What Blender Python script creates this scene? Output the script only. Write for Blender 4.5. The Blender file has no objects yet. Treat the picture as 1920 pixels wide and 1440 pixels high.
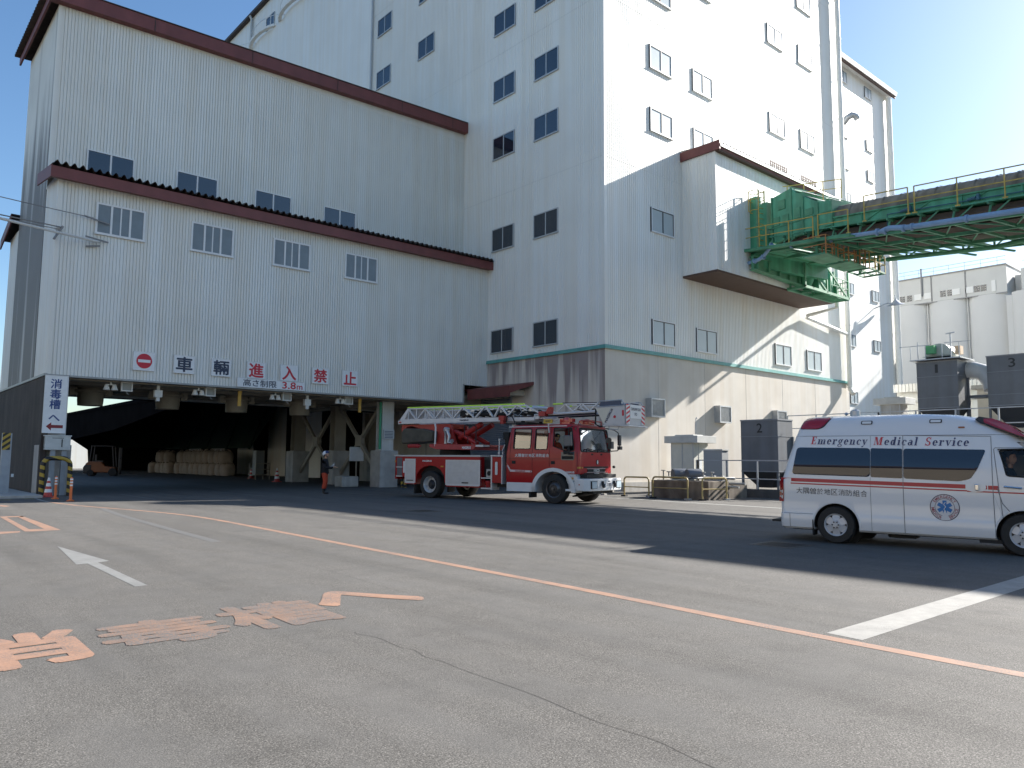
import bpy, bmesh, math, random
from mathutils import Vector, Matrix
from mathutils.bvhtree import BVHTree
random.seed(7)
R = math.radians
SC = bpy.context.scene
COL = SC.collection

# ------------------------------------------------------------------ camera, sky, sun, exposure
def make_camera():
    y, p, r = R(40.933), R(5.61), R(0.46)
    fwd = Vector((math.sin(y)*math.cos(p), math.cos(y)*math.cos(p), math.sin(p)))
    right = Vector((math.cos(y), -math.sin(y), 0))
    up = right.cross(fwd)
    r2 = right*math.cos(r) + up*math.sin(r)
    u2 = up*math.cos(r) - right*math.sin(r)
    cam = bpy.data.cameras.new('camera'); o = bpy.data.objects.new('camera', cam); COL.objects.link(o)
    m = Matrix((r2, u2, -fwd)).transposed().to_4x4(); m.translation = Vector((0, 0, 1.5))
    o.matrix_world = m
    cam.sensor_width = 36; cam.lens = 36*1446.7/1920; cam.clip_start = 0.05; cam.clip_end = 4000
    SC.camera = o
make_camera()
SUN_AZ, SUN_EL = 101.7, 27.9
w = bpy.data.worlds.new("World"); SC.world = w; w.use_nodes = True
nt = w.node_tree; bg = nt.nodes['Background']
sky = nt.nodes.new('ShaderNodeTexSky'); sky.sky_type = 'NISHITA'; sky.sun_disc = False
sky.sun_elevation = R(SUN_EL); sky.sun_rotation = R(SUN_AZ); sky.air_density = 1.0; sky.dust_density = 0.7; sky.ozone_density = 2.2
hs = nt.nodes.new('ShaderNodeHueSaturation'); hs.inputs['Saturation'].default_value = 1.14; nt.links.new(sky.outputs[0], hs.inputs['Color']); nt.links.new(hs.outputs[0], bg.inputs[0]); bg.inputs[1].default_value = 0.071
sl = bpy.data.lights.new('sun', 'SUN'); so = bpy.data.objects.new('sun', sl); COL.objects.link(so)
sl.energy = 4.9; sl.angle = R(0.53); sl.color = (1.0, 0.955, 0.89)
sd = Vector((-1, .207, -.54)).normalized()
so.rotation_euler = sd.to_track_quat('-Z', 'Y').to_euler(); so.location = (60, -20, 60)
vs = SC.view_settings; vs.view_transform = 'Standard'; vs.look = 'None'; vs.exposure = 1.55; vs.gamma = 1; vs.use_curve_mapping = False
SC.cycles.use_denoising = True
SC.cycles.max_bounces = 8; SC.cycles.transparent_max_bounces = 12

# ------------------------------------------------------------------ materials
MATS = {}
def M(name, col, rough=.6, metal=0., var=.0, scale=3., bump=0., bscale=40., streak=0., coat=0., spec=.5, dirt=None, alpha=None):
    """procedural principled: base colour with noise variation, optional vertical streaks and bump"""
    if name in MATS: return MATS[name]
    m = bpy.data.materials.new(name); m.use_nodes = True; t = m.node_tree; L = t.links
    b = t.nodes['Principled BSDF']
    b.inputs['Roughness'].default_value = rough; b.inputs['Metallic'].default_value = metal
    b.inputs['Specular IOR Level'].default_value = spec
    if coat: b.inputs['Coat Weight'].default_value = coat; b.inputs['Coat Roughness'].default_value = .03
    c = (*col, 1); b.inputs['Base Color'].default_value = c
    tc = t.nodes.new('ShaderNodeTexCoord')
    src = None
    def noise(scl, mp=None, detail=5):
        n = t.nodes.new('ShaderNodeTexNoise'); n.inputs['Scale'].default_value = scl; n.inputs['Detail'].default_value = detail
        if mp:
            k = t.nodes.new('ShaderNodeMapping'); k.inputs['Scale'].default_value = mp; L.new(tc.outputs['Object'], k.inputs[0]); L.new(k.outputs[0], n.inputs['Vector'])
        else: L.new(tc.outputs['Object'], n.inputs['Vector'])
        return n
    def mul(prev, fac_out, lo, hi, a=.3, z=.7, tint=(1, 1, 1)):
        r = t.nodes.new('ShaderNodeValToRGB'); r.color_ramp.elements[0].position = a; r.color_ramp.elements[1].position = z
        r.color_ramp.elements[0].color = (lo*tint[0], lo*tint[1], lo*tint[2], 1); r.color_ramp.elements[1].color = (hi, hi, hi, 1)
        L.new(fac_out, r.inputs[0])
        x = t.nodes.new('ShaderNodeMix'); x.data_type = 'RGBA'; x.blend_type = 'MULTIPLY'; x.inputs[0].default_value = 1
        if prev is None: x.inputs[6].default_value = c
        else: L.new(prev, x.inputs[6])
        L.new(r.outputs[0], x.inputs[7]); return x.outputs[2]
    if var: src = mul(src, noise(scale).outputs[0], 1-var, 1+var)
    if streak: src = mul(src, noise(1, (2.2, 2.2, .06), 6).outputs[0], 1-streak, 1, .38, .62, (1, .97, .93))
    if dirt:
        n = noise(1, (1.1, 1.1, .12), 8); src = mul(src, n.outputs[0], 1-dirt, 1, .30, .46, (1, .95, .95))
    if src is not None: L.new(src, b.inputs['Base Color'])
    if bump:
        n = noise(bscale); bp = t.nodes.new('ShaderNodeBump'); bp.inputs['Strength'].default_value = bump; bp.inputs['Distance'].default_value = .01
        L.new(n.outputs[0], bp.inputs['Height']); L.new(bp.outputs[0], b.inputs['Normal'])
    if alpha is not None: b.inputs['Alpha'].default_value = alpha
    MATS[name] = m; return m
def glass(name, col, trans=.5, refl=.25, rough=.02, edge=.5):
    if name in MATS: return MATS[name]
    m = bpy.data.materials.new(name); m.use_nodes = True; t = m.node_tree; L = t.links; t.nodes.remove(t.nodes['Principled BSDF'])
    out = [n for n in t.nodes if n.type == 'OUTPUT_MATERIAL'][0]
    tr = t.nodes.new('ShaderNodeBsdfTransparent'); tr.inputs[0].default_value = (*col, 1)
    g = t.nodes.new('ShaderNodeBsdfGlossy'); g.inputs['Roughness'].default_value = rough; g.inputs[0].default_value = (.95, .97, 1, 1)
    lw = t.nodes.new('ShaderNodeLayerWeight'); lw.inputs[0].default_value = .35
    mr = t.nodes.new('ShaderNodeMapRange'); mr.inputs[3].default_value = refl; mr.inputs[4].default_value = min(1, refl+edge)
    L.new(lw.outputs['Fresnel'], mr.inputs[0])
    mx = t.nodes.new('ShaderNodeMixShader'); L.new(mr.outputs[0], mx.inputs[0]); L.new(tr.outputs[0], mx.inputs[1]); L.new(g.outputs[0], mx.inputs[2]); L.new(mx.outputs[0], out.inputs[0])
    MATS[name] = m; return m

# ------------------------------------------------------------------ mesh helpers
class MB:
    def __init__(s): s.v = []; s.f = []; s.sm = []
    def add(s, vs, fs, smooth=False):
        o = len(s.v); s.v += [tuple(v) for v in vs]; s.f += [tuple(o+i for i in f) for f in fs]; s.sm += [smooth]*len(fs); return s
    def box(s, x0, x1, y0, y1, z0, z1):
        v = [(x, y, z) for z in (z0, z1) for y in (y0, y1) for x in (x0, x1)]
        return s.add(v, [(0, 2, 3, 1), (4, 5, 7, 6), (0, 1, 5, 4), (2, 6, 7, 3), (0, 4, 6, 2), (1, 3, 7, 5)])
    def obox(s, c, a, b, d):
        c, a, b, d = map(Vector, (c, a, b, d)); v = [c+i*a+j*b+k*d for k in (-1, 1) for j in (-1, 1) for i in (-1, 1)]
        return s.add(v, [(0, 2, 3, 1), (4, 5, 7, 6), (0, 1, 5, 4), (2, 6, 7, 3), (0, 4, 6, 2), (1, 3, 7, 5)])
    def beam(s, p, q, w, h=None, up=(0, 0, 1)):
        p, q = Vector(p), Vector(q); d = (q-p); l = d.length
        if l < 1e-6: return s
        d /= l; u = Vector(up)
        if abs(d.dot(u)) > .98: u = Vector((1, 0, 0)) if abs(d.x) < .9 else Vector((0, 1, 0))
        a = d.cross(u).normalized(); b = a.cross(d)
        return s.obox((p+q)/2, d*l/2, a*w/2, b*(h or w)/2)
    def tube(s, pts, r, n=8, cap=True, smooth=True):
        pts = [Vector(p) for p in pts]; rings = []; k = len(pts); prev = None
        for i, p in enumerate(pts):
            d = (pts[min(i+1, k-1)]-pts[max(i-1, 0)]).normalized()
            if prev is None:
                u = Vector((0, 0, 1)) if abs(d.z) < .9 else Vector((1, 0, 0)); a = d.cross(u).normalized()
            else:
                a = (prev - d*prev.dot(d)).normalized()
            prev = a; b = d.cross(a); rr = r[i] if isinstance(r, (list, tuple)) else r
            rings.append([p+a*math.cos(t)*rr+b*math.sin(t)*rr for t in [2*math.pi*j/n for j in range(n)]])
        v = [x for rg in rings for x in rg]; f = []
        for i in range(k-1):
            for j in range(n): f.append((i*n+j, i*n+(j+1) % n, (i+1)*n+(j+1) % n, (i+1)*n+j))
        s.add(v, f, smooth)
        if cap: s.add(rings[0], [tuple(range(n-1, -1, -1))]); s.add(rings[-1], [tuple(range(n))])
        return s
    def cyl(s, p, q, r1, r2=None, n=20, smooth=True): return s.tube([p, q], [r1, r1 if r2 is None else r2], n, True, smooth)
    def lathe(s, c, ax, prof, n=24, smooth=True):
        """prof: list of (distance along axis, radius)"""
        c = Vector(c); d = Vector(ax).normalized(); u = Vector((0, 0, 1)) if abs(d.z) < .9 else Vector((1, 0, 0)); a = d.cross(u).normalized(); b = d.cross(a)
        v = []; k = len(prof)
        for h, r in prof: v += [c+d*h+(a*math.cos(2*math.pi*j/n)+b*math.sin(2*math.pi*j/n))*max(r, 1e-4) for j in range(n)]
        f = [(i*n+j, i*n+(j+1) % n, (i+1)*n+(j+1) % n, (i+1)*n+j) for i in range(k-1) for j in range(n)]
        return s.add(v, f, smooth)
    def prism(s, poly, ext):
        n = len(poly); P = [Vector(p) for p in poly]; e = Vector(ext)
        s.add(P+[p+e for p in P], [tuple(range(n-1, -1, -1)), tuple(range(n, 2*n))]+[(i, (i+1) % n, n+(i+1) % n, n+i) for i in range(n)]); return s
    def poly(s, pts): return s.add(pts, [tuple(range(len(pts)))])
    def ellipsoid(s, c, rx, ry, rz, n=16, m=10):
        v = []; f = []
        for i in range(m+1):
            th = math.pi*i/m
            for j in range(n):
                ph = 2*math.pi*j/n; v.append((c[0]+rx*math.sin(th)*math.cos(ph), c[1]+ry*math.sin(th)*math.sin(ph), c[2]+rz*math.cos(th)))
        for i in range(m):
            for j in range(n): f.append((i*n+j, (i+1)*n+j, (i+1)*n+(j+1) % n, i*n+(j+1) % n))
        return s.add(v, f, True)
    def mesh(s, name, mat, sharp=35):
        me = bpy.data.meshes.new(name); me.from_pydata(s.v, [], s.f); me.polygons.foreach_set('use_smooth', s.sm); me.update()
        if any(s.sm): me.set_sharp_from_angle(angle=R(sharp))
        if mat: me.materials.append(mat)
        return me
    def build(s, name, mat, parent=None, bevel=0, fix=False, seg=2, sharp=35):
        me = s.mesh(name, mat, sharp)
        if fix:
            bm = bmesh.new(); bm.from_mesh(me); bmesh.ops.remove_doubles(bm, verts=bm.verts, dist=1e-4); bmesh.ops.recalc_face_normals(bm, faces=bm.faces); bm.to_mesh(me); bm.free()
        o = bpy.data.objects.new(name, me); COL.objects.link(o)
        if parent: o.parent = parent
        if bevel:
            md = o.modifiers.new('b', 'BEVEL'); md.width = bevel; md.segments = seg; md.limit_method = 'ANGLE'; md.angle_limit = R(40); md.harden_normals = False
        return o
def tag(o, label=None, cat=None, group=None, kind=None):
    if label: o['label'] = label
    if cat: o['category'] = cat
    if group: o['group'] = group
    if kind: o['kind'] = kind
    return o
def thing(name, label, cat, loc=(0, 0, 0), rz=0, group=None):
    o = bpy.data.objects.new(name, None); COL.objects.link(o); o.location = loc; o.rotation_euler = (0, 0, rz); o.empty_display_size = .2
    return tag(o, label, cat, group)
def dup(o, parent=None, loc=None, rz=None, label=None):
    c = o.copy(); COL.objects.link(c)
    if parent is not None: c.parent = parent
    if loc is not None: c.location = loc
    if rz is not None: c.rotation_euler = (0, 0, rz)
    if label: c['label'] = label
    for ch in list(o.children): dup(ch, c)
    return c
def boolean(o, cutter_mb, op='DIFFERENCE'):
    """cut a mesh object with a helper mesh, bake the result"""
    cm = cutter_mb.mesh('cut', None); bm = bmesh.new(); bm.from_mesh(cm); bmesh.ops.remove_doubles(bm, verts=bm.verts, dist=1e-5); bmesh.ops.recalc_face_normals(bm, faces=bm.faces); bm.to_mesh(cm); bm.free()
    c = bpy.data.objects.new('cut', cm); COL.objects.link(c)
    c.matrix_world = Matrix.Identity(4); par = o.parent; o.parent = None
    md = o.modifiers.new('bool', 'BOOLEAN'); md.operation = op; md.object = c; md.solver = 'EXACT'
    bpy.context.view_layer.update(); dg = bpy.context.evaluated_depsgraph_get()
    me = bpy.data.meshes.new_from_object(o.evaluated_get(dg)); old = o.data
    o.modifiers.remove(md); o.data = me; o.parent = par
    bpy.data.objects.remove(c); return o
_TXT = {}
def glyphs(body, bold=0.):
    """flat triangulated lettering from the built-in font: (verts2d, faces)"""
    k = (body, bold)
    if k in _TXT: return _TXT[k]
    c = bpy.data.curves.new('t', 'FONT'); c.body = body; c.offset = bold; c.resolution_u = 4
    o = bpy.data.objects.new('t', c); COL.objects.link(o); bpy.context.view_layer.update()
    me = bpy.data.meshes.new_from_object(o.evaluated_get(bpy.context.evaluated_depsgraph_get()))
    out = ([(v.co.x, v.co.y) for v in me.vertices], [tuple(p.vertices) for p in me.polygons])
    bpy.data.objects.remove(o); bpy.data.curves.remove(c); bpy.data.meshes.remove(me); _TXT[k] = out; return out
def lettering(mb, body, O, ax, ay, w=None, h=None, bold=0.):
    """add text: O lower-left corner, ax/ay unit vectors; fit to width w and height h; bold thickens the strokes by laying shifted copies on top"""
    v, f = glyphs(body); x0 = min(p[0] for p in v); x1 = max(p[0] for p in v); y0 = min(p[1] for p in v); y1 = max(p[1] for p in v)
    sy = h/(y1-y0); sx = (w/(x1-x0)) if w else sy
    O, ax, ay = Vector(O), Vector(ax), Vector(ay); nn = ax.cross(ay).normalized()
    for k, (dx, dy) in enumerate(shifts(bold)): mb.add([O+ax*((p[0]-x0+dx)*sx)+ay*((p[1]-y0+dy)*sy)+nn*(.00035*k) for p in v], f)
    return mb
def shifts(b): return [(0, 0)]+([(b*math.cos(R(45*i)), b*math.sin(R(45*i))) for i in range(8)] if b else [])
# ------------------------------------------------------------------ ground
def asphalt():
    m = bpy.data.materials.new('asphalt'); m.use_nodes = True; t = m.node_tree; L = t.links; b = t.nodes['Principled BSDF']
    b.inputs['Roughness'].default_value = .85; b.inputs['Specular IOR Level'].default_value = .25
    tc = t.nodes.new('ShaderNodeTexCoord')
    def ns(scale, mp=None, det=4, rough=.5):
        n = t.nodes.new('ShaderNodeTexNoise'); n.inputs['Scale'].default_value = scale; n.inputs['Detail'].default_value = det; n.inputs['Roughness'].default_value = rough
        k = t.nodes.new('ShaderNodeMapping'); L.new(tc.outputs['Object'], k.inputs[0])
        if mp: k.inputs['Scale'].default_value = mp
        L.new(k.outputs[0], n.inputs['Vector']); return n.outputs[0]
    def ramp(f, stops):
        r = t.nodes.new('ShaderNodeValToRGB'); e = r.color_ramp.elements
        e[0].position, e[0].color = stops[0][0], (*stops[0][1], 1); e[1].position, e[1].color = stops[-1][0], (*stops[-1][1], 1)
        for p, c in stops[1:-1]: x = e.new(p); x.color = (*c, 1)
        L.new(f, r.inputs[0]); return r.outputs[0]
    def mix(a, bb, mode, fac=1.):
        x = t.nodes.new('ShaderNodeMix'); x.data_type = 'RGBA'; x.blend_type = mode
        if isinstance(fac, float): x.inputs[0].default_value = fac
        else: L.new(fac, x.inputs[0])
        L.new(a, x.inputs[6]); L.new(bb, x.inputs[7]); return x.outputs[2]
    g = lambda v: (v, v*.99, v*.975)
    grain = ramp(ns(95, None, 3, .7), [(.30, g(.28)), (.45, g(.85)), (.55, g(1.08)), (.70, g(2.3))])
    vo = t.nodes.new('ShaderNodeTexVoronoi'); vo.inputs['Scale'].default_value = 75; L.new(tc.outputs['Object'], vo.inputs['Vector'])
    chip = ramp(vo.outputs['Color'], [(.0, g(.72)), (.5, g(1.0)), (1., g(1.32))])
    big = ramp(ns(.35, (1, .55, 1), 6, .6), [(.3, g(.104)), (.5, g(.113)), (.7, g(.122))])
    lane = ramp(ns(1, (1.3, .10, 1), 5, .55), [(.34, g(.83)), (.5, g(1.0)), (.66, g(1.08))])
    blot = ramp(ns(2.6, None, 6, .65), [(.36, g(.93)), (.5, g(1.0)), (.64, g(1.05))])
    stain = ramp(ns(.8, (1, 1, 1), 3), [(.62, g(1.)), (.72, g(.82))])
    patchy = ns(1.7, (1.2, .5, 1), 3)  # where the binder is rubbed smooth the grain shows less
    pr = ramp(patchy, [(.36, (.45,)*3), (.58, (1.,)*3)])
    c = mix(big, lane, 'MULTIPLY'); c = mix(c, blot, 'MULTIPLY'); c = mix(c, stain, 'MULTIPLY')
    c2 = mix(c, grain, 'MULTIPLY', pr); c2 = mix(c2, chip, 'MULTIPLY', pr)
    L.new(c2, b.inputs['Base Color'])
    bp = t.nodes.new('ShaderNodeBump'); bp.inputs['Strength'].default_value = .55; bp.inputs['Distance'].default_value = .006
    L.new(ns(95, None, 3, .7), bp.inputs['Height']); L.new(bp.outputs[0], b.inputs['Normal'])
    return m
MB().box(-900, 1500, -900, 1500, -.6, 0).build('asphalt_ground', asphalt())['kind'] = 'structure'

def paint(name, col, wear=.45, lo=.42):
    """road paint worn through to the asphalt by noise"""
    m = bpy.data.materials.new(name); m.use_nodes = True; t = m.node_tree; L = t.links; b = t.nodes['Principled BSDF']; b.inputs['Roughness'].default_value = .75
    tc = t.nodes.new('ShaderNodeTexCoord')
    def ns(s, det):
        n = t.nodes.new('ShaderNodeTexNoise'); n.inputs['Scale'].default_value = s; n.inputs['Detail'].default_value = det; n.inputs['Roughness'].default_value = .7; L.new(tc.outputs['Object'], n.inputs['Vector']); return n.outputs[0]
    def rp(f, a, z, c0, c1):
        r = t.nodes.new('ShaderNodeValToRGB'); e = r.color_ramp.elements; e[0].position = a; e[1].position = z; e[0].color = (*c0, 1); e[1].color = (*c1, 1); L.new(f, r.inputs[0]); return r.outputs[0]
    tone = rp(ns(3.5, 6), .3, .7, [k*.78 for k in col], [min(1, k*1.12) for k in col])
    a = rp(ns(60, 4), lo-.06, lo+.06, (1, 1, 1), (0, 0, 0)); bl = rp(ns(1.6, 5), wear, wear+.25, (.12,)*3, (1,)*3)
    mm = t.nodes.new('ShaderNodeMath'); mm.operation = 'MULTIPLY'; L.new(a, mm.inputs[0]); L.new(bl, mm.inputs[1])
    x = t.nodes.new('ShaderNodeMix'); x.data_type = 'RGBA'; L.new(mm.outputs[0], x.inputs[0]); L.new(tone, x.inputs[6]); x.inputs[7].default_value = (.112, .111, .108, 1)
    L.new(x.outputs[2], b.inputs['Base Color']); bp = t.nodes.new('ShaderNodeBump'); bp.inputs['Strength'].default_value = .45; bp.inputs['Distance'].default_value = .005; L.new(ns(95, 3), bp.inputs['Height']); L.new(bp.outputs[0], b.inputs['Normal']); return m
P_OR = paint('orange_paint', (.33, .188, .122), .42, .50); P_WH = paint('white_paint', (.30, .29, .265), .5, .44); P_YE = paint('yellow_paint', (.40, .30, .08), .5, .42)
P_OLD = paint('faded_orange_paint', (.26, .15, .095), .30, .54); P_GH = paint('ghost_paint', (.16, .155, .15), .3, .5); P_GH2 = paint('rubbed_out_paint', (.128, .124, .118), .3, .52); P_LN = paint('bright_line_paint', (.40, .40, .37), .55, .40); P_AR = paint('arrow_paint', (.215, .215, .205), .5, .45)
def ribbon(name, pts, width, mat, z=.0022, kind='structure'):
    """painted line of constant width along ground points, smoothed"""
    P = [Vector((x, y, z)) for x, y in pts]; Q = []
    for i in range(len(P)-1):
        p0, p1, p2, p3 = P[max(i-1, 0)], P[i], P[i+1], P[min(i+2, len(P)-1)]
        for k in range(6):
            u = k/6; Q.append(.5*((2*p1)+(p2-p0)*u+(2*p0-5*p1+4*p2-p3)*u*u+(3*p1-p0-3*p2+p3)*u**3))
    Q.append(P[-1]); v = []; f = []
    for i, q in enumerate(Q):
        d = (Q[min(i+1, len(Q)-1)]-Q[max(i-1, 0)]).normalized(); n = Vector((-d.y, d.x, 0))
        v += [q+n*width/2, q-n*width/2]
        if i: f.append((2*i-2, 2*i-1, 2*i+1, 2*i))
    o = MB().add(v, f).build(name, mat); o['kind'] = kind; return o
def flat(name, polys, mat, z=.0022):
    m = MB()
    for p in polys: m.poly([(x, y, z) for x, y in p])
    o = m.build(name, mat); o['kind'] = 'structure'; return o
ribbon('road_line', [(5.32, 29.3), (5.41, 28.2), (5.63, 26.7), (6.03, 25.0), (6.42, 23.5), (6.78, 21.8), (6.97, 20), (6.98, 18), (6.93, 16.2), (6.79, 11.5), (6.68, 7.2), (6.6, 5.2), (6.53, 3.9), (6.5, 2.6), (6.49, 1.2), (6.49, -2), (6.5, -8)], .15, P_OR)
ribbon('road_line', [(5.32, 29.3), (5.3, 30.5), (5.45, 33), (5.7, 38)], .10, P_WH)
flat('road_line', [[(6.69, 3.45), (6.66, 3.12), (12.2, 3.14), (12.2, 3.47)]], P_WH)
flat('road_marking', [[(2.86, 14.85), (2.60, 12.22), (2.745, 12.24), (2.70, 9.76), (2.84, 9.78), (2.885, 12.28), (3.05, 12.36)]], P_AR, .0022)
ribbon('road_line', [(24.6, 26), (23.95, 22.3), (23.6, 19), (23.35, 15), (23.2, 11), (23, 2), (23, -10)], .16, P_LN)
ribbon('road_line', [(8.62, 33.7), (8.58, 28.95), ], .12, P_GH); ribbon('road_line', [(8.58, 28.95), (10.4, 29.6)], .10, P_GH, .006); ribbon('road_line', [(12.61, 34.8), (12.73, 29.3)], .12, P_GH)
ribbon('road_line', [(16.6, 33), (16.9, 28.2)], .12, P_GH)
ribbon('road_line', [(20.2, 33), (20.4, 28.2)], .12, P_GH)
ribbon('road_line', [(3.4, 31.6), (4.55, 31.3)], .22, P_YE); ribbon('road_line', [(5.0, 31.85), (5.45, 31.6)], .22, P_YE)
ribbon('road_line', [(5.9, 25), (5.6, 22), (5.38, 18), (5.2, 14)], .18, P_GH2, .002)
# orange lettering at the left edge of the picture (a worn, elongated character)
flat('road_marking', [[(3.1, 22.86), (3.57, 22.82), (3.56, 22.45), (3.2, 22.5), (3.05, 18.6), (3.02, 18.05), (2.9, 18.1)], [(3.43, 22.45), (3.57, 22.82), (3.53, 18.1), (3.31, 18.55)], [(3.05, 18.6), (3.31, 18.55), (3.53, 18.1), (3.02, 18.05)]], P_OR, .0022)
flat('road_marking', [[(2.30, 18.38), (2.84, 18.26), (2.80, 17.97), (2.30, 17.75)], [(3.7, 28.9), (3.98, 27.55), (3.82, 27.1), (3.5, 28.4)]], P_OR, .0022)
for ch, (x, y), w, h in (('消', (.60, 6.56), .98, 1.18), ('毒', (1.74, 6.66), .96, 1.0), ('槽', (2.82, 6.68), .96, 1.14), ('へ', (3.86, 7.02), 1.02, .98)):
    m = MB(); lettering(m, ch, (x, y, .0015), (1, .012, 0), (.02, 1, 0), w, h, .038)
    m.build('road_marking', P_OR if ch in '消へ' else P_OLD)['kind'] = 'structure'
M_CR = M('crack_dark', (.035, .033, .03), .95)
ribbon('ground_crack', [(3.49, 6.08), (3.47, 5.99), (3.53, 5.77), (3.51, 5.53), (3.5, 5.37), (3.53, 5.21), (3.48, 5.0), (3.5, 4.79), (3.48, 4.47), (3.47, 3.75), (3.41, 3.17), (3.43, 2.74), (3.36, 2.33), (3.38, 1.6)], .0045, M_CR)
ribbon('ground_crack', [(5.16, 12.25), (5.11, 11.17), (5.06, 9.5), (4.93, 7.64), (4.98, 6.75), (4.95, 5.2)], .0035, M_CR)
ribbon('ground_crack', [(9.1, 22.4), (10.2, 23.1)], .05, M_CR)

# ------------------------------------------------------------------ setting materials
M_WALL = M('cream_metal_cladding', (.69, .705, .68), .55, 0, .035, .5, 0, 1, .045)
def dirty_wall():
    """cladding with soot runs that gather on the lower half of the end wall"""
    m = M('cream_metal_cladding_dirty', (.62, .63, .60), .6, 0, .08, .5); t = m.node_tree; L = t.links; b = t.nodes['Principled BSDF']; src = b.inputs['Base Color'].links[0].from_socket; N = lambda k: t.nodes.new('ShaderNode'+k)
    tc = N('TexCoord'); sp = N('SeparateXYZ'); L.new(tc.outputs['Object'], sp.inputs[0]); mp = N('Mapping'); mp.inputs['Scale'].default_value = (1, .9, .05); L.new(tc.outputs['Object'], mp.inputs[0]); no = N('TexNoise'); no.inputs['Scale'].default_value = 1.3; no.inputs['Detail'].default_value = 7; L.new(mp.outputs[0], no.inputs['Vector'])
    zr = N('MapRange'); zr.inputs[1].default_value = 19; zr.inputs[2].default_value = 11; zr.inputs[3].default_value = -.10; zr.inputs[4].default_value = .30; L.new(sp.outputs[2], zr.inputs[0]); ad = N('Math'); ad.operation = 'ADD'; L.new(no.outputs[0], ad.inputs[0]); L.new(zr.outputs[0], ad.inputs[1])
    r = N('ValToRGB'); r.color_ramp.elements[0].position = .50; r.color_ramp.elements[1].position = .74; r.color_ramp.elements[1].color = (.85, .85, .85, 1); L.new(ad.outputs[0], r.inputs[0]); x = N('Mix'); x.data_type = 'RGBA'; L.new(r.outputs[0], x.inputs[0]); L.new(src, x.inputs[6]); x.inputs[7].default_value = (.095, .085, .082, 1); L.new(x.outputs[2], b.inputs['Base Color']); return m
M_WALL2 = dirty_wall()
M_WTOW = M('white_metal_cladding', (.74, .75, .73), .5, 0, .03, .4, 0, 1, .04)
M_CONC = M('stained_concrete', (.62, .585, .53), .85, 0, .10, 1.2, .15, 30, .10, 0, .3, .50)
M_CONC2 = M('plain_concrete', (.42, .41, .385), .9, 0, .14, 2.5, .2, 30, .15)
M_TEAL = M('teal_flashing', (.10, .32, .30), .5, 0, .15, 2)
M_RED = M('red_brown_trim', (.155, .042, .038), .55, 0, .12, 2, 0, 1, .12)
M_ROOF = M('dark_brown_roof', (.045, .032, .028), .7, 0, .2, 3)
M_BROWN = M('rust_brown_cladding', (.060, .046, .042), .75, 0, .2, 1.2, 0, 1, .3)
M_SOF = M('brown_soffit', (.085, .047, .032), .7, 0, .1, 2)
M_ALU = M('white_aluminium', (.66, .67, .67), .4, .0, .04, 4)
M_ALUD = M('grey_aluminium', (.42, .44, .45), .4, .2, .04, 4)
M_SASH_SHADE = M('dark_sash_and_shade', (.035, .036, .04), .5); M_PANEB = M('dark_window_glass', (.012, .020, .034), .04, 0, .2, .6, spec=1.0)
M_PANEW = M('frosted_window_glass', (.40, .46, .48), .25, 0, .06, 1.2)
M_PANEG = M('wired_window_glass', (.16, .19, .21), .3, 0, .1, 2)
M_DARK = M('dark_interior', (.05, .048, .046), .9, 0, .2, 1)
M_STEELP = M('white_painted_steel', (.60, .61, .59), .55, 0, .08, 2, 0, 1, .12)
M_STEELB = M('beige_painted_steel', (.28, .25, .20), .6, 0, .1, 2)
M_GALV = M('galvanised_steel', (.42, .44, .46), .42, .6, .1, 5)
M_BLK = M('black_rubber', (.014, .014, .014), .8, 0, .2, 8)
M_BLKP = M('black_plastic', (.02, .02, .022), .45)

def ribs(mb, p, q, z0, z1, out, pitch=.15, depth=.028, groove=.35):
    """trapezoidal ribbed sheet between plan points p and q (2D), ribs standing out along out (2D)"""
    p, q, o = Vector((*p, 0)), Vector((*q, 0)), Vector((*out, 0)); d = q-p; l = d.length; d /= l; n = max(1, round(l/pitch)); st = l/n
    a, b, c = (1-groove)/2*st, groove*.25*st, groove*.5*st; v = []; f = []
    xs = []
    for i in range(n):
        s = i*st; xs += [(s, 1), (s+a, 1), (s+a+b, 0), (s+a+b+c, 0), (s+a+2*b+c, 1)]
    xs.append((l, 1))
    for s, h in xs:
        r = p+d*s+o*(h*depth); v += [(r.x, r.y, z0), (r.x, r.y, z1)]
    f = [(2*i, 2*i+2, 2*i+3, 2*i+1) for i in range(len(xs)-1)]
    return mb.add(v, f)

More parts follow.
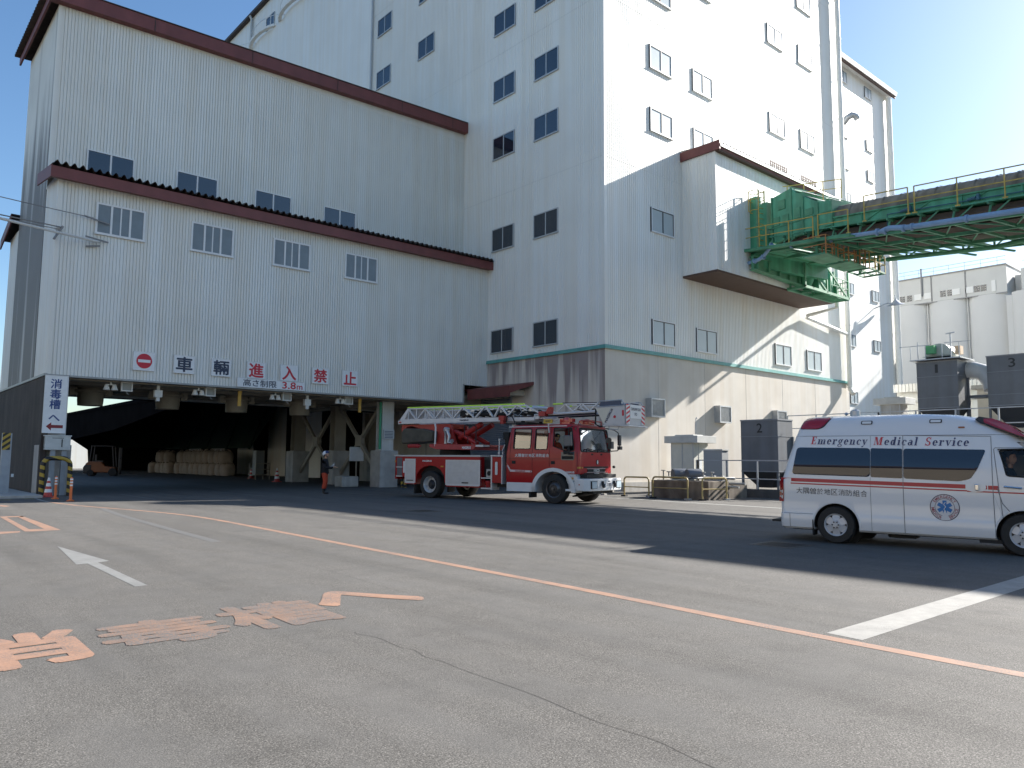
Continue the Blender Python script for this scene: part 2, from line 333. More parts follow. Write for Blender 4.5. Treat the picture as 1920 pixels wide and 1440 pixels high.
def window_unit(name, w, h, frame, pane, parent, style=2):
    """sliding window in local coords: x across, y outward negative, z up, centred"""
    f = MB(); t = .075 if style == 3 else .055; d0, d1 = -.05, .03
    f.box(-w/2, w/2, d0, d1, h/2-t, h/2); f.box(-w/2-.02, w/2+.02, d0-.03, d1, -h/2, -h/2+t+.015)
    f.box(-w/2, -w/2+t, d0, d1, -h/2+t+.015, h/2-t); f.box(w/2-t, w/2, d0, d1, -h/2+t+.015, h/2-t)
    zz0, zz1 = -h/2+t+.015, h/2-t
    if style == 2: f.box(-.035, .035, d0+.012, d1, zz0, zz1)
    elif style == 4: pass
    else:
        for x in (-.19*w, .19*w): f.box(x-.04, x+.04, d0+.005, d1, zz0, zz1)
        f.box(-.025, .025, d0+.02, d1, zz0, zz1)
    o = f.build(name, frame, parent)
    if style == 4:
        q = MB(); q.box(-.03, .03, d0+.004, d1, zz0, zz1); q.box(-w/2+t, w/2-t, d0+.002, -.023, zz1-.035, zz1); q.box(w/2-t-.03, w/2-t, d0+.002, -.023, zz0, zz1-.035); q.box(-w/2-.025, -w/2-.003, d0+.01, d1, -h/2, h/2)  # centre bar, plus dark edge strips standing in for frame and reveal shadows
        q.build('mullion_and_shade', M_SASH_SHADE, o)
    g = MB().box(-w/2+t, w/2-t, -.022, -.008, zz0, zz1)
    g.build('pane', pane, o); return o
def place_windows(proto, places, face):
    """places: (along, z, plane) ; face 'S' looks to -y, 'W' looks to -x"""
    for i, (a, z, pl) in enumerate(places):
        o = proto if i == 0 else dup(proto, proto.parent)
        if face == 'S': o.location = (a, pl, z); o.rotation_euler = (0, 0, 0)
        else: o.location = (pl, a, z); o.rotation_euler = (0, 0, -math.pi/2)
XT, YT = 27.83, 25.2        # tower corner in plan
YA, YU = 34.26, 36.75       # annex front and upper hall front

def base_concrete():
    m = M('base_concrete', (.60, .565, .51), .85, 0, .05, 1.0, .10, 30, .06, 0, .3)
    t = m.node_tree; L = t.links; b = t.nodes['Principled BSDF']; src = b.inputs['Base Color'].links[0].from_socket
    N = lambda k: t.nodes.new('ShaderNode'+k)
    tc = N('TexCoord'); geo = N('NewGeometry'); sp = N('SeparateXYZ'); L.new(tc.outputs['Object'], sp.inputs[0]); sn = N('SeparateXYZ'); L.new(geo.outputs['True Normal'], sn.inputs[0])
    def math_(op, a, c, clamp=False):
        n = N('Math'); n.operation = op; n.use_clamp = clamp
        for i, x in enumerate((a, c)):
            if isinstance(x, (int, float)): n.inputs[i].default_value = x
            else: L.new(x, n.inputs[i])
        return n.outputs[0]
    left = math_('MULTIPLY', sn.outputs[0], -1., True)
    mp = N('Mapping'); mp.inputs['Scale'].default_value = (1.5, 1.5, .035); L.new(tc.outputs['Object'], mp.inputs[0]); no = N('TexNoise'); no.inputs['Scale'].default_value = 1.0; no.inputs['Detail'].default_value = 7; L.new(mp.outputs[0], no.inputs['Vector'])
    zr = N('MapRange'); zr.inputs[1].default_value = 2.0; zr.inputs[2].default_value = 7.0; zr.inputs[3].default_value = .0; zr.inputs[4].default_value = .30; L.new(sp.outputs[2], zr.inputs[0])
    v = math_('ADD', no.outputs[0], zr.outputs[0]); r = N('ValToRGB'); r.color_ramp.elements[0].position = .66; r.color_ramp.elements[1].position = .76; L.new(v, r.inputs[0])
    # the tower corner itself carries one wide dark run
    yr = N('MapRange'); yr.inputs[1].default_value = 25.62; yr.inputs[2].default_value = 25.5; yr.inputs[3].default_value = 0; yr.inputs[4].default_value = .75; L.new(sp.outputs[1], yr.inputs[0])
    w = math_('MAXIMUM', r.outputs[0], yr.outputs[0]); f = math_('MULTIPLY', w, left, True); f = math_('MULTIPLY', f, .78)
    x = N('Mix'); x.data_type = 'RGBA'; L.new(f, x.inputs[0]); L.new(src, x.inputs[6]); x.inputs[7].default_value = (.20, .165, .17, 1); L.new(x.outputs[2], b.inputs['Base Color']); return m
# ------------------------------------------------------------------ main tower
T = thing('grain_tower', 'tall white ribbed tower with rows of sliding windows on a concrete base with teal flashing', 'building', (40, 36, 0))
def sub(mb, name, mat, par, **k):
    o = mb.build(name, mat, None, **k); o.parent = par; o.matrix_parent_inverse = Matrix.Translation(-par.location); return o
m = MB(); ribs(m, (XT, YT), (53.0, YT), 7.1, 42, (0, -1), .152); ribs(m, (XT, 48.2), (XT, YT), 7.1, 42, (-1, 0), .152)
m.box(XT+.01, 52.99, YT+.01, 48.2, 7.1, 42)
m.box(XT-.035, XT+.10, YT-.035, YT+.10, 7.1, 42)     # corner flashing
m.box(52.9, 53.03, YT-.035, YT+.1, 7.1, 42)
sub(m, 'cladding', M_WTOW, T)
m = MB()
for z in (16.7, 25.3, 34.2): m.box(XT+.1, 52.9, YT-.034, YT-.02, z, z+.018); m.box(XT-.034, XT-.02, YT+.1, 48.2, z, z+.018)
sub(m, 'sheet_lap', M('lap_grey', (.62, .63, .62), .6), T)
m = MB(); m.box(XT-.02, 53.1, YT-.02, 48.2, -.3, 7.0)
sub(m, 'concrete_base', base_concrete(), T)
m = MB()
for x in (31.9, 36.0, 40.1, 44.2, 48.3): m.box(x-.008, x+.008, YT-.024, YT-.01, 0, 6.95)
for y in (29.4, 32.4): m.box(XT-.024, XT-.01, y-.008, y+.008, 0, 6.95)
sub(m, 'joint', M('joint_grey', (.33, .31, .28), .9), T)
m = MB()
m.box(XT-.10, 53.15, YT-.10, YT-.0, 6.98, 7.14); m.box(XT-.10, XT, YT, 48.2, 6.98, 7.14); m.box(XT-.14, 53.2, YT-.14, YT-.10, 6.95, 7.01); m.box(XT-.14, XT-.10, YT-.10, 48.2, 6.95, 7.01)
sub(m, 'flashing', M_TEAL, T)
m = MB().box(29.0, 53, YT-.14, YT-.022, 0, .45); sub(m, 'plinth', M_CONC2, T)
zs = (23.18, 19.67)
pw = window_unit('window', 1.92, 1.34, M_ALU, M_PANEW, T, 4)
pl = YT-.042
W_S = [(32.38, z, pl) for z in (27.2, 23.2, 19.68, 14.17, 8.18)]+[(36.22, z, pl) for z in (29.2, 23.18, 19.67, 8.17)]+[(44.38, z, pl) for z in (29.17, 23.17, 8.18, 33.16)]+[(48.27, z, pl) for z in (33.16, 29.15, 23.17, 8.16)]
W_S = [(a-40, z, p-36) for a, z, p in W_S]
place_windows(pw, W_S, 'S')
pw2 = window_unit('window', 1.9, 1.36, M_ALUD, M_PANEB, T)
W_W = [(32.93, z, XT-.042) for z in (27.2, 23.1, 19.58, 14.09, 8.17)]+[(29.37, z, XT-.042) for z in (27.2, 23.1, 19.63, 14.12, 8.18)]+[(46.45, z, XT-.042) for z in (36.9, 32.92, 28.91)]+[(41.07, z, XT-.042) for z in (33.0, 29.0)]
place_windows(pw2, [(a-36, z, p-40) for a, z, p in W_W], 'W')
# downpipes
m = MB(); m.tube([(52.62, 24.88, 6.6), (52.62, 24.88, 41.5)], .17, 10); m.tube([(52.62, 24.88, 6.6), (52.5, 24.6, 6.2)], .17, 10)
for z in range(8, 42, 3): m.lathe((52.62, 24.88, z), (0, 0, 1), [(0, .17), (.0, .19), (.12, .19), (.12, .17)], 10)
sub(m, 'downpipe', M_WTOW, T)
m = MB(); m.tube([(XT-.16, 48.1, 12), (XT-.16, 48.1, 42)], .08, 8); sub(m, 'downpipe', M_ALUD, T)
# bay that receives the conveyor
bx0, bx1, by = 34.14, 46.62, 22.99
m = MB(); ribs(m, (bx0, by), (bx1, by), 11.55, 18.0, (0, -1), .152); ribs(m, (bx0, YT), (bx0, by), 11.55, 18.0, (-1, 0), .152)
m.box(bx0+.01, bx1, by+.01, YT-.03, 11.56, 18.0); m.box(bx0-.035, bx0+.09, by-.035, by+.09, 11.55, 18.0)
bay = sub(m, 'bay', M_WTOW, T)
def subp(mb, name, mat, par, **k):
    o = mb.build(name, mat, None, **k); o.parent = par; o.matrix_parent_inverse = par.matrix_world.inverted() if False else Matrix.Identity(4); return o
m = MB()
for i in range(7): a = bx0+(bx1-bx0)*i/7; m.box(a-.02 if i == 0 else a+.012, a+(bx1-bx0)/7, by-.02, YT-.03, 11.44+.0008*i, 11.55)
subp(m, 'soffit', M_SOF, bay)
m = MB(); m.box(bx0-.14, bx0-.04, 22.62, YT-.03, 17.98, 18.48); m.box(bx0-.1, bx1+.1, 22.70, 22.80, 18.02, 18.30)
subp(m, 'fascia', M_RED, bay)
m = MB(); m.box(bx0-.04, bx1+.12, 22.72, by-.03, 17.93, 18.02); subp(m, 'eave_board', M_SOF, bay)
m = MB(); n = 160; v = []
for i in range(n+1):
    x = bx0-.05+(bx1+.15-bx0)*i/n; h = .055*math.cos(i*math.pi/2.0)
    v += [(x, 22.62, 18.36+h), (x, YT-.03, 18.56+h)]
m.add(v, [(2*i, 2*i+2, 2*i+3, 2*i+1) for i in range(n)])
m.box(bx0-.05, bx1+.12, 22.60, 22.66, 18.14, 18.30)
subp(m, 'roof', M('pale_roof_sheet', (.62, .61, .59), .5, 0, .06, 2), bay)
for xa in (39.1, 42.6):
    m = MB(); m.box(xa, xa+1.85, 22.66, 22.70, 18.66, 18.72); m.box(xa, xa+1.85, 22.66, 22.70, 18.50, 18.54)
    for k in range(9): m.box(xa+.02+k*.22, xa+.08+k*.22, 22.66, 22.71, 18.40, 18.72)
    subp(m, 'snow_guard', M('rust_bar', (.10, .055, .05), .7), bay)
m = MB(); m.tube([(46.75, 22.75, 18.1), (46.75, 22.75, 11.2), (46.75, 24.75, 10.95), (47.1, 24.95, 10.9), (52.6, 24.9, 10.4)], .13, 10)
subp(m, 'drain_pipe', M_WTOW, bay)
# wall vents
vent = None
for i, (a, z) in enumerate(((31.43, 4.2), (37.42, 4.13), (43.45, 4.15))):
    if vent is None:
        m = MB(); w2, h2 = .56, .48
        m.box(-w2, w2, -.38, -.0, -h2, -h2+.07); m.box(-w2, w2, -.38, 0, h2-.07, h2); m.box(-w2, -w2+.07, -.38, 0, -h2+.07, h2-.07); m.box(w2-.07, w2, -.38, 0, -h2+.07, h2-.07)
        vent = m.build('wall_vent', M_GALV, T)
        m = MB()
        for k in range(15): m.box(-w2+.07, w2-.07, -.35, -.34, -h2+.09+k*.058, -h2+.105+k*.058)
        for k in range(17): m.box(-w2+.09+k*.06, -w2+.105+k*.06, -.338, -.328, -h2+.07, h2-.07)
        m.build('mesh_grille', M_GALV, vent); MB().box(-w2+.07, w2-.07, -.20, -.18, -h2+.07, h2-.07).build('backing', M('vent_back', (.24, .24, .22), .9), vent)
    o = vent if i == 0 else dup(vent, T)
    o.location = (a-40, YT-.022-36, z)
# red awning over the shutter
m = MB(); m.prism([(26.35, 30.6, 4.82), (26.35, 34.2, 4.82), (26.35, 34.2, 5.38), (26.35, 30.6, 5.38)], (.06, 0, 0))
m.prism([(26.41, 30.6, 5.34), (26.41, 36.4, 5.34), (XT-.04, 36.4, 5.62), (XT-.04, 30.3, 5.62)], (0, 0, .05))
m.prism([(26.35, 30.56, 5.38), (XT-.04, 30.26, 5.66), (XT-.04, 30.26, 5.50), (26.35, 30.56, 5.0)], (0, .04, 0))
aw = sub(m, 'awning', M_RED, T)
m = MB(); m.box(26.7, XT-.04, 31.0, 36, 4.95, 5.25); subp(m, 'shutter_box', M('shutter_box_beige', (.46, .43, .36), .7, 0, .1, 2), aw)
m = MB()
for k in range(44): z = .05+k*.11; m.add([(XT-.05, 32.2, z), (XT-.05, 36.2, z), (XT-.10, 36.2, z+.055), (XT-.10, 32.2, z+.055), (XT-.05, 36.2, z+.11), (XT-.05, 32.2, z+.11)], [(0, 1, 2, 3), (3, 2, 4, 5)])
m.box(XT-.14, XT-.03, 32.05, 32.2, 0, 5); m.box(XT-.14, XT-.03, 36.2, 36.35, 0, 5)
sub(m, 'roller_shutter', M('shutter_blue_grey', (.22, .25, .30), .45, .3, .06, 3), T)

# ------------------------------------------------------------------ silo block behind the tower
S = thing('silo_block', 'tall cream silos with a penthouse and scalloped balcony behind the red trimmed roof', 'building', (40, 70, 0))
m = MB(); m.box(XT+.12, 60, 48.2, 86, 0, 41.6)
n = 14
for c in (56.3, 62.5, 69.2, 75.9, 82.4):
    v = []; f = []
    for i in range(n+1):
        a = math.pi*i/n; v += [(XT+.9-1.0*math.sin(a), c-3.3*math.cos(a), 0), (XT+.9-1.0*math.sin(a), c-3.3*math.cos(a), 41.6)]
    m.add(v, [(2*i, 2*i+2, 2*i+3, 2*i+1) for i in range(n)], True)
sub(m, 'silo_wall', M_WTOW, S, fix=False)
m = MB(); m.box(XT+1.6, 60, 49, 85.5, 41.9, 47.3); sub(m, 'penthouse', M_WTOW, S)
m = MB(); m.box(XT+1.2, 60, 48.6, 86, 47.2, 47.5); sub(m, 'roof', M_ROOF, S)
m = MB()
for c in (56.3, 62.5, 69.2, 75.9, 82.4):
    P = [(XT+.75-1.25*math.sin(math.pi*i/12), c-3.3*math.cos(math.pi*i/12)) for i in range(13)]
    for a, b in zip(P, P[1:]): m.beam((*a, 41.7), (*b, 41.7), .3, .22); m.beam((*a, 42.75), (*b, 42.75), .035, .035)
    for a in P[::3]: m.beam((*a, 41.8), (*a, 42.75), .035, .035)
sub(m, 'balcony', M_WTOW, S)
wp = window_unit('window', 1.9, 1.3, M_ALUD, M_PANEB, S); place_windows(wp, [(y-70, 44.7, XT+1.55-40) for y in (60, 71, 81)]+[(y-70, 42.7, XT+1.55-40) for y in (66, 58)], 'W')
m = MB(); m.tube([(XT+1.4, 75.5, 40), (XT+1.4, 75.5, 46.9), (XT+1.2, 75.5, 47.2)], .13, 8); m.tube([(XT+.6, 59.1, 5), (XT+.6, 59.1, 41.3)], .11, 8); sub(m, 'downpipe', M_ALUD, S)

# ------------------------------------------------------------------ wing to the right of the tower
Wg = thing('white_wing', 'lower white building with small paired windows and a sloped eave beside the tower', 'building', (80, 40, 0))
m = MB(); m.box(58, 89.8, 37, 60, 0, 44.3); sub(m, 'wall', M_WTOW, Wg)
m = MB(); m.prism([(57, 36.1, 44.2), (57, 61, 46.5), (57, 61, 46.9), (57, 36.0, 44.65)], (33.6, 0, 0)); sub(m, 'roof', M('pale_roof_sheet2', (.7, .7, .69), .5), Wg)
m = MB(); m.box(57, 90.5, 36.2, 36.35, 43.95, 44.24); sub(m, 'eave_board', M_SOF, Wg)
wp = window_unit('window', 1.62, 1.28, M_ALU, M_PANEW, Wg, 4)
rows = (8.19, 14.17, 19.7, 29.5, 33.3, 36.8, 43.0)
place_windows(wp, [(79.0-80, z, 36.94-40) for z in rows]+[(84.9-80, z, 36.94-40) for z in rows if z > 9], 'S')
m = MB(); m.tube([(89.4, 36.6, 8.5), (89.4, 36.6, 43.8)], .32, 10)
for z in range(10, 43, 3): m.lathe((89.4, 36.6, z), (0, 0, 1), [(0, .32), (0, .35), (.2, .35), (.2, .32)], 10)
sub(m, 'downpipe', M_WTOW, Wg)
m = MB(); m.tube([(78.7, 37, 37.6), (78.7, 36.5, 38.1), (78.9, 36.1, 38.35), (79.3, 35.9, 38.3), (79.6, 35.8, 38.0)], .34, 12); sub(m, 'vent_elbow', M_GALV, Wg)
m = MB(); m.tube([(84.5, 37, 18.3), (85.5, 35.9, 18.9), (86.6, 35.6, 18.8)], .06, 8); m.lathe((86.6, 35.6, 19.9), (.18, 0, -1), [(0, .06), (.5, .12), (.9, .5), (1.1, .95), (1.12, .9)], 16); sub(m, 'wall_lamp', M_GALV, Wg)

# ------------------------------------------------------------------ far silos on the right
F = thing('concrete_silos', 'distant pale concrete silo row with a grey gallery on top and roof railing', 'building', (125, 40, 0))
m = MB(); m.box(116.2, 140, 33, 62, 0, 24.2)
n = 16
for c in (61.4, 56.2, 51.0, 45.8, 40.6, 35.4):
    v = []
    for i in range(n+1):
        a = math.pi*i/n; v += [(116.4-1.15*math.sin(a), c-2.5*math.cos(a), 0), (116.4-1.15*math.sin(a), c-2.5*math.cos(a), 24.2)]
    m.add(v, [(2*i, 2*i+2, 2*i+3, 2*i+1) for i in range(n)], True)
m.box(115.9, 117, 43.15, 43.25, 0, 24.2); m.box(115.9, 117, 37.95, 38.05, 0, 24.2)
m.box(114.8, 140, -6, 33, 0, 23.6)
v = []
for c in (29.9, 24.7, 19.5, 14.3, 9.1, 3.9):
    v = []
    for i in range(n+1):
        a = math.pi*i/n; v += [(115-1.15*math.sin(a), c-2.5*math.cos(a), 0), (115-1.15*math.sin(a), c-2.5*math.cos(a), 23.9)]
    m.add(v, [(2*i, 2*i+2, 2*i+3, 2*i+1) for i in range(n)], True)
sub(m, 'silo_wall', M('far_concrete', (.58, .58, .57), .8, 0, .04, .2), F)
m = MB(); m.box(115.4, 140, 33, 62, 24.2, 27.9); m.box(116.4, 140, -6, 31.6, 23.7, 27.3); m.box(118.5, 140, 31.6, 32.9, 23.7, 26.9)
sub(m, 'gallery', M('far_cladding', (.55, .55, .53), .7, 0, .05, .3), F)
m = MB(); m.box(115.2, 140, 32.9, 62.2, 27.9, 28.05); m.box(115.3, 115.42, 42.3, 42.45, 24.3, 27.9); m.box(115.3, 115.42, 37.9, 38.05, 24.3, 27.9)
for y in range(34, 62, 2): m.beam((115.4, y, 28), (115.4, y, 29.1), .04)
m.beam((115.4, 33, 29.1), (115.4, 62, 29.1), .05); m.beam((115.4, 33, 28.6), (115.4, 62, 28.6), .04)
for y in range(-4, 32, 2): m.beam((116.8, y, 27.3), (116.8, y, 28.4), .04)
m.beam((116.8, -6, 28.4), (116.8, 31.5, 28.4), .05); m.tube([(115.2, 43.6, 25.2), (115.2, 43.6, 29.2)], .12, 8); m.box(115.36, 115.4, 33, 62, 24.1, 24.25)
sub(m, 'roof_trim', M('far_trim', (.25, .25, .25), .7), F)
m = MB()
for y in (46.4, 45.4, 40.9, 40.0, 36.6, 35.8):
    for k in range(2):
        for j in range(3): m.box(115.34, 115.38, y-.36+k*.37, y-.04+k*.37, 24.75+j*.3, 25.0+j*.3)
sub(m, 'window', M_PANEB, F)
m = MB()
for y in (44.2, 42.9, 39.2, 37.5): m.box(115.3, 115.36, y-.5, y+.5, 24.75, 25.6)
m.box(115.3, 115.36, 34.3, 34.8, 24.5, 26.0); sub(m, 'panel', M('far_panel', (.72, .72, .70), .6), F)
Z = thing('white_shed', 'low white shed with a ribbed roof edge between the wing and tank 1', 'building', (65, 24, 0))
m = MB(); m.box(60, 75, 15, 24.8, 0, 6.9); sub(m, 'wall', M_WALL, Z)
m = MB(); ribs(m, (59.7, 24.9), (59.7, 14.8), 6.75, 7.35, (-1, 0), .25, .05); m.box(59.71, 75.3, 14.8, 24.9, 6.9, 7.35); sub(m, 'roof', M_WTOW, Z)
m = MB(); m.box(59.9, 60, 15.2, 24.6, 6.0, 6.12); sub(m, 'gutter', M_ALUD, Z)

def drain(x, y, label):
    t = thing('drain_cover', label, 'drain cover', (x, y, 0)); m = MB(); m.box(-.42, .42, -.42, -.36, -.01, .006); m.box(-.42, .42, .36, .42, -.01, .006); m.box(-.42, -.36, -.36, .36, -.01, .006); m.box(.36, .42, -.36, .36, -.01, .006); m.build('frame', M('iron_frame', (.10, .09, .085), .6, .3, .2, 9), t)
    m = MB(); m.box(-.36, .36, -.36, .36, -.02, .002)
    for k in range(9): m.box(-.35, .35, -.34+k*.08, -.30+k*.08, .002, .007)
    m.build('grate', M('iron_grate', (.045, .042, .04), .6, .3, .25, 9), t)
drain(13.05, 7.55, 'square iron drain cover in the shade beside the ambulance'); drain(12.9, 18.8, 'square iron drain cover in front of the fire engine rear wheel')
# ------------------------------------------------------------------ loading hall (upper hall + lower annex on stilts)
XA = 5.85
A = thing('loading_hall', 'tall ribbed hall with red brown trim and a lower windowed annex over a truck bay', 'building', (16, 40, 0))
m = MB()
ribs(m, (XA+.10, YA), (26.13, YA), 4.67, 12.45, (0, -1), .128, .03, .30); ribs(m, (26.13, YA), (XT-.03, YA), 5.66, 12.45, (0, -1), .128, .03, .30)
m.box(XA-.04, XA+.12, YA-.045, YA+.1, 4.67, 12.45)
m.box(XA, 26.12, YA+.01, YA+.22, 4.68, 12.44); m.box(26.12, XT-.04, YA+.01, YA+.22, 5.67, 12.44)
ribs(m, (XA, YU), (XA, YA+.1), 4.67, 12.8, (-1, 0), .128, .02, .25); m.box(XA+.01, XA+.2, YA+.2, YU, 4.68, 12.8)
sub(m, 'annex_wall', M_WALL, A)
m = MB()
ribs(m, (XA+.02, YU), (XT-.03, YU), 11.6, 20.95, (0, -1), .128, .03, .30)
m.prism([(XA+.1, YU+.01, 20.9), (XT-.04, YU+.01, 20.9), (XT-.04, YU+.01, 21.5)], (0, .2, 0)); m.prism([(XA+.1, YU-.02, 20.94), (XT-.04, YU-.02, 20.94), (XT-.04, YU-.02, 21.5)], (0, .02, 0))
m.box(XA+.01, XT-.04, YU+.012, YU+.22, 4.7, 20.9)
m.box(XA-.03, XA+.10, YU-.045, YU+.1, 12.7, 20.93)
m.box(9.585, 9.605, YU-.045, YU-.02, 12, 20.9)
m.box(XA+.01, XT-.04, 43.2, 43.4, 4.7, 20.9)
sub(m, 'hall_wall', M_WALL, A)
m = MB(); ribs(m, (XA, 43.3), (XA, YU+.1), 4.66, 20.95, (-1, 0), .16, .02, .25); m.box(XA+.01, XA+.2, YU, 43.3, 4.68, 20.94)
m.box(XA-.01, XA+.15, 43.2, 43.42, 4.68, 20.93)
sub(m, 'side_wall', M_WALL2, A)
m = MB(); ribs(m, (XA, 45.7), (XA, 43.35), 4.67, 12.4, (-1, 0), .16, .02, .25); m.box(XA+.01, XA+.2, 43.3, 45.7, 4.68, 12.3); m.box(XA, XT-.1, 45.5, 45.7, 4.67, 12.2)
sub(m, 'rear_annex_wall', M_WALL, A)
m = MB(); ribs(m, (XA-.03, 46.2), (XA-.03, YA-.02), -.2, 4.63, (-1, 0), .13, .025, .3); m.box(XA-.02, XA+.12, YA-.02, 46.2, -.2, 4.6); m.box(XA-.05, XA+.16, YA-.06, YA-.02, -.2, 4.63)
sub(m, 'lower_side_wall', M_BROWN, A)
m = MB(); m.box(XA-.10, XA+.02, YA-.08, 46.3, 4.60, 4.69); m.box(XA+.02, 26.12, YA-.06, YA+.3, 4.60, 4.672); m.box(26.05, 26.14, YA-.05, YA+.2, 4.62, 5.7)
sub(m, 'base_flashing', M('flashing_grey', (.30, .31, .30), .5, 0, .1, 3), A)
# roof trims
m = MB()
m.prism([(5.45, YA-.50, 12.36), (XT-.05, YA-.50, 12.40), (XT-.05, YA-.50, 12.84), (5.45, YA-.50, 12.80)], (0, .06, 0))
m.prism([(5.45, YA-.44, 12.36), (5.45, YU-.05, 12.75), (5.45, YU-.05, 13.25), (5.45, YA-.44, 12.85)], (.06, 0, 0))
m.prism([(5.5, YA-.44, 12.36), (XT-.05, YA-.44, 12.40), (XT-.05, YA-.05, 12.44), (5.5, YA-.05, 12.44)], (0, 0, .03))
m.prism([(5.45, 43.4, 12.62), (5.45, 46.2, 11.95), (5.45, 46.2, 12.4), (5.45, 43.4, 13.1)], (.06, 0, 0))
sub(m, 'annex_fascia', M_RED, A)
m = MB(); n = 74*6; v = []
for i in range(n+1):
    x = 5.48+(XT-.08-5.48)*i/n; h = .095*math.cos(2*math.pi*i/6+math.pi); h = max(h, -.06)*1.0
    v += [(x, YA-.60, 12.93+h), (x, YU-.05, 13.30+h)]
m.add(v, [(2*i, 2*i+2, 2*i+3, 2*i+1) for i in range(n)])
m.add([(a, b+.0, c-.03) for a, b, c in v], [(2*i, 2*i+1, 2*i+3, 2*i+2) for i in range(n)])
m.prism([(5.47, 43.4, 13.12), (XT-.1, 43.4, 13.12), (XT-.1, 46.3, 12.42), (5.47, 46.3, 12.42)], (0, 0, .05))
sub(m, 'annex_roof', M_ROOF, A)
m = MB()
def up(x): return 20.88+(x-5.45)*(.56/22.3)
m.prism([(5.5, YU-.42, up(5.5)), (XT-.05, YU-.42, up(XT)), (XT-.05, YU-.42, up(XT)+.60), (5.5, YU-.42, up(5.5)+.60)], (0, .06, 0))
m.prism([(5.5, YU-.36, up(5.5)), (XT-.05, YU-.36, up(XT)), (XT-.05, YU-.05, up(XT)), (5.5, YU-.05, up(5.5))], (0, 0, .04))
m.prism([(5.42, YU-.42, 20.85), (5.42, 43.9, 20.85), (5.42, 43.9, 21.2), (5.42, YU-.42, 21.2)], (.08, 0, 0))
sub(m, 'hall_fascia', M_RED, A)
m = MB(); v = []; n = 24*6
m.prism([(5.46, YU-.46, up(5.46)+.61), (XT-.08, YU-.46, up(XT)+.61), (XT-.08, 43.95, up(XT)+.61), (5.46, 43.95, up(5.46)+.61)], (0, 0, .04))
for i in range(n+1):
    y = YU-.40+(44.0-YU+.4)*i/n; h = .10*math.cos(2*math.pi*i/6)
    v += [(5.20, y, 21.30+h), (8.5, y, 21.42+h)]
m.add(v, [(2*i, 2*i+2, 2*i+3, 2*i+1) for i in range(n)])
for x in (9.6, 14.2, 18.9, 23.0, 26.6): m.box(x-.015, x+.015, YU-.435, YU-.425, up(x), up(x)+.6)
sub(m, 'hall_roof', M_ROOF, A)
wa = window_unit('window', 1.88, 1.33, M_ALU, M_PANEG, A, 3)
place_windows(wa, [(x-16, 11.15, YA-.045-40) for x in (8.14, 11.91, 15.67, 19.43)], 'S')
wu = window_unit('window', 1.92, 1.4, M_ALU, M_PANEB, A)
place_windows(wu, [(x-16, 14.14, YU-.045-40) for x in (8.19, 11.94, 15.71, 19.45)], 'S')
# structure under the hall
m = MB(); m.box(XA+.2, XT-.1, YA+.3, 46, 4.9, 5.1)
for y in (34.7, 37, 39.5, 42): m.box(XA+.2, XT-.1, y, y+.3, 4.55, 4.9)
for x in (10, 14, 18, 22): m.box(x, x+.25, YA+.3, 46, 4.62, 4.9)
sub(m, 'floor_beam', M_STEELB, A)
def column(x, y):
    m = MB(); m.box(x-.36, x+.36, y-.30, y-.25, 1.95, 4.56); m.box(x-.36, x+.36, y+.25, y+.30, 1.95, 4.56); m.box(x-.03, x+.03, y-.25, y+.25, 1.95, 4.56); m.box(x-.40, x+.40, y-.33, y+.33, 1.93, 1.97)
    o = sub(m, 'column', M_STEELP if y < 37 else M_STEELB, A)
    subp(MB().box(x-.56, x+.56, y-.5, y+.5, -.1, 1.94), 'column_base', M_CONC2, o, bevel=.03); return o
for y in (35.9, 41.1, 46.3): column(22.1, y)
column(6.35, 34.95); column(27.2, 45.9)
m = MB()
for y0, y1 in ((36.2, 40.8), (41.4, 46.0)):
    m.beam((22.05, y0, .5), (22.05, y1, 4.5), .16, .2); m.beam((22.10, y0, 4.5), (22.10, y1, .5), .16, .2); m.box(21.95, 22.2, (y0+y1)/2-.3, (y0+y1)/2+.3, 2.2, 2.8)
m.box(21.95, 22.2, 35.9, 46.3, 4.35, 4.55)
sub(m, 'cross_brace', M_STEELB, A)
m = MB(); m.tube([(21.62, 35.6, 2.0), (21.62, 35.6, 4.5)], .07, 8); sub(m, 'drain_pipe', M('pipe_green', (.05, .30, .16), .5), A)
# rear storage hall, open lane along its left side
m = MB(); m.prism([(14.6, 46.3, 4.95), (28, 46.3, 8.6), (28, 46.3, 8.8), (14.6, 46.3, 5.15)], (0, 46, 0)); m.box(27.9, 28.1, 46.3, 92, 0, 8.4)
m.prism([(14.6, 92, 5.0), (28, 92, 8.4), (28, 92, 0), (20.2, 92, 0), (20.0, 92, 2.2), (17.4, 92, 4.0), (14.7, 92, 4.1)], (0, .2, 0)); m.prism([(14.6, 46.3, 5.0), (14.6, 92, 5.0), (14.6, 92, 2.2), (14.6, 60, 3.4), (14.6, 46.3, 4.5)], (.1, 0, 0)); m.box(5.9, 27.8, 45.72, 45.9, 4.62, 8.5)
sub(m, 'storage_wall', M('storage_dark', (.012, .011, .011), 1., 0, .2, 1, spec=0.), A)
m = MB(); m.prism([(17.5, 88.8, 5.6), (27.8, 88.8, 8.3), (27.8, 82, 2.4), (20.5, 82, 2.4)], (0, .05, .05)); m.prism([(27.7, 58, 8.3), (27.7, 88, 8.3), (25.4, 84, 2.3), (25.4, 62, 2.3)], (.05, 0, .05))
for y in (62, 67, 72, 77): m.tube([(27.4, y, 8.3), (25.3, y, 2.2)], .10, 6)
sub(m, 'green_net', M('dark_green_net', (.012, .035, .022), .9, 0, .3, 1), A)
o = MB().box(0, 30, 108, 112, 0, 6).build('lane_wall', M_WALL); tag(o, 'pale wall glimpsed through the open end of the storage hall', 'wall')
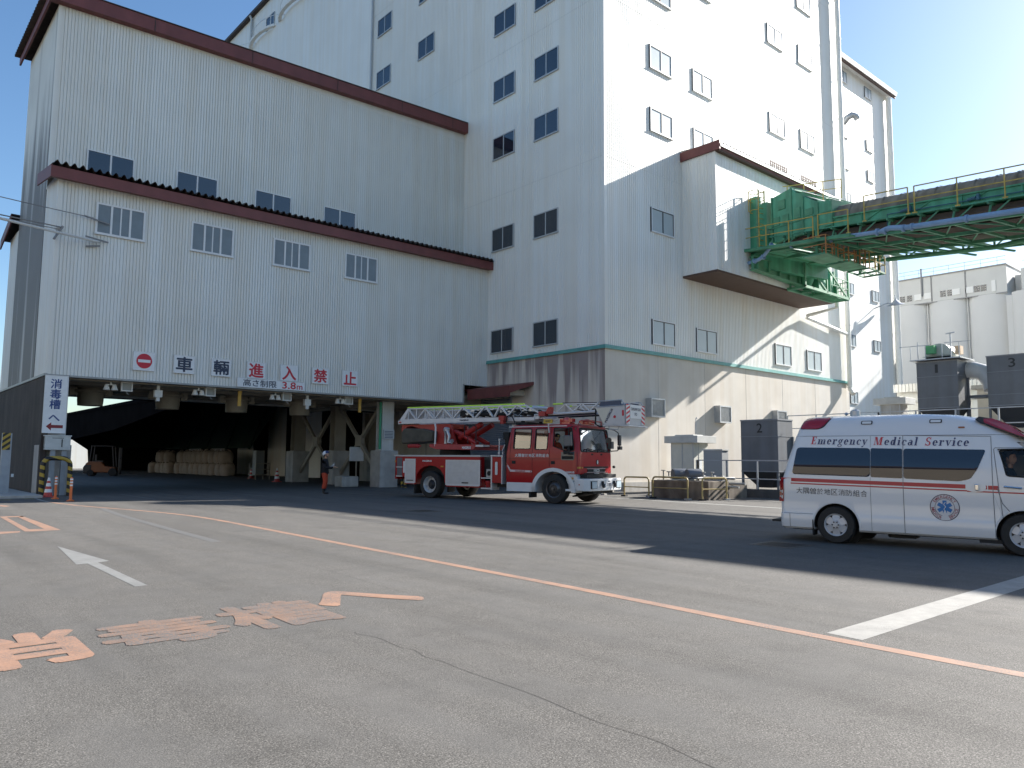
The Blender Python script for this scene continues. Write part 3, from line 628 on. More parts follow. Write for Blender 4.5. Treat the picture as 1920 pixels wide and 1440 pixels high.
# things hanging under the annex
def hopper(x, y, w, i):
    t = thing('hopper', ['brown discharge hopper hanging beside the vertical sign in the truck bay', 'brown discharge hopper hanging behind the first square floodlight', 'brown discharge hopper hanging below the first red character sign', 'brown discharge hopper hanging between the two column braces and the height limit sign'][i], 'hopper', (x, y, 4.55), 0, 'discharge hoppers under the annex')
    MB().lathe((0, 0, 0), (0, 0, -1), [(-.3, w*.55), (0, w*.55), (.02, w*.46), (.55, w*.46), (.8, w*.44)], 20).build('hopper_body', M_STEELB, t)
    m = MB(); m.lathe((0, 0, -.12), (0, 0, -1), [(0, w*.46), (0, w*.6), (.10, w*.6), (.10, w*.46)], 20); m.box(-w*.75, -w*.5, -.12, .12, -.35, 0); m.box(w*.5, w*.75, -.12, .12, -.35, 0)
    m.build('flange', M_STEELB, t)
for i, x in enumerate((8.3, 11.6, 14.9, 18.3)): hopper(x, 38.3, 1.15, i)
lampp = None
places = [(8.25, 'pair of white bell lamps beside the vertical blue lettered sign'), (11.8, 'pair of white bell lamps below the black character signs'), (15.35, 'pair of white bell lamps below the height limit sign'), (18.75, 'pair of white bell lamps beside the white steel column')]
for i, (x, lb) in enumerate(places):
    if i == 0:
        lampp = thing('bell_lamp', lb, 'lamp', (x, 34.75, 4.55), 0, 'bell lamps under the annex edge')
        m = MB(); m.box(-.03, .03, -.03, .03, -.1, .1); m.box(-.2, .2, -.02, .02, -.12, -.08); m.build('bracket', M_STEELP, lampp)
        for s in (-1, 1): MB().lathe((s*.15, 0, -.08), (0, 0, -1), [(0, .03), (.02, .07), (.2, .12), (.24, .145), (.25, .12), (.1, .05)], 14).build('lamp_shade', M('lamp_white', (.72, .72, .68), .5), lampp)
    else: dup(lampp, None, (x, 34.75, 4.55), None, lb)
for i, (x, lb) in enumerate([(8.85, 'square floodlight beside the vertical sign end of the truck bay'), (12.3, 'square floodlight under the two black characters'), (15.9, 'square floodlight under the figure 3.8 of the height limit sign'), (19.2, 'square floodlight beside the white steel column')]):
    if i == 0:
        fl = thing('floodlight', lb, 'floodlight', (x, 34.7, 4.4), 0, 'square floodlights under the annex edge')
        m = MB(); m.box(-.22, .22, -.06, .12, -.2, -.15); m.box(-.22, .22, -.06, .12, .15, .2); m.box(-.22, -.17, -.06, .12, -.15, .15); m.box(.17, .22, -.06, .12, -.15, .15); m.box(-.02, .02, -.02, .02, .2, .3); m.tube([(0, 0, -.2), (.04, 0, -.3), (.1, 0, -.32)], .01, 6)
        m.build('housing', M_STEELP, fl); MB().box(-.17, .17, .0, .02, -.15, .15).build('lens', M('lens_grey', (.25, .25, .23), .3), fl)
    else: dup(fl, None, (x, 34.7, 4.4), None, lb)
for i, (x, z, c, lb) in enumerate([(10.15, 4.3, 0, 'white alarm box hanging under the first character sign'), (13.7, 4.3, 1, 'yellow height bar hanging at the start of the height limit text'), (17.05, 4.3, 0, 'white alarm box hanging under the dense red character'), (19.95, 4.3, 1, 'yellow height bar hanging next to the white steel column')]):
    m = MB()
    if c == 0: m.box(-.16, .16, -.1, .1, -.25, .05); m.box(-.07, .07, -.06, .06, -.42, -.25); m.box(-.06, .06, -.04, .04, .05, .3)
    else: m.box(-.07, .07, -.03, .03, -.45, .3); m.beam((.1, 0, .3), (.02, 0, -.3), .025)
    o = m.build('alarm_box' if c == 0 else 'height_bar', M_STEELP if c == 0 else M('bar_yellow', (.55, .33, .06), .6)); o.location = (x, 34.9, z+.0); tag(o, lb, 'alarm box' if c == 0 else 'height bar')

# ------------------------------------------------------------------ signs on the annex
M_SIGN = M('sign_white', (.70, .72, .73), .5, 0, .05, 6); M_NAVY = M('sign_navy', (.018, .030, .065), .5); M_SRED = M('sign_red', (.50, .015, .035), .5); M_DRED = M('sign_dark_red', (.20, .015, .02), .5); M_BLUE = M('sign_blue', (.02, .055, .20), .5)
YS = YA-.10
def sign(name, x0, x1, z0, z1, label, parts, group=None, y=None):
    y = YS if y is None else y
    o = MB().box(x0, x1, y, y+.06, z0, z1).build(name, M_SIGN); tag(o, label, 'sign', group)
    m = MB(); m.box(x0-.012, x1+.012, y-.012, y+.05, z0-.02, z0-.001); m.box(x0-.012, x1+.012, y-.012, y+.05, z1+.001, z1+.02); m.box(x0-.02, x0-.001, y-.012, y+.05, z0, z1); m.box(x1+.001, x1+.02, y-.012, y+.05, z0, z1)
    m.build('edge_trim', M_ALU, o)
    for nm, mb, mt in parts: mb.build(nm, mt, o)
    return o
SY = YS-.004
def disc(cx, cz, r, y, n=40): return [(cx+r*math.cos(2*math.pi*i/n), y, cz+r*math.sin(2*math.pi*i/n)) for i in range(n)]
dm = MB().poly(disc(9.33, 5.47, .31, SY)); bm_ = MB().box(9.33-.24, 9.33+.24, SY-.006, SY-.002, 5.41, 5.53)
sign('no_entry_sign', 8.91, 9.74, 5.09, 5.84, 'square no entry sign with a red disc and white bar', [('disc', dm, M_SRED), ('bar', bm_, M_SIGN)])
for ch, x, mt, word in (('車', 10.95, M_NAVY, 'navy character for vehicle beside the red disc sign'), ('輛', 12.54, M_NAVY, 'narrower two part navy character before the red ones'), ('進', 14.14, M_SRED, 'first red character, above the height limit text'), ('入', 15.74, M_SRED, 'two stroke red character, above the figure 3.8 m'), ('禁', 17.34, M_SRED, 'dense red character after the two stroke one'), ('止', 18.95, M_SRED, 'square cornered red character next to the tower')):
    l = MB(); lettering(l, ch, (x-.33, SY, 5.47-.31), (1, 0, 0), (0, 0, 1), .66, .62, .026)
    sign('character_sign', x-.42, x+.42, 5.10, 5.84, 'white square sign with the '+word, [('lettering', l, mt)], 'character signs over the truck bay')
l1 = MB(); lettering(l1, '高さ制限', (13.55, SY, 4.735), (1, 0, 0), (0, 0, 1), 1.58, .31, .012); l2 = MB(); lettering(l2, '3.8', (15.42, SY, 4.735), (1, 0, 0), (0, 0, 1), .66, .31, .018); lettering(l2, 'm', (16.14, SY, 4.735), (1, 0, 0), (0, 0, 1), .28, .18, .012)
sign('height_limit_sign', 13.30, 16.53, 4.70, 5.08, 'long white sign giving a height limit of 3.8 m in navy and red', [('lettering', l1, M_NAVY), ('figures', l2, M_SRED)])
l = MB()
for i, ch in enumerate('消毒槽へ'): lettering(l, ch, (6.0, YS-.004, 4.12-i*.40-(.06 if i == 3 else 0)), (1, 0, 0), (0, 0, 1), .37, .36 if i < 3 else .22, .022)
ar = MB(); ar.poly([(5.92, YS-.004, 2.64), (6.10, YS-.004, 2.80), (6.10, YS-.004, 2.70), (6.50, YS-.004, 2.70), (6.50, YS-.004, 2.58), (6.10, YS-.004, 2.58), (6.10, YS-.004, 2.48)])
sign('direction_sign', 5.82, 6.58, 2.40, 4.60, 'tall vertical white sign with blue characters and a dark red arrow', [('lettering', l, M_BLUE), ('arrow', ar, M_DRED)])
o = thing('control_box', 'grey metal control box on two posts under the vertical sign', 'control box', (6.32, 34.05, 0))
m = MB(); m.box(-.43, .43, -.15, .12, 1.74, 2.28); m.box(-.46, .46, -.18, .14, 2.26, 2.30); m.build('cabinet', M_GALV, o)
m = MB(); m.box(.12, .16, -.16, -.15, 1.85, 2.15); m.box(-.2, .2, -.156, -.15, 2.18, 2.2); m.build('handle', M_BLKP, o)
for x in (-.22, .16): MB().box(x, x+.17, -.08, .09, 0, 1.74).build('post', M('post_grey_blue', (.27, .30, .33), .5, 0, .1, 4), o)
m = MB(); m.box(21.8, 22.45, 35.52, 35.56, 2.55, 3.05)
l = MB()
for k in range(5): l.box(21.86, 22.38, 35.512, 35.518, 2.62+k*.08, 2.645+k*.08)
o = m.build('notice_sign', M('notice_grey', (.5, .52, .52), .5)); tag(o, 'small grey notice board strapped to the white steel column', 'sign'); l.build('lettering', M_NAVY, o)

# ------------------------------------------------------------------ hazard striped things
def stripes(name, horizontal=.14, slant=.35):
    m = bpy.data.materials.new(name); m.use_nodes = True; t = m.node_tree; b = t.nodes['Principled BSDF']; b.inputs['Roughness'].default_value = .5
    tc = t.nodes.new('ShaderNodeTexCoord'); sx = t.nodes.new('ShaderNodeSeparateXYZ'); t.links.new(tc.outputs['Object'], sx.inputs[0])
    a = t.nodes.new('ShaderNodeMath'); a.operation = 'MULTIPLY_ADD'; t.links.new(sx.outputs[0], a.inputs[0]); a.inputs[1].default_value = slant; t.links.new(sx.outputs[2], a.inputs[2])
    d = t.nodes.new('ShaderNodeMath'); d.operation = 'DIVIDE'; t.links.new(a.outputs[0], d.inputs[0]); d.inputs[1].default_value = horizontal*2
    f = t.nodes.new('ShaderNodeMath'); f.operation = 'FRACT'; t.links.new(d.outputs[0], f.inputs[0]); g = t.nodes.new('ShaderNodeMath'); g.operation = 'GREATER_THAN'; t.links.new(f.outputs[0], g.inputs[0]); g.inputs[1].default_value = .5
    x = t.nodes.new('ShaderNodeMix'); x.data_type = 'RGBA'; t.links.new(g.outputs[0], x.inputs[0]); x.inputs[6].default_value = (.40, .27, .035, 1); x.inputs[7].default_value = (.012, .012, .014, 1)
    t.links.new(x.outputs[2], b.inputs['Base Color']); return m
M_HAZ = stripes('hazard_stripes')
def arch(x, y, w, h, r, rz, label):
    p = [(-w/2, 0, 0), (-w/2, 0, h-.28)]
    for i in range(1, 7): a = math.pi/2*i/6; p.append((-w/2+.28-.28*math.cos(a), 0, h-.28+.28*math.sin(a)))
    q = [(-a, b, c) for a, b, c in p][::-1]
    m = MB().tube(p+q, r, 12); o = m.build('guard_hoop', M_HAZ); o.location = (x, y, 0); o.rotation_euler = (0, 0, rz); tag(o, label, 'guard hoop')
arch(6.25, 33.5, .92, 1.42, .085, 0, 'fat yellow and black striped hoop in front of the control box')
arch(22.7, 34.9, .8, 1.45, .075, R(70), 'yellow and black striped hoop guarding the white steel column')
o = thing('marker_post', 'slim grey steel post with a yellow and black striped top by the brown wall', 'post', (4.75, 34.6, 0))
m = MB(); m.box(-.15, .15, -.12, .12, 0, 2.35); m.build('post', M('post_grey', (.30, .33, .36), .5, 0, .1, 4), o)
m = MB(); m.box(-.16, .10, -.135, -.12, 1.72, 2.36); m.build('striped_plate', stripes('hazard_small', .11, -.8), o)
m = MB(); m.box(.22, .30, .0, .05, .7, .82); m.build('socket', M_SIGN, o)
MB().box(2.2, 5.65, 32.3, 46, -.2, .10).build('kerb_pavement', M_CONC2, bevel=.02)['kind'] = 'structure'
M_CONE = M('cone_red', (.50, .05, .04), .5); M_CWH = M('reflective_white', (.75, .75, .74), .4); M_DEL = M('delineator_orange', (.72, .17, .045), .5)
def cone(x, y, s, label):
    t = thing('traffic_cone', label, 'traffic cone', (x, y, 0)); m = MB(); m.box(-.19*s, .19*s, -.19*s, .19*s, 0, .035); m.lathe((0, 0, .03), (0, 0, 1), [(0, .15*s), (.68*s, .03*s), (.68*s, 0)], 20); m.build('cone_body', M_CONE, t)
    for z0, z1 in ((.14, .26), (.36, .48), (.56, .68)):
        f = lambda z: (.15-.12*(z-.0)/.68)*s+.004
        MB().lathe((0, 0, .03), (0, 0, 1), [(z0*s, f(z0)), (z1*s, f(z1))], 20).build('white_band', M_CWH, t)
cone(5.92, 32.9, 1.0, 'red and white striped traffic cone at the foot of the striped hoop')
cone(22.9, 55.5, 1.1, 'red and white traffic cone by the stacked bulk bags'); cone(20.9, 46.6, 1.2, 'red and white traffic cone by the far column base')
def delin(x, y, label):
    t = thing('delineator', label, 'delineator', (x, y, 0), 0, 'orange delineator posts'); MB().lathe((0, 0, 0), (0, 0, 1), [(0, .12), (.03, .12), (.05, .05), (.1, .045), (.78, .04), (.8, 0)], 16).build('post', M_DEL, t)
    for z in (.5, .6, .7): MB().lathe((0, 0, 0), (0, 0, 1), [(z-.0, .049), (z+.055, .047)], 16).build('white_band', M_CWH, t)
delin(5.86, 31.3, 'orange flexible post with white bands in the shade beside the traffic cone'); delin(5.98, 29.5, 'orange flexible post with white bands standing in the sun by the orange line')

# ------------------------------------------------------------------ overhead wires on the left
wr = thing('service_cable', 'overhead service cables fixed to brackets on the corner of the annex', 'cable', (0, 0, 0))
def cat(p, q, sag, r, nm, mt, n=14):
    p, q = Vector(p), Vector(q); MB().tube([p.lerp(q, i/n)-Vector((0, 0, sag*4*(i/n)*(1-i/n))) for i in range(n+1)], r, 6).build(nm, mt, wr)
M_CAB = M('cable_grey', (.20, .20, .20), .6); M_CABW = M('cable_white', (.55, .55, .53), .5)
cat((7.1, YA-.16, 11.1), (-22, 30, 12.9), .5, .018, 'cable', M_CAB); cat((6.0, YA-.1, 10.5), (-22, 28, 11.6), .5, .025, 'cable', M_CAB); cat((6.0, YA-.1, 10.4), (-22, 28, 11.4), .5, .018, 'cable', M_CAB)
cat((7.35, YA-.18, 10.15), (-12, 24, 10.0), .35, .05, 'cable', M_CABW)
m = MB(); m.beam((6.75, YA-.18, 11.12), (7.7, YA-.18, 10.95), .05); m.beam((6.85, YA-.18, 10.3), (7.7, YA-.14, 10.2), .05); m.beam((5.75, YA-.2, 9.95), (6.05, YA-.1, 10.55), .07); m.beam((6.9, YA-.12, 9.9), (7.4, YA-.16, 10.0), .06)
m.build('bracket', M_CAB, wr)
# ------------------------------------------------------------------ conveyor bridge
M_GRN = M('green_machine_paint', (.085, .36, .215), .5, 0, .18, 1.5, 0, 1, .3); M_GRND = M('green_steel', (.075, .25, .14), .6, 0, .25, 2); M_COV = M('grey_corrugated_cover', (.19, .18, .145), .6, 0, .22, 2.0, 0, 1, .3)
M_YEL = M('yellow_handrail', (.46, .33, .07), .5, 0, .2, 5); M_BPIPE = M('blue_pipe', (.21, .33, .50), .45, 0, .1, 3); M_BELT = M('brown_belt_pan', (.075, .052, .04), .8, 0, .2, 1); M_ORR = M('orange_handrail', (.40, .17, .05), .6, 0, .2, 5)
CV = thing('conveyor_bridge', 'green conveyor bridge with a grey ribbed cover and blue pipe reaching the tower bay', 'conveyor', (37.64, 22.99, 0), math.atan2(-.981, -.195))
def K(s, e, d=0.): return (s, e, 14.286-.117*s+d)
SE = 46.
def cover(e0, name='cover'):
    m = MB(); k = 12; S = [5.2+i*.85 for i in range(int((SE-5.2)/.85)+1)]; v = []
    for s in S:
        c = K(s, e0+.80)
        for j in range(k+1): a = math.pi*j/k; v.append((c[0], c[1]-.74*math.cos(a), c[2]+.73*math.sin(a)))
    m.add(v, [(i*(k+1)+j, (i+1)*(k+1)+j, (i+1)*(k+1)+j+1, i*(k+1)+j+1) for i in range(len(S)-1) for j in range(k)], True)
    for s in S:
        for d0, d1, rr in ((-.05, .05, .775), (.40, .45, .755)):
            P = []
            for q in (s+d0, s+d1):
                c = K(q, e0+.80); P.append([(c[0], c[1]-rr*math.cos(math.pi*j/k), c[2]+rr*.985*math.sin(math.pi*j/k)) for j in range(k+1)])
            m.add(P[0]+P[1], [(j, k+1+j, k+2+j, j+1) for j in range(k)], True)
    c = K(5.2, e0+.8); m.add([(c[0], c[1]-.74*math.cos(math.pi*j/k), c[2]+.73*math.sin(math.pi*j/k)) for j in range(k+1)], [tuple(range(k+1))])
    return m.build(name, M_COV, CV)
def trough(e0):
    m = MB()
    for a, b in ((1.2, SE),):
        m.beam(K(a, e0+.06, -.26), K(b, e0+.06, -.26), .08, .52); m.beam(K(a, e0+1.54, -.26), K(b, e0+1.54, -.26), .08, .52); m.beam(K(a, e0+.8, -.50), K(b, e0+.8, -.50), 1.40, .05)
        m.beam(K(a, e0-.02, -.03), K(b, e0-.02, -.03), .10, .06); m.beam(K(a, e0-.03, -.50), K(b, e0-.03, -.50), .14, .07)
    s = 2.
    while s < SE: m.beam(K(s, e0-.0, -.5), K(s, e0-.0, 0), .08, .06); m.beam(K(s+.15, e0-.0, -.48), K(s+1.0, e0-.0, -.06), .05, .05); s += 2.4
    m.build('trough', M_GRN, CV)
    m = MB().beam(K(1.5, e0+.8, -.80), K(SE, e0+.8, -.80), 1.2, .10); m.beam(K(1.5, e0+.25, -.72), K(SE, e0+.25, -.72), .06, .2); m.beam(K(1.5, e0+1.35, -.72), K(SE, e0+1.35, -.72), .06, .2); m.build('return_belt_pan', M_BELT, CV)
for e0 in (0, 2.05, 4.1): cover(e0); trough(e0)
m = MB()
E0, E1 = -.30, 5.75
for e, d in ((E0, -1.3), (1.8, -1.3), (3.85, -1.3), (E1, -1.25), (E1, -.45)): m.beam(K(.6, e, d), K(SE, e, d), .13, .15)
s = .8; k = 0
while s < SE:
    m.beam(K(s, E0, -1.28), K(s, E1, -1.24), .10, .12); m.beam(K(s, E0, -1.3), K(s, 0, -.5), .07); m.beam(K(s, E1, -1.25), K(s, E1, -.4), .08); m.beam(K(s, E0, -.62), K(s, E1, -.62), .08, .1)
    for a, b in ((E0, 1.8), (1.8, 3.85), (3.85, E1)):
        m.beam(K(s, a if k % 2 else b, -1.24), K(s+1.5, b if k % 2 else a, -1.24), .055, .055)
    m.beam(K(s, E1, -1.25 if k % 2 else -.45), K(s+1.5, E1, -.45 if k % 2 else -1.25), .06, .06)
    m.beam(K(s, E0, -1.3), K(s+.75, .05, -.52), .05, .05)
    s += 1.5; k += 1
m.build('truss', M_GRND, CV)
m = MB(); m.tube([K(5, E1-1.2, -1.5), K(10.5, E1-1.2, -1.5), K(11.6, E1-1.2, -1.35), K(30, E1-1.2, -1.38)], .12, 8)
m.build('dust_pipe', M_GRND, CV)
for s in (7.5, 9.3): m = MB().beam(K(s, 2.5, -1.35), K(s+1.3, E1+.2, -1.5), .10, .08); m.build('outrigger', M_GRND, CV)
# handrails
m = MB()
def rail(a, b, e, lo, hi, step=1.9, r=.03):
    n = max(1, round((b-a)/step))
    for i in range(n+1): s = a+(b-a)*i/n; m.beam(K(s, e, lo), K(s, e, hi), r*1.5); m.beam(K(s-.1, e, lo), K(s+.1, e, lo), .06, .05)
    m.beam(K(a, e, hi), K(b, e, hi), r*1.5); m.beam(K(a, e, (hi+lo)/2+.05), K(b, e, (hi+lo)/2+.05), r*1.3)
rail(.1, 4.6, -.75, -1.15, .0, 1.5); rail(4.9, 6.6, -.75, -1.1, .05, 1.7); rail(7.2, 9.4, -.35, -.55, .66, 2.2); rail(9.7, SE, -.35, -.55, .66)
m.build('handrail', M_YEL, CV)
m = MB(); m.beam(K(.0, -.45, -1.25), K(6.8, -.45, -1.25), .9, .06); m.beam(K(0, -.9, -1.25), K(6.8, -.9, -1.25), .08, .16); m.build('walkway', M_GRND, CV)
m = MB(); m.tube([(-.3, -.55, 12.35), (.9, -.55, 12.42), (1.25, -.55, 12.55), (1.75, -.5, 13.0), K(2.1, -.48, -1.17), K(8.1, -.42, -1.20)], .10, 10); m.tube([K(8.1, -.42, -1.20), K(8.5, -.42, -1.1), K(9.0, -.42, -1.15), K(9.4, -.42, -1.2), K(SE, -.42, -1.2)], .125, 10)
for s in (3, 5.4, 7.9, 8.3, 9.2, 9.6, 12, 14.5, 17, 20): c = K(s, -.42, -1.2); m.lathe(c, (1, 0, -.117), [(-.05, .10), (-.05, .17), (.05, .17), (.05, .10)], 12)
for c in ((.6, -.55, 12.4), (1.2, -.55, 12.5), (1.75, -.5, 13.0)): m.lathe(c, (1, 0, .2), [(-.05, .1), (-.05, .15), (.05, .15), (.05, .1)], 12)
m.build('blue_pipe', M_BPIPE, CV)
m = MB(); m.tube([K(8.2, -.1, -1.0), K(8.2, -.1, -.35), K(SE, -.1, -.35)], .025, 6)
for s in (8.9, 11.9, 15.2): m.tube([K(s, -.12, -.33), K(s+.35, -.12, -.28)], .07, 8); m.box(s+.4, s+.5, -.2, -.05, K(s, 0)[2]-.45, K(s, 0)[2]-.2)
m.build('conduit', M('teal_conduit', (.04, .12, .17), .5), CV)
# head boxes where the belts enter the bay
def hood(e0):
    m = MB()
    prof = [(1.55, 13.25), (1.45, 15.75), (2.75, 15.95), (3.0, 15.6), (3.45, 15.45), (3.5, 15.25), (4.35, 14.72), (5.2, 14.55), (5.2, 13.3)]
    m.prism([(a, e0-.06, b) for a, b in prof], (0, 1.72, 0))
    o = m.build('head_box', M_GRN, CV, bevel=.02)
    m = MB()
    for a, z0, z1 in ((1.42, 13.3, 15.78), (2.72, 13.2, 16.0), (3.45, 13.2, 15.5), (4.35, 13.2, 14.76), (5.18, 13.2, 14.6)): m.box(a, a+.07, e0-.11, e0+1.72, z0, z1)
    m.box(1.45, 5.2, e0-.10, e0-.06, 14.02, 14.07); m.box(1.9, 2.35, e0-.12, e0-.06, 14.95, 15.45); m.box(1.55, 1.95, e0-.10, e0-.06, 14.12, 14.6); m.box(2.15, 2.55, e0-.10, e0-.06, 14.12, 14.6)
    m.box(2.9, 3.3, e0-.1, e0-.06, 14.2, 14.75); m.box(3.6, 4.1, e0-.1, e0-.06, 14.15, 14.5); m.build('rib', M_GRND, o)
    m = MB()
    for a, b in ((2.85, 15.87), (3.6, 15.25)): m.prism([(a, e0+.1, b), (a+.75, e0+.1, b-.42), (a+.75, e0+1.5, b-.42), (a, e0+1.5, b)], (0, 0, .02))
    m.build('top_hatch', M_STEELP, o); return o
for e0 in (0, 2.05, 4.1): hood(e0)
m = MB(); m.box(.05, .55, -.30, .05, 13.0, 16.1); m.box(.6, 1.2, -.2, .2, 13.0, 15.6); m.box(.05, .5, 2.0, 2.2, 13.0, 16.0); m.box(.0, 1.6, -.2, 5.7, 12.9, 13.0)
m.box(.02, .4, -.3, 5.7, 12.2, 12.95)
m.build('inlet_frame', M_GRN, CV)
m = MB()
for y in (-.55, -.10): m.tube([(.95, y, 13.0), (.95, y, 16.3)], .03, 6)
for k in range(11): m.beam((.95, -.55, 13.2+k*.3), (.95, -.10, 13.2+k*.3), .03)
for z in (15.2, 15.8, 16.3): m.tube([(.95, -.55, z), (.75, -.75, z), (.4, -.72, z), (.25, -.4, z), (.4, -.05, z), (.95, -.10, z)], .02, 6)
m.tube([(.4, -.72, 15.2), (.4, -.72, 16.3)], .02, 6); m.tube([(.25, -.4, 15.2), (.25, -.4, 16.3)], .02, 6)
for a in (1.6, 2.7, 3.9, 5): m.beam((a, 1.0, 15.9-.2*a), (a, 1.0, 16.9-.2*a), .04)
m.beam((1.3, 1.0, 16.65), (5, 1.0, 15.9), .04); m.beam((1.3, 1.0, 16.2), (5, 1.0, 15.45), .03)
m.build('cage_ladder', M_YEL, CV)
# girder along the bay and the chutes on the far end (world axes)
def cw(mb, name, mat):
    o = mb.build(name, mat, None); o.parent = CV; o.matrix_parent_inverse = (Matrix.Translation(CV.location) @ Matrix.Rotation(CV.rotation_euler[2], 4, 'Z')).inverted(); return o
m = MB(); m.beam((36.9, 22.6, 12.3), (46.6, 22.6, 12.0), .14, .75); m.beam((36.9, 22.6, 12.66), (46.6, 22.6, 12.36), .4, .05); m.beam((36.9, 22.6, 11.95), (46.6, 22.6, 11.65), .4, .05)
for i in range(9): x = 37.2+i*1.1; m.box(x-.03, x+.03, 22.4, 22.8, 12.0-.03*i, 12.6-.03*i)
cw(m, 'girder', M_GRND)
m = MB(); m.lathe((42.3, 22.35, 13.2), (0, 0, -1), [(0, .25), (.2, .42), (1.0, .42), (1.4, .25), (1.6, .25)], 14); m.lathe((44.6, 22.35, 13.0), (0, 0, -1), [(0, .25), (.2, .36), (1.0, .36), (1.3, .2), (1.5, .2)], 14); m.box(43.0, 43.9, 22.0, 22.7, 11.7, 13.2)
cw(m, 'chute', M_GRN)
m = MB(); m.box(41.0, 46.4, 21.75, 21.88, 11.45, 11.6); m.box(41.0, 46.4, 22.75, 22.9, 11.42, 11.6)
for x in (41.0, 42.3, 43.6, 44.9, 46.28): m.box(x, x+.12, 21.88, 22.75, 11.44, 11.58)
for k in range(14): m.box(43.7+k*.19, 43.77+k*.19, 21.88, 22.75, 11.41, 11.44)
for x in (41.05, 43.6, 46.3): m.beam((x, 21.8, 11.5), (x, 21.8, 13.2), .10); m.beam((x, 22.7, 11.5), (x, 22.7, 13.4), .10)
for x in (41.05, 43.6): m.beam((x, 21.8, 13.1), (x+2.5, 21.8, 11.6), .09)
cw(m, 'chute_platform', M_GRND)
m = MB()
for z in (12.1, 12.6): m.beam((44.0, 21.78, z), (46.4, 21.78, z), .04); m.beam((46.4, 21.78, z), (46.4, 22.8, z), .04)
for x in (44.0, 44.8, 45.6, 46.4): m.beam((x, 21.78, 11.6), (x, 21.78, 12.6), .04)
m.beam((46.4, 22.3, 11.6), (46.4, 22.3, 12.6), .04); cw(m, 'platform_rail', M_GRND)
for i, (cx, cy, z) in enumerate(((36.5, 18.35, 11.62), (38.75, 18.3, 11.60), (40.85, 18.2, 11.58))):
    m = MB()
    if i < 2: m.box(cx-.95, cx+.95, cy-.6, cy+.6, z, z+.07)
    else:
        for a in (-.95, 0, .87): m.box(cx+a, cx+a+.08, cy-.6, cy+.6, z, z+.08)
        m.box(cx-.95, cx+.95, cy-.6, cy-.52, z, z+.08); m.box(cx-.95, cx+.95, cy+.52, cy+.6, z, z+.08); m.box(cx-.9, cx+.9, cy-.04, cy+.04, z, z+.07)
    m.beam((cx-.1, cy+.3, z), (cx-.1, cy+.3, z+1.5), .12); m.beam((cx+.3, cy-.5, z), (cx+.3, cy-.5, z+1.3), .08)
    hp = cw(m, 'hanging_platform', M_GRND); m = MB()
    for h in (.5, .95):
        m.beam((cx-.93, cy-.58, z+h), (cx+.93, cy-.58, z+h), .04); m.beam((cx+.93, cy-.58, z+h), (cx+.93, cy+.58, z+h), .04); m.beam((cx-.93, cy-.58, z+h), (cx-.93, cy+.58, z+h), .04)
    for a in (-.93, -.3, .3, .93): m.beam((cx+a, cy-.58, z), (cx+a, cy-.58, z+.95), .045)
    for b in (-.1, .55): m.beam((cx+.93, cy+b, z), (cx+.93, cy+b, z+.95), .045)
    o = m.build('guard_rail', M_ORR if i < 2 else M_YEL, None); o.parent = hp
# unseen raised cover, added to step the ground shadow, and trestles farther along the bridge (beyond the right edge of the picture)
m = MB(); m.prism([K(19.6, -.2, -.4), K(46, -.2, -.4), K(46, -.2, .78), K(19.6, -.2, .78)], (0, 6.2, 0)); m.build('gallery', M_COV, CV)
m = MB()
for s in (30, 44):
    for e in (-.2, 5.6): m.beam((s, e, 0), (s, e, K(s, e, -1.5)[2]), .35)
    m.beam((s, -.2, 1), (s, 5.6, 9), .15); m.beam((s, 5.6, 1), (s, -.2, 9), .15)
m.build('trestle', M_GRND, CV)

# ------------------------------------------------------------------ tanks and plant in front of the tower
M_TANK = M('grey_tank_paint', (.145, .155, .17), .5, 0, .12, 1.2, 0, 1, .12); M_TANKT = M('grey_tank_paint_light', (.36, .37, .38), .5, 0, .1, 1.5)
def tank(name, x, y0, y1, z0, ztop, zhop, num, label, depth=1.3):
    t = thing(name, label, 'tank', (x, (y0+y1)/2, z0)); w = (y1-y0)/2; H = ztop-z0; hb = zhop-z0
    m = MB(); m.box(0, depth, -w, w, hb, H); t1 = hb+(H-hb)*.68
    b = m.build('tank_body', M_TANK, t)
    m = MB(); m.box(-.02, depth+.02, -w-.02, w+.02, H-.03, H+.03); m.box(-.012, depth+.012, -w-.012, w+.012, t1-.012, t1+.012); m.box(-.012, depth+.012, -w-.012, w+.012, hb-.02, hb+.03); m.box(-.010, 0, -w, w, hb+(H-hb)*.22, hb+(H-hb)*.22+.02)
    m.build('seam', M('tank_seam', (.22, .23, .245), .5), b)
    m = MB(); hz = max(.25, hb-1.0)
    v = [(0, -w, hb-.02), (depth, -w, hb-.02), (depth, w, hb-.02), (0, w, hb-.02), (.4, -.3, hz), (.9, -.3, hz), (.9, .3, hz), (.4, .3, hz)]
    m.add(v, [(0, 1, 5, 4), (1, 2, 6, 5), (2, 3, 7, 6), (3, 0, 4, 7), (4, 5, 6, 7)]); m.build('hopper', M('tank_hopper_dark', (.03, .032, .036), .6), t)
    for a in (.04, depth-.04):
        for b2 in (-w+.05, w-.05): MB().beam((a, b2, 0), (a, b2, hb), .09).build('leg', M_TANK, t)
    m = MB(); m.box(.0, depth, -w-.06, -w-.01, hb*.55, hb*.55+.08); m.beam((depth-.05, -w-.04, 0), (depth-.05, -w-.04, t1), .09); m.build('brace', M_TANK, t)
    l = MB(); hh = (H-t1)*.55; lettering(l, num, (-.004, .10 if num != '1' else .06, t1+(H-t1)*.24), (0, -1, 0), (0, 0, 1), .26 if num != '1' else .11, hh, .012)
    l.build('number', M_BLKP, t); return t
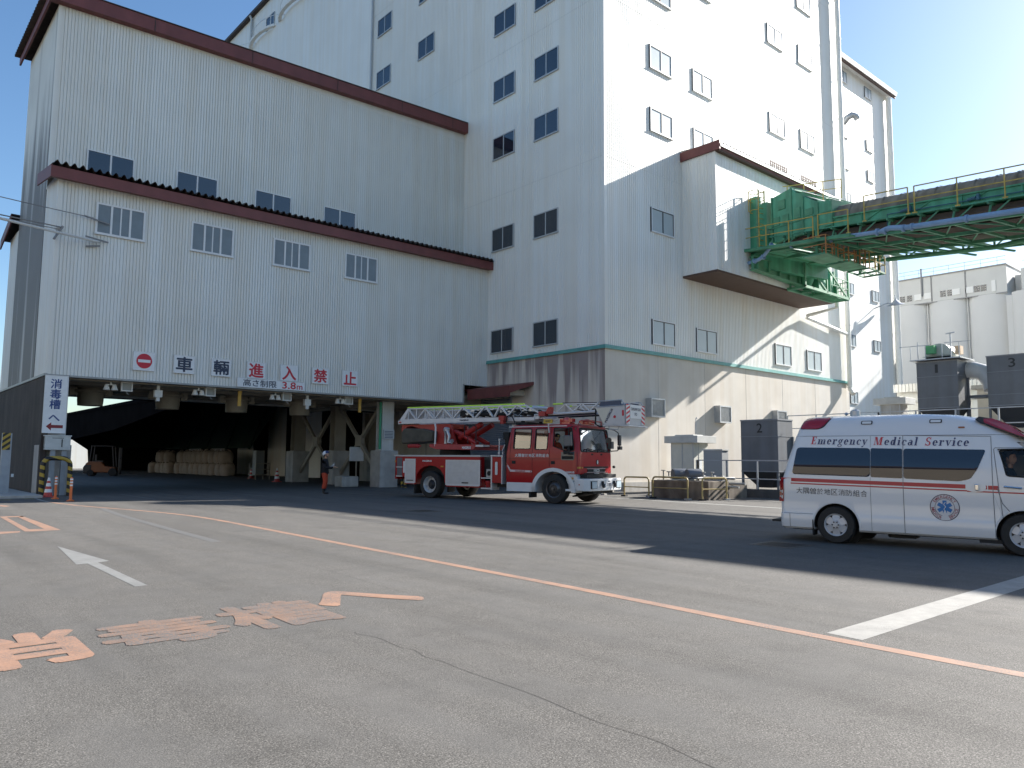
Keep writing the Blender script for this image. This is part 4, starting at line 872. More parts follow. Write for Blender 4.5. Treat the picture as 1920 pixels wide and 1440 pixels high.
tank('hopper_tank', 31.0, 17.94, 19.78, 0.1, 3.36, 1.07, '2', 'dark grey hopper tank numbered 2 standing low behind the ambulance', 1.25)
MB().box(36.2, 52, 4, 21, -.1, 2.55).build('plant_platform', M_CONC2)['kind'] = 'structure'
t1 = tank('hopper_tank', 40.0, 13.70, 15.55, 2.55, 6.43, 4.16, '1', 'dark grey hopper tank numbered 1 with a filter unit on its roof')
t3 = tank('hopper_tank', 40.0, 10.45, 12.45, 2.55, 6.45, 4.15, '3', 'dark grey hopper tank numbered 3 beside the duct elbow')
o = thing('filter_unit', 'pale domed filter unit with thin rails and a green box on top of tank 1', 'filter unit', (40.6, 14.6, 6.47))
m = MB(); m.lathe((-.3, 0, .25), (1, 0, 0), [(0, 0), (0, .62), (.9, .62), (.9, 0)], 24); m.box(-.3, .6, -.62, .62, .1, .3); m.box(-.32, -.28, -.75, .75, .24, .28); m.build('drum', M('drum_pale', (.46, .50, .46), .5), o)
m = MB(); m.box(-.9, 1.0, -1.15, 1.15, .03, .08)
for y in (-1.1, -.35, .4, 1.1): m.beam((-.85, y, .05), (-.85, y, .75), .03)
m.beam((-.85, .2, .75), (-.85, 1.6, .78), .03); m.beam((-.85, -.45, .8), (-.85, -1.6, .78), .03); m.beam((-.85, .75, .05), (-.85, .75, .95), .04); m.beam((-.85, -.75, .05), (-.85, -.75, 1.25), .05); m.beam((-.85, -.55, 1.22), (-.85, -.95, 1.25), .05); m.build('frame', M_GALV, o)
MB().box(-.75, -.45, .05, .45, .35, .75).build('motor_box', M('motor_green', (.10, .38, .16), .5), o); MB().box(-.1, .3, -.9, -.66, .3, .7).build('motor_box', M('motor_tan', (.55, .40, .26), .5), o)
o = thing('duct_elbow', 'fat white duct elbow between tanks 1 and 3', 'duct', (41.4, 12.9, 5.4))
m = MB(); m.tube([(0, 1.0, .6), (.0, .55, .62), (0, .1, .45), (0, -.2, .05), (-.1, -.3, -.4)], .42, 14); m.tube([(-.2, -.45, .1), (-.2, -1.2, .1)], .22, 12); m.build('duct', M('duct_white', (.66, .66, .64), .4, 0, .06, 3), o); MB().box(-.3, .5, -.9, .7, -.75, -.62).build('saddle', M_TANK, o)
o = MB().box(44, 50, 8, 14.2, 2.5, 5.3).build('plant_hut', M('hut_cream', (.55, .52, .45), .8, 0, .1, 1.5)); tag(o, 'small cream flat roofed hut seen between tanks 1 and 3', 'hut'); MB().box(43.8, 50.2, 7.8, 14.4, 5.3, 5.5).build('roof', M_CONC2, o)
def cap_kiosk(x, y, z0, h, wx, wy, mat, label):
    t = thing('capped_kiosk', label, 'kiosk', (x, y, z0)); m = MB(); m.box(0, wx, 0, wy, 0, h); m.build('cabinet', mat, t)
    m = MB(); m.box(-.16, wx+.25, -.32, wy+.28, h, h+.34); m.box(0.05, wx-.3, .05, wy-.2, h+.34, h+.40); m.build('cap', M('kiosk_cap', (.50, .50, .47), .7, 0, .1, 3), t, bevel=.01)
    m = MB(); m.box(-.012, 0, wy*.48, wy*.52, .1, h-.03); m.box(-.014, 0, wy-.06, wy-.02, .05, h-.02); m.box(-.012, 0, .02, .06, .05, h-.02); m.box(wx*.33, wx*.36, -.012, 0, .05, h-.03); m.build('door_edge', M_ALUD, t); return t
k1 = cap_kiosk(30.9, 22.3, .6, 1.78, 1.15, 1.35, M('kiosk_cream', (.58, .57, .50), .6, 0, .06, 3), 'pale cabinet with an overhanging flat cap against the sunlit concrete wall')
m = MB(); m.box(.42, .62, -.016, 0, .28, .95); m.build('notice', M_SIGN, k1); m = MB(); m.tube([(.9, .5, 2.1), (.9, .5, 3.0), (.95, .5, 3.06), (1.0, .5, 2.98)], .02, 6); m.build('vent_pipe', M_ALUD, k1)
cap_kiosk(41.5, 17.0, 2.55, 2.0, .85, 1.05, M_CONC2, 'weathered concrete pillar with an overhanging cap beside tank 1')
MB().box(30.5, 33.5, 21.8, 24.2, -.1, .6).build('kiosk_base', M_CONC2)['kind'] = 'structure'
o = MB().box(28.4, 28.9, 19.3, 20.3, .0, 2.0).build('grey_cabinet', M('cabinet_grey', (.34, .35, .35), .6)); tag(o, 'plain grey cabinet standing between the fence and tank 2', 'cabinet'); o.location = (2.0, 1.1, 0); MB().box(28.36, 28.94, 19.26, 20.34, 2.0, 2.06).build('lid', M_STEELP, o)
# fence in front of the tank and rail on the platform
def railing(name, pts, h, label, step=1.35, mat=M_GALV, bars=(1., .5)):
    t = thing(name, label, 'railing', pts[0]); p0 = Vector(pts[0]); m = MB(); q = MB()
    for a, b in zip(pts, pts[1:]):
        a, b = Vector(a)-p0, Vector(b)-p0; n = max(1, round((b-a).length/step))
        for i in range(n+1): c = a.lerp(b, i/n); m.beam(c, c+Vector((0, 0, h)), .06)
        for f in bars: q.beam(a+Vector((0, 0, h*f)), b+Vector((0, 0, h*f)), .045)
    m.build('post', mat, t); q.build('bar', mat, t); return t
railing('steel_fence', [(30.7, 22.0, .0), (29.4, 21.0, 0), (29.4, 12, 0), (29.4, 3, 0)], 1.55, 'grey steel fence on a dark kerb in front of tank 2', 1.5)
m = MB().box(29.2, 29.6, 2.8, 21, -.1, .35); m.box(29.6, 31.2, 16, 21, -.1, .1); m.build('fence_kerb', M('kerb_dark', (.09, .085, .08), .9, 0, .2, 3))['kind'] = 'structure'
railing('platform_rail', [(36.6, 20.6, 2.55), (36.6, 16, 2.55), (36.6, 4.4, 2.55)], 1.3, 'thin grey railing along the platform edge in front of tanks 1 and 3', 1.6)
# pump pit
o = thing('pump_pit', 'low stained concrete pump pit covered with pipes and valves', 'pump pit', (26.0, 19.2, 0))
m = MB(); m.box(-.5, .9, -1.45, 1.35, -.05, .72); m.box(.9, 2.6, -1.2, .9, -.05, .55); m.build('pit_wall', M('pit_concrete', (.20, .17, .14), .9, 0, .3, 2.5, .2, 30, .3, 0, .3, .5), o, bevel=.02)
m = MB()
for y in (.55, -.15): m.lathe((-.1, y, .98), (1, -.5, 0), [(0, 0), (0, .20), (.1, .22), (.6, .22), (.62, 0)], 14)
m.build('pump', M('pump_grey', (.14, .15, .17), .5, .2, .1, 4), o)
m = MB(); M_PIP = M('pit_pipe', (.30, .30, .29), .5, .3, .15, 5)
for (x, y, z) in ((0, .75, .82), (.3, .75, .82), (.55, .4, .86), (.8, .1, .82)): m.tube([(x, y, z), (x, y-1.9, z)], .045, 8)
for y in (.9, .3, -.3, -.8, -1.2): m.tube([(-.3, y, .84), (1.5, y-.1, .84)], .04, 8); m.lathe((.1, y, .84), (0, 0, 1), [(0, .03), (.2, .03), (.2, .09), (.24, .09), (.25, 0)], 10); m.lathe((.7, y-.1, .84), (1, 0, 0), [(-.05, .09), (.05, .09)], 10)
m.tube([(1.2, -.9, .6), (1.2, -2.0, .62)], .05, 8); m.tube([(.6, -.9, .5), (.6, -2.1, .5)], .05, 8); m.tube([(.0, 1.1, .72), (0, 1.1, 1.1)], .03, 6); m.lathe((0, 1.1, 1.1), (0, 0, 1), [(0, 0), (0, .10), (.03, .1), (.03, 0)], 10)
m.build('pipework', M_PIP, o)
# tubular guard rails along the white line
def hoop(a, b, h, label):
    a, b = Vector((*a, 0)), Vector((*b, 0)); d = (b-a).normalized(); L = (b-a).length; t = thing('guard_rail', label, 'guard rail', (a+b)/2, math.atan2(d.y, d.x), 'yellow tube guard rails along the white line'); r = .14
    p = [(-L/2, 0, 0), (-L/2, 0, h-r)]+[(-L/2+r-r*math.cos(math.pi/2*i/5), 0, h-r+r*math.sin(math.pi/2*i/5)) for i in range(1, 6)]
    m = MB().tube(p+[(-x, y, z) for x, y, z in p][::-1], .035, 10); m.tube([(-L/2, 0, h*.5), (L/2, 0, h*.5)], .022, 8); m.build('tube', M('rail_yellow', (.42, .31, .12), .5, 0, .15, 4), t)
    for s in (-1, 1): MB().box(s*L/2-.11, s*L/2+.11, -.09, .09, 0, .06).build('foot', M_CONC2 if s > 0 else M_BLK, t)
hoop((25.3, 24.6), (25.4, 23.1), .82, 'yellow tube guard rail beside the fire engine bumper'); hoop((25.2, 21.75), (25.35, 20.55), .82, 'yellow tube guard rail before the bare concrete end of the pump pit')
hoop((25.05, 20.1), (25.0, 18.35), .86, 'yellow tube guard rail in front of the pump motors'); hoop((25.1, 17.75), (26.2, 17.4), .86, 'yellow tube guard rail in front of the white pipes of the pump pit')

# warehouse across the yard, behind the camera (seen only mirrored in the vehicle windows)
o = thing('yard_warehouse', 'long beige warehouse across the yard, mirrored in the ambulance windows', 'building', (-40, 10, 0))
m = MB(); m.box(-14, 0, -60, 70, 0, 17); m.build('wall', M('warehouse_beige', (.30, .265, .205), .8, 0, .08, .3), o); m = MB(); m.box(-14.5, .5, -60.5, 70.5, 17, 17.6); m.build('roof', M_ROOF, o)
for k in range(9): MB().box(.01, .06, -52+k*13, -44+k*13, 10.5, 12.4).build('window', M_PANEB, o)
for k in range(5): MB().box(.01, .06, -45+k*22, -39+k*22, 0, 5).build('door', M('warehouse_door', (.20, .17, .13), .6), o)
# ------------------------------------------------------------------ vehicles: shared helpers
M_TYRE = M('tyre_rubber', (.016, .016, .016), .75, 0, .25, 12, .2, 60)
def tyre_rim(parent, u, y, r, w, style, side, rimmat):
    """side: -1 outer face to -y"""
    t = MB(); o = side
    prof = [(-w/2, r*.60), (-w/2, r*.93), (-w/2+.03, r*.985), (-w/2+.05, r), (w/2-.05, r), (w/2-.03, r*.985), (w/2, r*.93), (w/2, r*.60)]
    t.lathe((u, y, r), (0, 1, 0), prof, 40); wo = t.build('wheel', M_TYRE, parent)
    m = MB(); a = y+o*w/2; R0 = r*.60
    if style == 'truck_front':
        m.lathe((u, a-o*.02, r), (0, o, 0), [(0, R0*1.0), (.03, R0*1.0), (.02, R0*.92), (-.06, R0*.86), (-.05, R0*.80), (.015, R0*.60), (.04, R0*.52), (.05, R0*.40), (.05, R0*.18), (.10, R0*.16), (.10, 0)], 32)
    elif style == 'truck_rear':
        m.lathe((u, a-o*.02, r), (0, o, 0), [(0, R0), (.03, R0), (.0, R0*.93), (-.14, R0*.85), (-.14, R0*.62), (-.10, R0*.58)], 32)
        for k in range(10): t_ = 2*math.pi*k/10; m.obox((u+math.cos(t_)*R0*.72, a-o*.135, r+math.sin(t_)*R0*.72), (math.cos(t_)*R0*.13, 0, math.sin(t_)*R0*.13), (0, .02, 0), (-math.sin(t_)*R0*.10, 0, math.cos(t_)*R0*.10))
    else:
        m.lathe((u, a-o*.02, r), (0, o, 0), [(0, R0), (.025, R0), (.01, R0*.93), (-.03, R0*.88)], 36)
        m.lathe((u, a-o*.02, r), (0, o, 0), [(-.03, R0*.60), (-.01, R0*.56), (.0, R0*.46), (.02, R0*.36), (.03, R0*.30), (.03, R0*.20), (.045, R0*.17), (.045, 0)], 24)
        for k in range(6):
            t_ = 2*math.pi*(k+.5)/6; c, s = math.cos(t_), math.sin(t_); px, pz = -s, c
            P = [(R0*.40, R0*.24), (R0*.62, R0*.33), (R0*.93, R0*.30), (R0*.93, -R0*.30), (R0*.62, -R0*.33), (R0*.40, -R0*.24)]
            q = [(u+c*p+px*b, a+o*(-.035 if p > R0*.5 else -.005), r+s*p+pz*b) for p, b in P]; m.prism(q, (0, -o*.03, 0))
    rm = m.build('rim', rimmat, wo)
    m = MB()
    if style == 'truck_front':
        m.lathe((u, a+o*.032, r), (0, o, 0), [(-.02, R0*.50), (.0, R0*.50), (.004, R0*.2)], 24)
        for k in range(8): t_ = 2*math.pi*k/8; m.lathe((u+math.cos(t_)*R0*.40, a+o*.03, r+math.sin(t_)*R0*.40), (0, o, 0), [(0, .016), (.03, .014), (.03, 0)], 8)
    elif style == 'truck_rear': m.lathe((u, a-o*.16, r), (0, o, 0), [(0, R0*.58), (.0, R0*.62), (.06, R0*.50), (.08, R0*.35), (.12, R0*.25), (.12, 0)], 20)
    else:
        m.lathe((u, a-o*.075, r), (0, o, 0), [(0, R0*.95), (.0, .01)], 24)
        for k in range(6): t_ = 2*math.pi*k/6; m.lathe((u+math.cos(t_)*R0*.27, a+o*.005, r+math.sin(t_)*R0*.27), (0, o, 0), [(0, .014), (.02, .012), (.02, 0)], 8)
    m.build('hub', M_BLKP, wo); return wo
def ringbody(levels, n_side=24, n_end=4, n_c=6):
    """levels: (z, rear_u, front_u, halfwidth, rear_radius, front_radius) from the bottom up; closed loft of rounded plan rings"""
    m = MB(); rings = []
    for z, ur, uf, w, rr, rf in levels:
        rr = min(rr, w*.98); rf = min(rf, w*.98); P = []
        for i in range(n_end): P.append((ur, -(w-rr)*i/n_end))
        for i in range(n_c): a = math.pi/2*i/n_c; P.append((ur+rr-rr*math.cos(a), -(w-rr)-rr*math.sin(a)))
        for i in range(n_side): P.append((ur+rr+(uf-rf-ur-rr)*i/n_side, -w))
        for i in range(n_c): a = math.pi/2*i/n_c; P.append((uf-rf+rf*math.sin(a), -(w-rf)-rf*math.cos(a)))
        for i in range(n_end): P.append((uf, -(w-rf)*(1-i/n_end)))
        P.append((uf, 0)); Q = P+[(u, -y) for u, y in P[::-1]][1:-1]
        rings.append([(u, y, z) for u, y in Q])
    N = len(rings[0]); v = [p for r in rings for p in r]
    f = [(i*N+j, (i+1)*N+j, (i+1)*N+(j+1) % N, i*N+(j+1) % N) for i in range(len(rings)-1) for j in range(N)]
    m.add(v, f, True); m.add(rings[0], [tuple(range(N))], True); m.add(rings[-1], [tuple(range(N-1, -1, -1))], True)
    return m
def fixmesh(o, sharp=38):
    bm = bmesh.new(); bm.from_mesh(o.data); bmesh.ops.remove_doubles(bm, verts=bm.verts, dist=1e-5); bmesh.ops.recalc_face_normals(bm, faces=bm.faces); bm.to_mesh(o.data); bm.free()
    o.data.polygons.foreach_set('use_smooth', [True]*len(o.data.polygons)); o.data.set_sharp_from_angle(angle=R(sharp))
class Skin:
    """projects flat (u, z) shapes onto the side of a body mesh"""
    def __init__(s, o): bm = bmesh.new(); bm.from_mesh(o.data); s.t = BVHTree.FromBMesh(bm); bm.free()
    def y(s, u, z, side=-1, off=.004):
        h = s.t.ray_cast(Vector((u, side*4, z)), Vector((0, -side, 0)))[0]
        return None if h is None else h.y+side*off
    def patch(s, mb, poly, side=-1, off=.004, step=.12):
        bm = bmesh.new(); vs = [bm.verts.new((u, 0, z)) for u, z in poly]; bm.faces.new(vs)
        us = [p[0] for p in poly]; zs = [p[1] for p in poly]
        k = min(us)+step
        while k < max(us): bmesh.ops.bisect_plane(bm, geom=bm.verts[:]+bm.edges[:]+bm.faces[:], plane_co=(k, 0, 0), plane_no=(1, 0, 0)); k += step
        k = min(zs)+step*.6
        while k < max(zs): bmesh.ops.bisect_plane(bm, geom=bm.verts[:]+bm.edges[:]+bm.faces[:], plane_co=(0, 0, k), plane_no=(0, 0, 1)); k += step*.6
        bm.verts.ensure_lookup_table(); bm.verts.index_update(); last = side*1.
        P = []
        for v in bm.verts:
            yy = s.y(v.co.x, v.co.z, side, off); 
            if yy is None: yy = last
            last = yy; P.append((v.co.x, yy, v.co.z))
        mb.add(P, [tuple(v.index for v in f.verts) for f in bm.faces], True); bm.free(); return mb
    def text(s, mb, verts, faces, side=-1, off=.006):
        P = []; last = side
        for q in verts:
            u, z = q[0], q[1]; yy = s.y(u, z, side, off+(.0004*q[2] if len(q) > 2 else 0)); yy = last if yy is None else yy; last = yy; P.append((u, yy, z))
        mb.add(P, faces); return mb
def fit(body, u, z, w, h, bold=0.):
    """text fitted to a box in (u, z); thickened by shifted copies, each on its own thin layer"""
    v, f = glyphs(body); x0 = min(p[0] for p in v); x1 = max(p[0] for p in v); y0 = min(p[1] for p in v); y1 = max(p[1] for p in v); V = []; F = []
    for k, (dx, dy) in enumerate(shifts(bold)): o = len(V); V += [(u+(p[0]-x0+dx)*w/(x1-x0), z+(p[1]-y0+dy)*h/(y1-y0), k) for p in v]; F += [tuple(i+o for i in q) for q in f]
    return V, F
def rrect(u0, u1, z0, z1, r=.05, n=5):
    P = []
    for cx, cz, a0 in ((u1-r, z1-r, 0), (u0+r, z1-r, 90), (u0+r, z0+r, 180), (u1-r, z0+r, 270)):
        for i in range(n+1): a = R(a0+90*i/n); P.append((cx+r*math.cos(a), cz+r*math.sin(a)))
    return P
def rpoly(pts, r=.06, n=5):
    """round the corners of a polygon"""
    out = []; N = len(pts)
    for i in range(N):
        a, b, c = Vector(pts[i-1]), Vector(pts[i]), Vector(pts[(i+1) % N]); d1 = (a-b); d2 = (c-b); k = min(r, d1.length*.45, d2.length*.45); p = b+d1.normalized()*k; q = b+d2.normalized()*k
        for j in range(n+1): t = j/n; out.append(tuple(p*(1-t)**2+b*2*t*(1-t)+q*t*t))
    return out

# ------------------------------------------------------------------ fire engine with turntable ladder
M_FIRE = M('fire_red', (.33, .006, .009), .32, 0, .05, 1.2, coat=.22, spec=.35); M_FWH = M('engine_white', (.62, .63, .63), .4, 0, .05, 3); M_LAD = M('ladder_white', (.56, .57, .58), .4, .1, .07, 3); M_LIME = M('lime_rail', (.55, .85, .06), .4)
M_SHUT = M('locker_aluminium', (.52, .53, .54), .45, .35, .05, 5); M_MIR = M('mirror_housing', (.045, .047, .05), .5); M_REDM = M('machine_red', (.33, .020, .018), .45, 0, .12, 3)
G_CAB = glass('cab_glass', (.62, .66, .62), 0, .22); G_WS = glass('windscreen_glass', (.55, .66, .72), 0, .60)
FT = thing('fire_engine', 'red crew cab fire engine with a white turntable ladder and rescue basket', 'fire engine', (19.914, 19.617, 0), R(-76.26))
HW = 1.25
def b(nm, mb, mt, par=FT, **k): return mb.build(nm, mt, par, **k)
lv = [(.68, -2.05, .93, 1.22, .05, .16), (.80, -2.05, .95, 1.245, .05, .18), (1.05, -2.05, .97, 1.25, .05, .20), (1.72, -2.04, .975, 1.25, .05, .22), (1.80, -2.03, .97, 1.24, .05, .22), (2.20, -1.98, .93, 1.19, .06, .22), (2.60, -1.92, .86, 1.13, .06, .22), (2.68, -1.90, .82, 1.11, .07, .22), (2.735, -1.86, .74, 1.06, .08, .22), (2.76, -1.78, .62, .96, .10, .20)]
cab = b('cab', ringbody(lv), M_FIRE); fixmesh(cab)
boolean(cab, MB().prism([(-.02+.75*math.cos(R(a)), -1.6, .50+.625*math.sin(R(a))) for a in range(0, 360, 9)], (0, 3.2, 0)))
boolean(cab, MB().box(.40, 1.3, -1.4, 1.4, .3, 1.03))
boolean(cab, MB().box(-1.93, .80, -1.10, 1.10, 1.28, 2.62))
for u0, u1, z0, z1 in ((-1.73, -.99, 1.89, 2.61), (-.81, -.29, 1.87, 2.60)):
    c = MB(); P = rrect(u0, u1, z0, z1, .06); c.prism([(u, -1.5, z) for u, z in P], (0, 3, 0)); boolean(cab, c)
drv = [(-.05, 2.62), (.66, 2.60), (.80, 1.84), (.52, 1.80), (-.05, 1.98)]
c = MB(); c.prism([(u, -1.5, z) for u, z in rpoly(drv, .05)], (0, 3, 0)); boolean(cab, c)
c = MB(); c.prism([(1.4, y, z) for y, z in rpoly([(-1.06, 1.80), (1.06, 1.80), (.97, 2.60), (-.97, 2.60)], .08)], (-.7, 0, 0)); boolean(cab, c)
fixmesh(cab, 30)
sk = Skin(cab)
m = MB(); lines = MB()
for (u0, z0, u1, z1) in ((-.90, .92, -.90, 2.66), (-.185, 1.26, -.185, 2.68), (.90, 1.05, .90, 1.78), (-2.0, 1.54, .62, 1.54), (-1.86, .9, -1.86, 2.66)):
    n = 10
    for i in range(n):
        a = (u0+(u1-u0)*i/n, z0+(z1-z0)*i/n); c2 = (u0+(u1-u0)*(i+1)/n, z0+(z1-z0)*(i+1)/n); ya, yb = sk.y(*a, off=.0), sk.y(*c2, off=.0)
        if ya and yb and ya < -1.0 and yb < -1.0: lines.beam((a[0], ya, a[1]), (c2[0], yb, c2[1]), .012)
b('door_gap', lines, M('gap_dark', (.05, .006, .006), .6), cab)
for u0, u1, z0, z1 in ((-1.73, -.99, 1.89, 2.61), (-.81, -.29, 1.87, 2.60)):
    m = MB(); P = rrect(u0, u1, z0, z1, .06); wb = -1.232+(z0-1.8)*.12; wt = -1.232+(z1-1.8)*.12
    for s in (-1, 1):
        m = MB(); m.add([(u, s*(1.215-(z-1.8)*.118), z) for u, z in P], [tuple(range(len(P)))]); wn = b('window', m, G_CAB, cab)
        fr = MB(); k = len(P)
        for i in range(k): a, d = P[i], P[(i+1) % k]; fr.beam((a[0], s*(1.24-(a[1]-1.8)*.122), a[1]), (d[0], s*(1.24-(d[1]-1.8)*.122), d[1]), .028, .028)
        b('seal', fr, M_BLK, wn)
P = rpoly(drv, .05)
m = MB(); m.add([(u, 1.215-(z-1.8)*.118, z) for u, z in P], [tuple(range(len(P)))]); b('window', m, G_CAB, cab)
P2 = [(u, z) for u, z in P]; fr = MB()
for i in range(len(P2)): a, d = P2[i], P2[(i+1) % len(P2)]; fr.beam((a[0], -(1.24-(a[1]-1.8)*.122), a[1]), (d[0], -(1.24-(d[1]-1.8)*.122), d[1]), .028, .028)
b('window_seal', fr, M_BLK, cab)
m = MB(); m.prism([(.30, -1.215, 1.78), (.82, -1.21, 1.80), (.82, -1.225, 1.56), (.78, -1.228, 1.50), (.34, -1.23, 1.50), (.30, -1.23, 1.54)], (0, -.035, 0)); b('kerb_window', m, M('kerb_pane', (.10, .11, .115), .15), cab)
m = MB(); m.prism([(.34, -1.27, 1.64), (.78, -1.27, 1.64), (.78, -1.27, 1.54), (.34, -1.27, 1.54)], (0, -.01, 0)); b('louver', m, M_BLK, cab)
m = MB(); P = rpoly([(-1.06, 1.80), (1.06, 1.80), (.97, 2.60), (-.97, 2.60)], .08); m.add([(.962-(z-1.8)*.145+.0-.035*(y/1.06)**2, y, z) for y, z in P], [tuple(range(len(P)))]); ws = b('windscreen', m, G_WS, cab)
fr = MB()
for i in range(len(P)): a, d = P[i], P[(i+1) % len(P)]; fr.beam((.965-(a[1]-1.8)*.125, *a), (.965-(d[1]-1.8)*.125, *d), .03, .04)
for y0, y1 in ((-.75, .0), (.05, .8)): fr.beam((1.0, y0, 1.78), (.97, y0+.1, 1.9), .03); fr.beam((.985, y0+.1, 1.9), (.985, y1, 1.84), .025)
b('wiper', fr, M_BLK, ws)
# cab interior
m = MB(); m.box(-1.9, .75, -1.05, 1.05, 1.285, 1.30); m.box(.45, .78, -1.05, 1.05, 1.3, 1.80); b('dashboard', m, M('dash_dark', (.03, .03, .032), .7), cab)
m = MB()
for y in (-.62, .62): m.box(-.50, .0, y-.26, y+.26, 1.3, 1.58); m.box(-.58, -.44, y-.26, y+.26, 1.5, 2.2); m.box(-.57, -.45, y-.14, y+.14, 2.2, 2.4)
m.box(-1.75, -1.35, -1.0, 1.0, 1.3, 1.6); m.box(-1.86, -1.72, -1.0, 1.0, 1.5, 2.2); b('seat', m, M('seat_dark', (.025, .025, .03), .8), cab)
m = MB()
for i in range(20): a, d = 2*math.pi*i/20, 2*math.pi*(i+1)/20; m.beam((.30+.08*math.sin(a), -.62+.22*math.cos(a), 1.86+.19*math.sin(a)), (.30+.08*math.sin(d), -.62+.22*math.cos(d), 1.86+.19*math.sin(d)), .03)
b('steering_wheel', m, M_BLKP, cab)
# front panel: grille, badge, lettering
m = MB(); m.box(.960, .985, -.86, .86, 1.235, 1.29); m.box(.962, .986, -.62, .62, 1.10, 1.20); m.box(.96, .984, -.86, .86, 1.035, 1.075); m.box(.962, .982, -.36, -.22, 1.68, 1.74); m.box(.962, .982, .30, .44, 1.68, 1.74); gr = b('grille', m, M_BLK, cab)
m = MB(); m.box(.966, .982, -.66, .66, 1.205, 1.22); m.box(.966, .982, -.66, .66, 1.082, 1.097); b('grille_bar', m, M('bar_pale', (.45, .42, .42), .4), gr)
l = MB(); lettering(l, 'IVECO', (.992, -.20, 1.105), (0, 1, 0), (0, 0, 1), .40, .09, .03); lettering(l, 'MAGIRUS', (.992, -.17, 1.038), (0, 1, 0), (0, 0, 1), .34, .034, .03); b('lettering', l, M_FWH, gr)
m = MB(); m.lathe((.972, .08, 1.44), (1, 0, 0), [(0, .095), (.012, .09), (.014, 0)], 20); bd = b('badge', m, M_BLK, cab); m = MB(); m.prism([(.988, .08+y, 1.44+z) for y, z in ((-.045, -.05), (.01, -.08), (.045, -.01), (.03, .06), (-.03, .07), (-.05, .02))], (.004, 0, 0)); b('emblem', m, M_FWH, bd)
m = MB(); m.box(.90, .97, -1.20, -1.02, 1.22, 1.28); m.box(.93, .985, -1.02, -.95, 1.22, 1.275); b('indicator', m, M('amber_lens', (.45, .22, .03), .3), cab)
# lettering on the doors
l = MB()
for i, ch in enumerate('大隅曽於地区消防組合'): v, f = fit(ch, -1.64+i*.147, 1.605, .118, .112, .022); sk.text(l, v, f)
v, f = fit('MAGIRUS', .40, 1.06, .42, .06, .05); sk.text(l, v, f)
b('lettering', l, M_FWH, cab)
m = MB(); sk.patch(m, [(-2.04, 1.37), (-2.0, 1.37), (-1.82, 1.15), (-.98, 1.13), (-.98, 1.065), (-1.86, 1.075)], off=.004); st = b('chevron_stripe', m, M('stripe_pink', (.62, .50, .50), .4), cab)
l = MB(); v, f = fit('MAGIRUS', -1.62, 1.082, .42, .042, .04); sk.text(l, v, f, off=.008); b('lettering', l, M_FIRE, st)
m = MB(); m.prism([(-.93, -1.26, 1.065), (-.90, -1.26, 1.10), (-.93, -1.26, 1.13), (-.96, -1.26, 1.13), (-.94, -1.26, 1.10), (-.96, -1.26, 1.065)], (0, -.004, 0)); b('chevron', m, M('stripe_pink', (.62, .5, .5)), st)
m = MB()
for u in (-1.78, -.12): m.box(u, u+.16, -1.262, -1.235, 1.36, 1.47)
dh = b('door_handle', m, M_BLK, cab)
# fender, sill, steps, bumper
m = MB(); n = 18
for i in range(n):
    a0, a1 = R(188-196*i/n), R(188-196*(i+1)/n); pr = lambda a, r: (-.02+r*math.cos(a), .50+(r-(.125 if r < .8 else .15))*math.sin(a))
    q = [pr(a0, .735), pr(a1, .735), pr(a1, .885), pr(a0, .885)]; m.prism([(u, -1.285, z) for u, z in q], (0, .5, 0))
m.box(-.93, -.74, -1.285, -.8, .40, .58)
b('fender', m, M_FWH); m = MB(); m.box(-1.98, -.90, -1.255, -.85, .40, .70); m.box(-2.0, -.90, -1.27, -.84, .38, .42); m.box(-2.0, -1.93, -1.27, -.9, .40, .70); b('sill', m, M_FWH, bevel=.02)
m = MB(); m.box(.84, .93, -1.262, -.8, .46, 1.02); m.box(.48, .93, -1.262, -.8, .45, .52); m.box(.44, .93, -1.262, -.8, .96, 1.02); m.box(.42, .90, -1.1, -.8, .5, 1.0); m.box(.55, .85, -1.25, -1.1, .72, .755); m.box(.62, .84, -1.258, -1.1, .82, .95)
b('step', m, M_FWH); b('step_lamp', MB().box(.68, .80, -1.268, -1.255, .85, .92), M('amber_lens', (.45, .22, .03)))
m = MB(); P = [(.94, -1.30), (1.20, -1.28), (1.36, -1.12), (1.40, -.6), (1.42, 0), (1.40, .6), (1.36, 1.12), (1.20, 1.28), (.94, 1.30)]; m.prism([(u, y, .46) for u, y in P], (0, 0, .42))
bp = b('bumper', m, M_FWH, bevel=.03)
m = MB(); m.box(.5, 1.2, -1.05, 1.05, .90, 1.02); m.box(-.3, 1.25, -.7, .7, .36, .5); m.prism([(1.2, -.5, .46), (.3, -.5, .22), (.3, .5, .22), (1.2, .5, .46)], (0, 0, .05)); b('under_bumper', m, M_BLK)
for s, nm in ((-1, 'headlight'), (1, 'headlight')):
    h = b(nm, MB().box(1.36, 1.402, s*.88-.20, s*.88+.20, .54, .80), M_BLK, bp); b('lens', MB().box(1.395, 1.412, s*.88-.17, s*.88+.06, .555, .785).box(1.395, 1.410, s*.88+.08, s*.88+.17, .555, .785), M('lamp_lens', (.55, .66, .72), .08, .3), h)
m = MB(); m.box(1.415, 1.435, -.12, .30, .60, .83); pl = b('number_plate', m, M_FWH, bp); l = MB(); lettering(l, '3 892', (1.438, -.06, .625), (0, 1, 0), (0, 0, 1), .30, .10, .03); lettering(l, '鹿児島 800', (1.438, .0, .765), (0, 1, 0), (0, 0, 1), .18, .035, .01); b('lettering', l, M_NAVY, pl)
m = MB()
for y in (-.38, .46): m.beam((1.43, y, .78), (1.50, y-.05, .60), .07); m.beam((1.44, y+.1, .70), (1.44, y+.1, .56), .05)
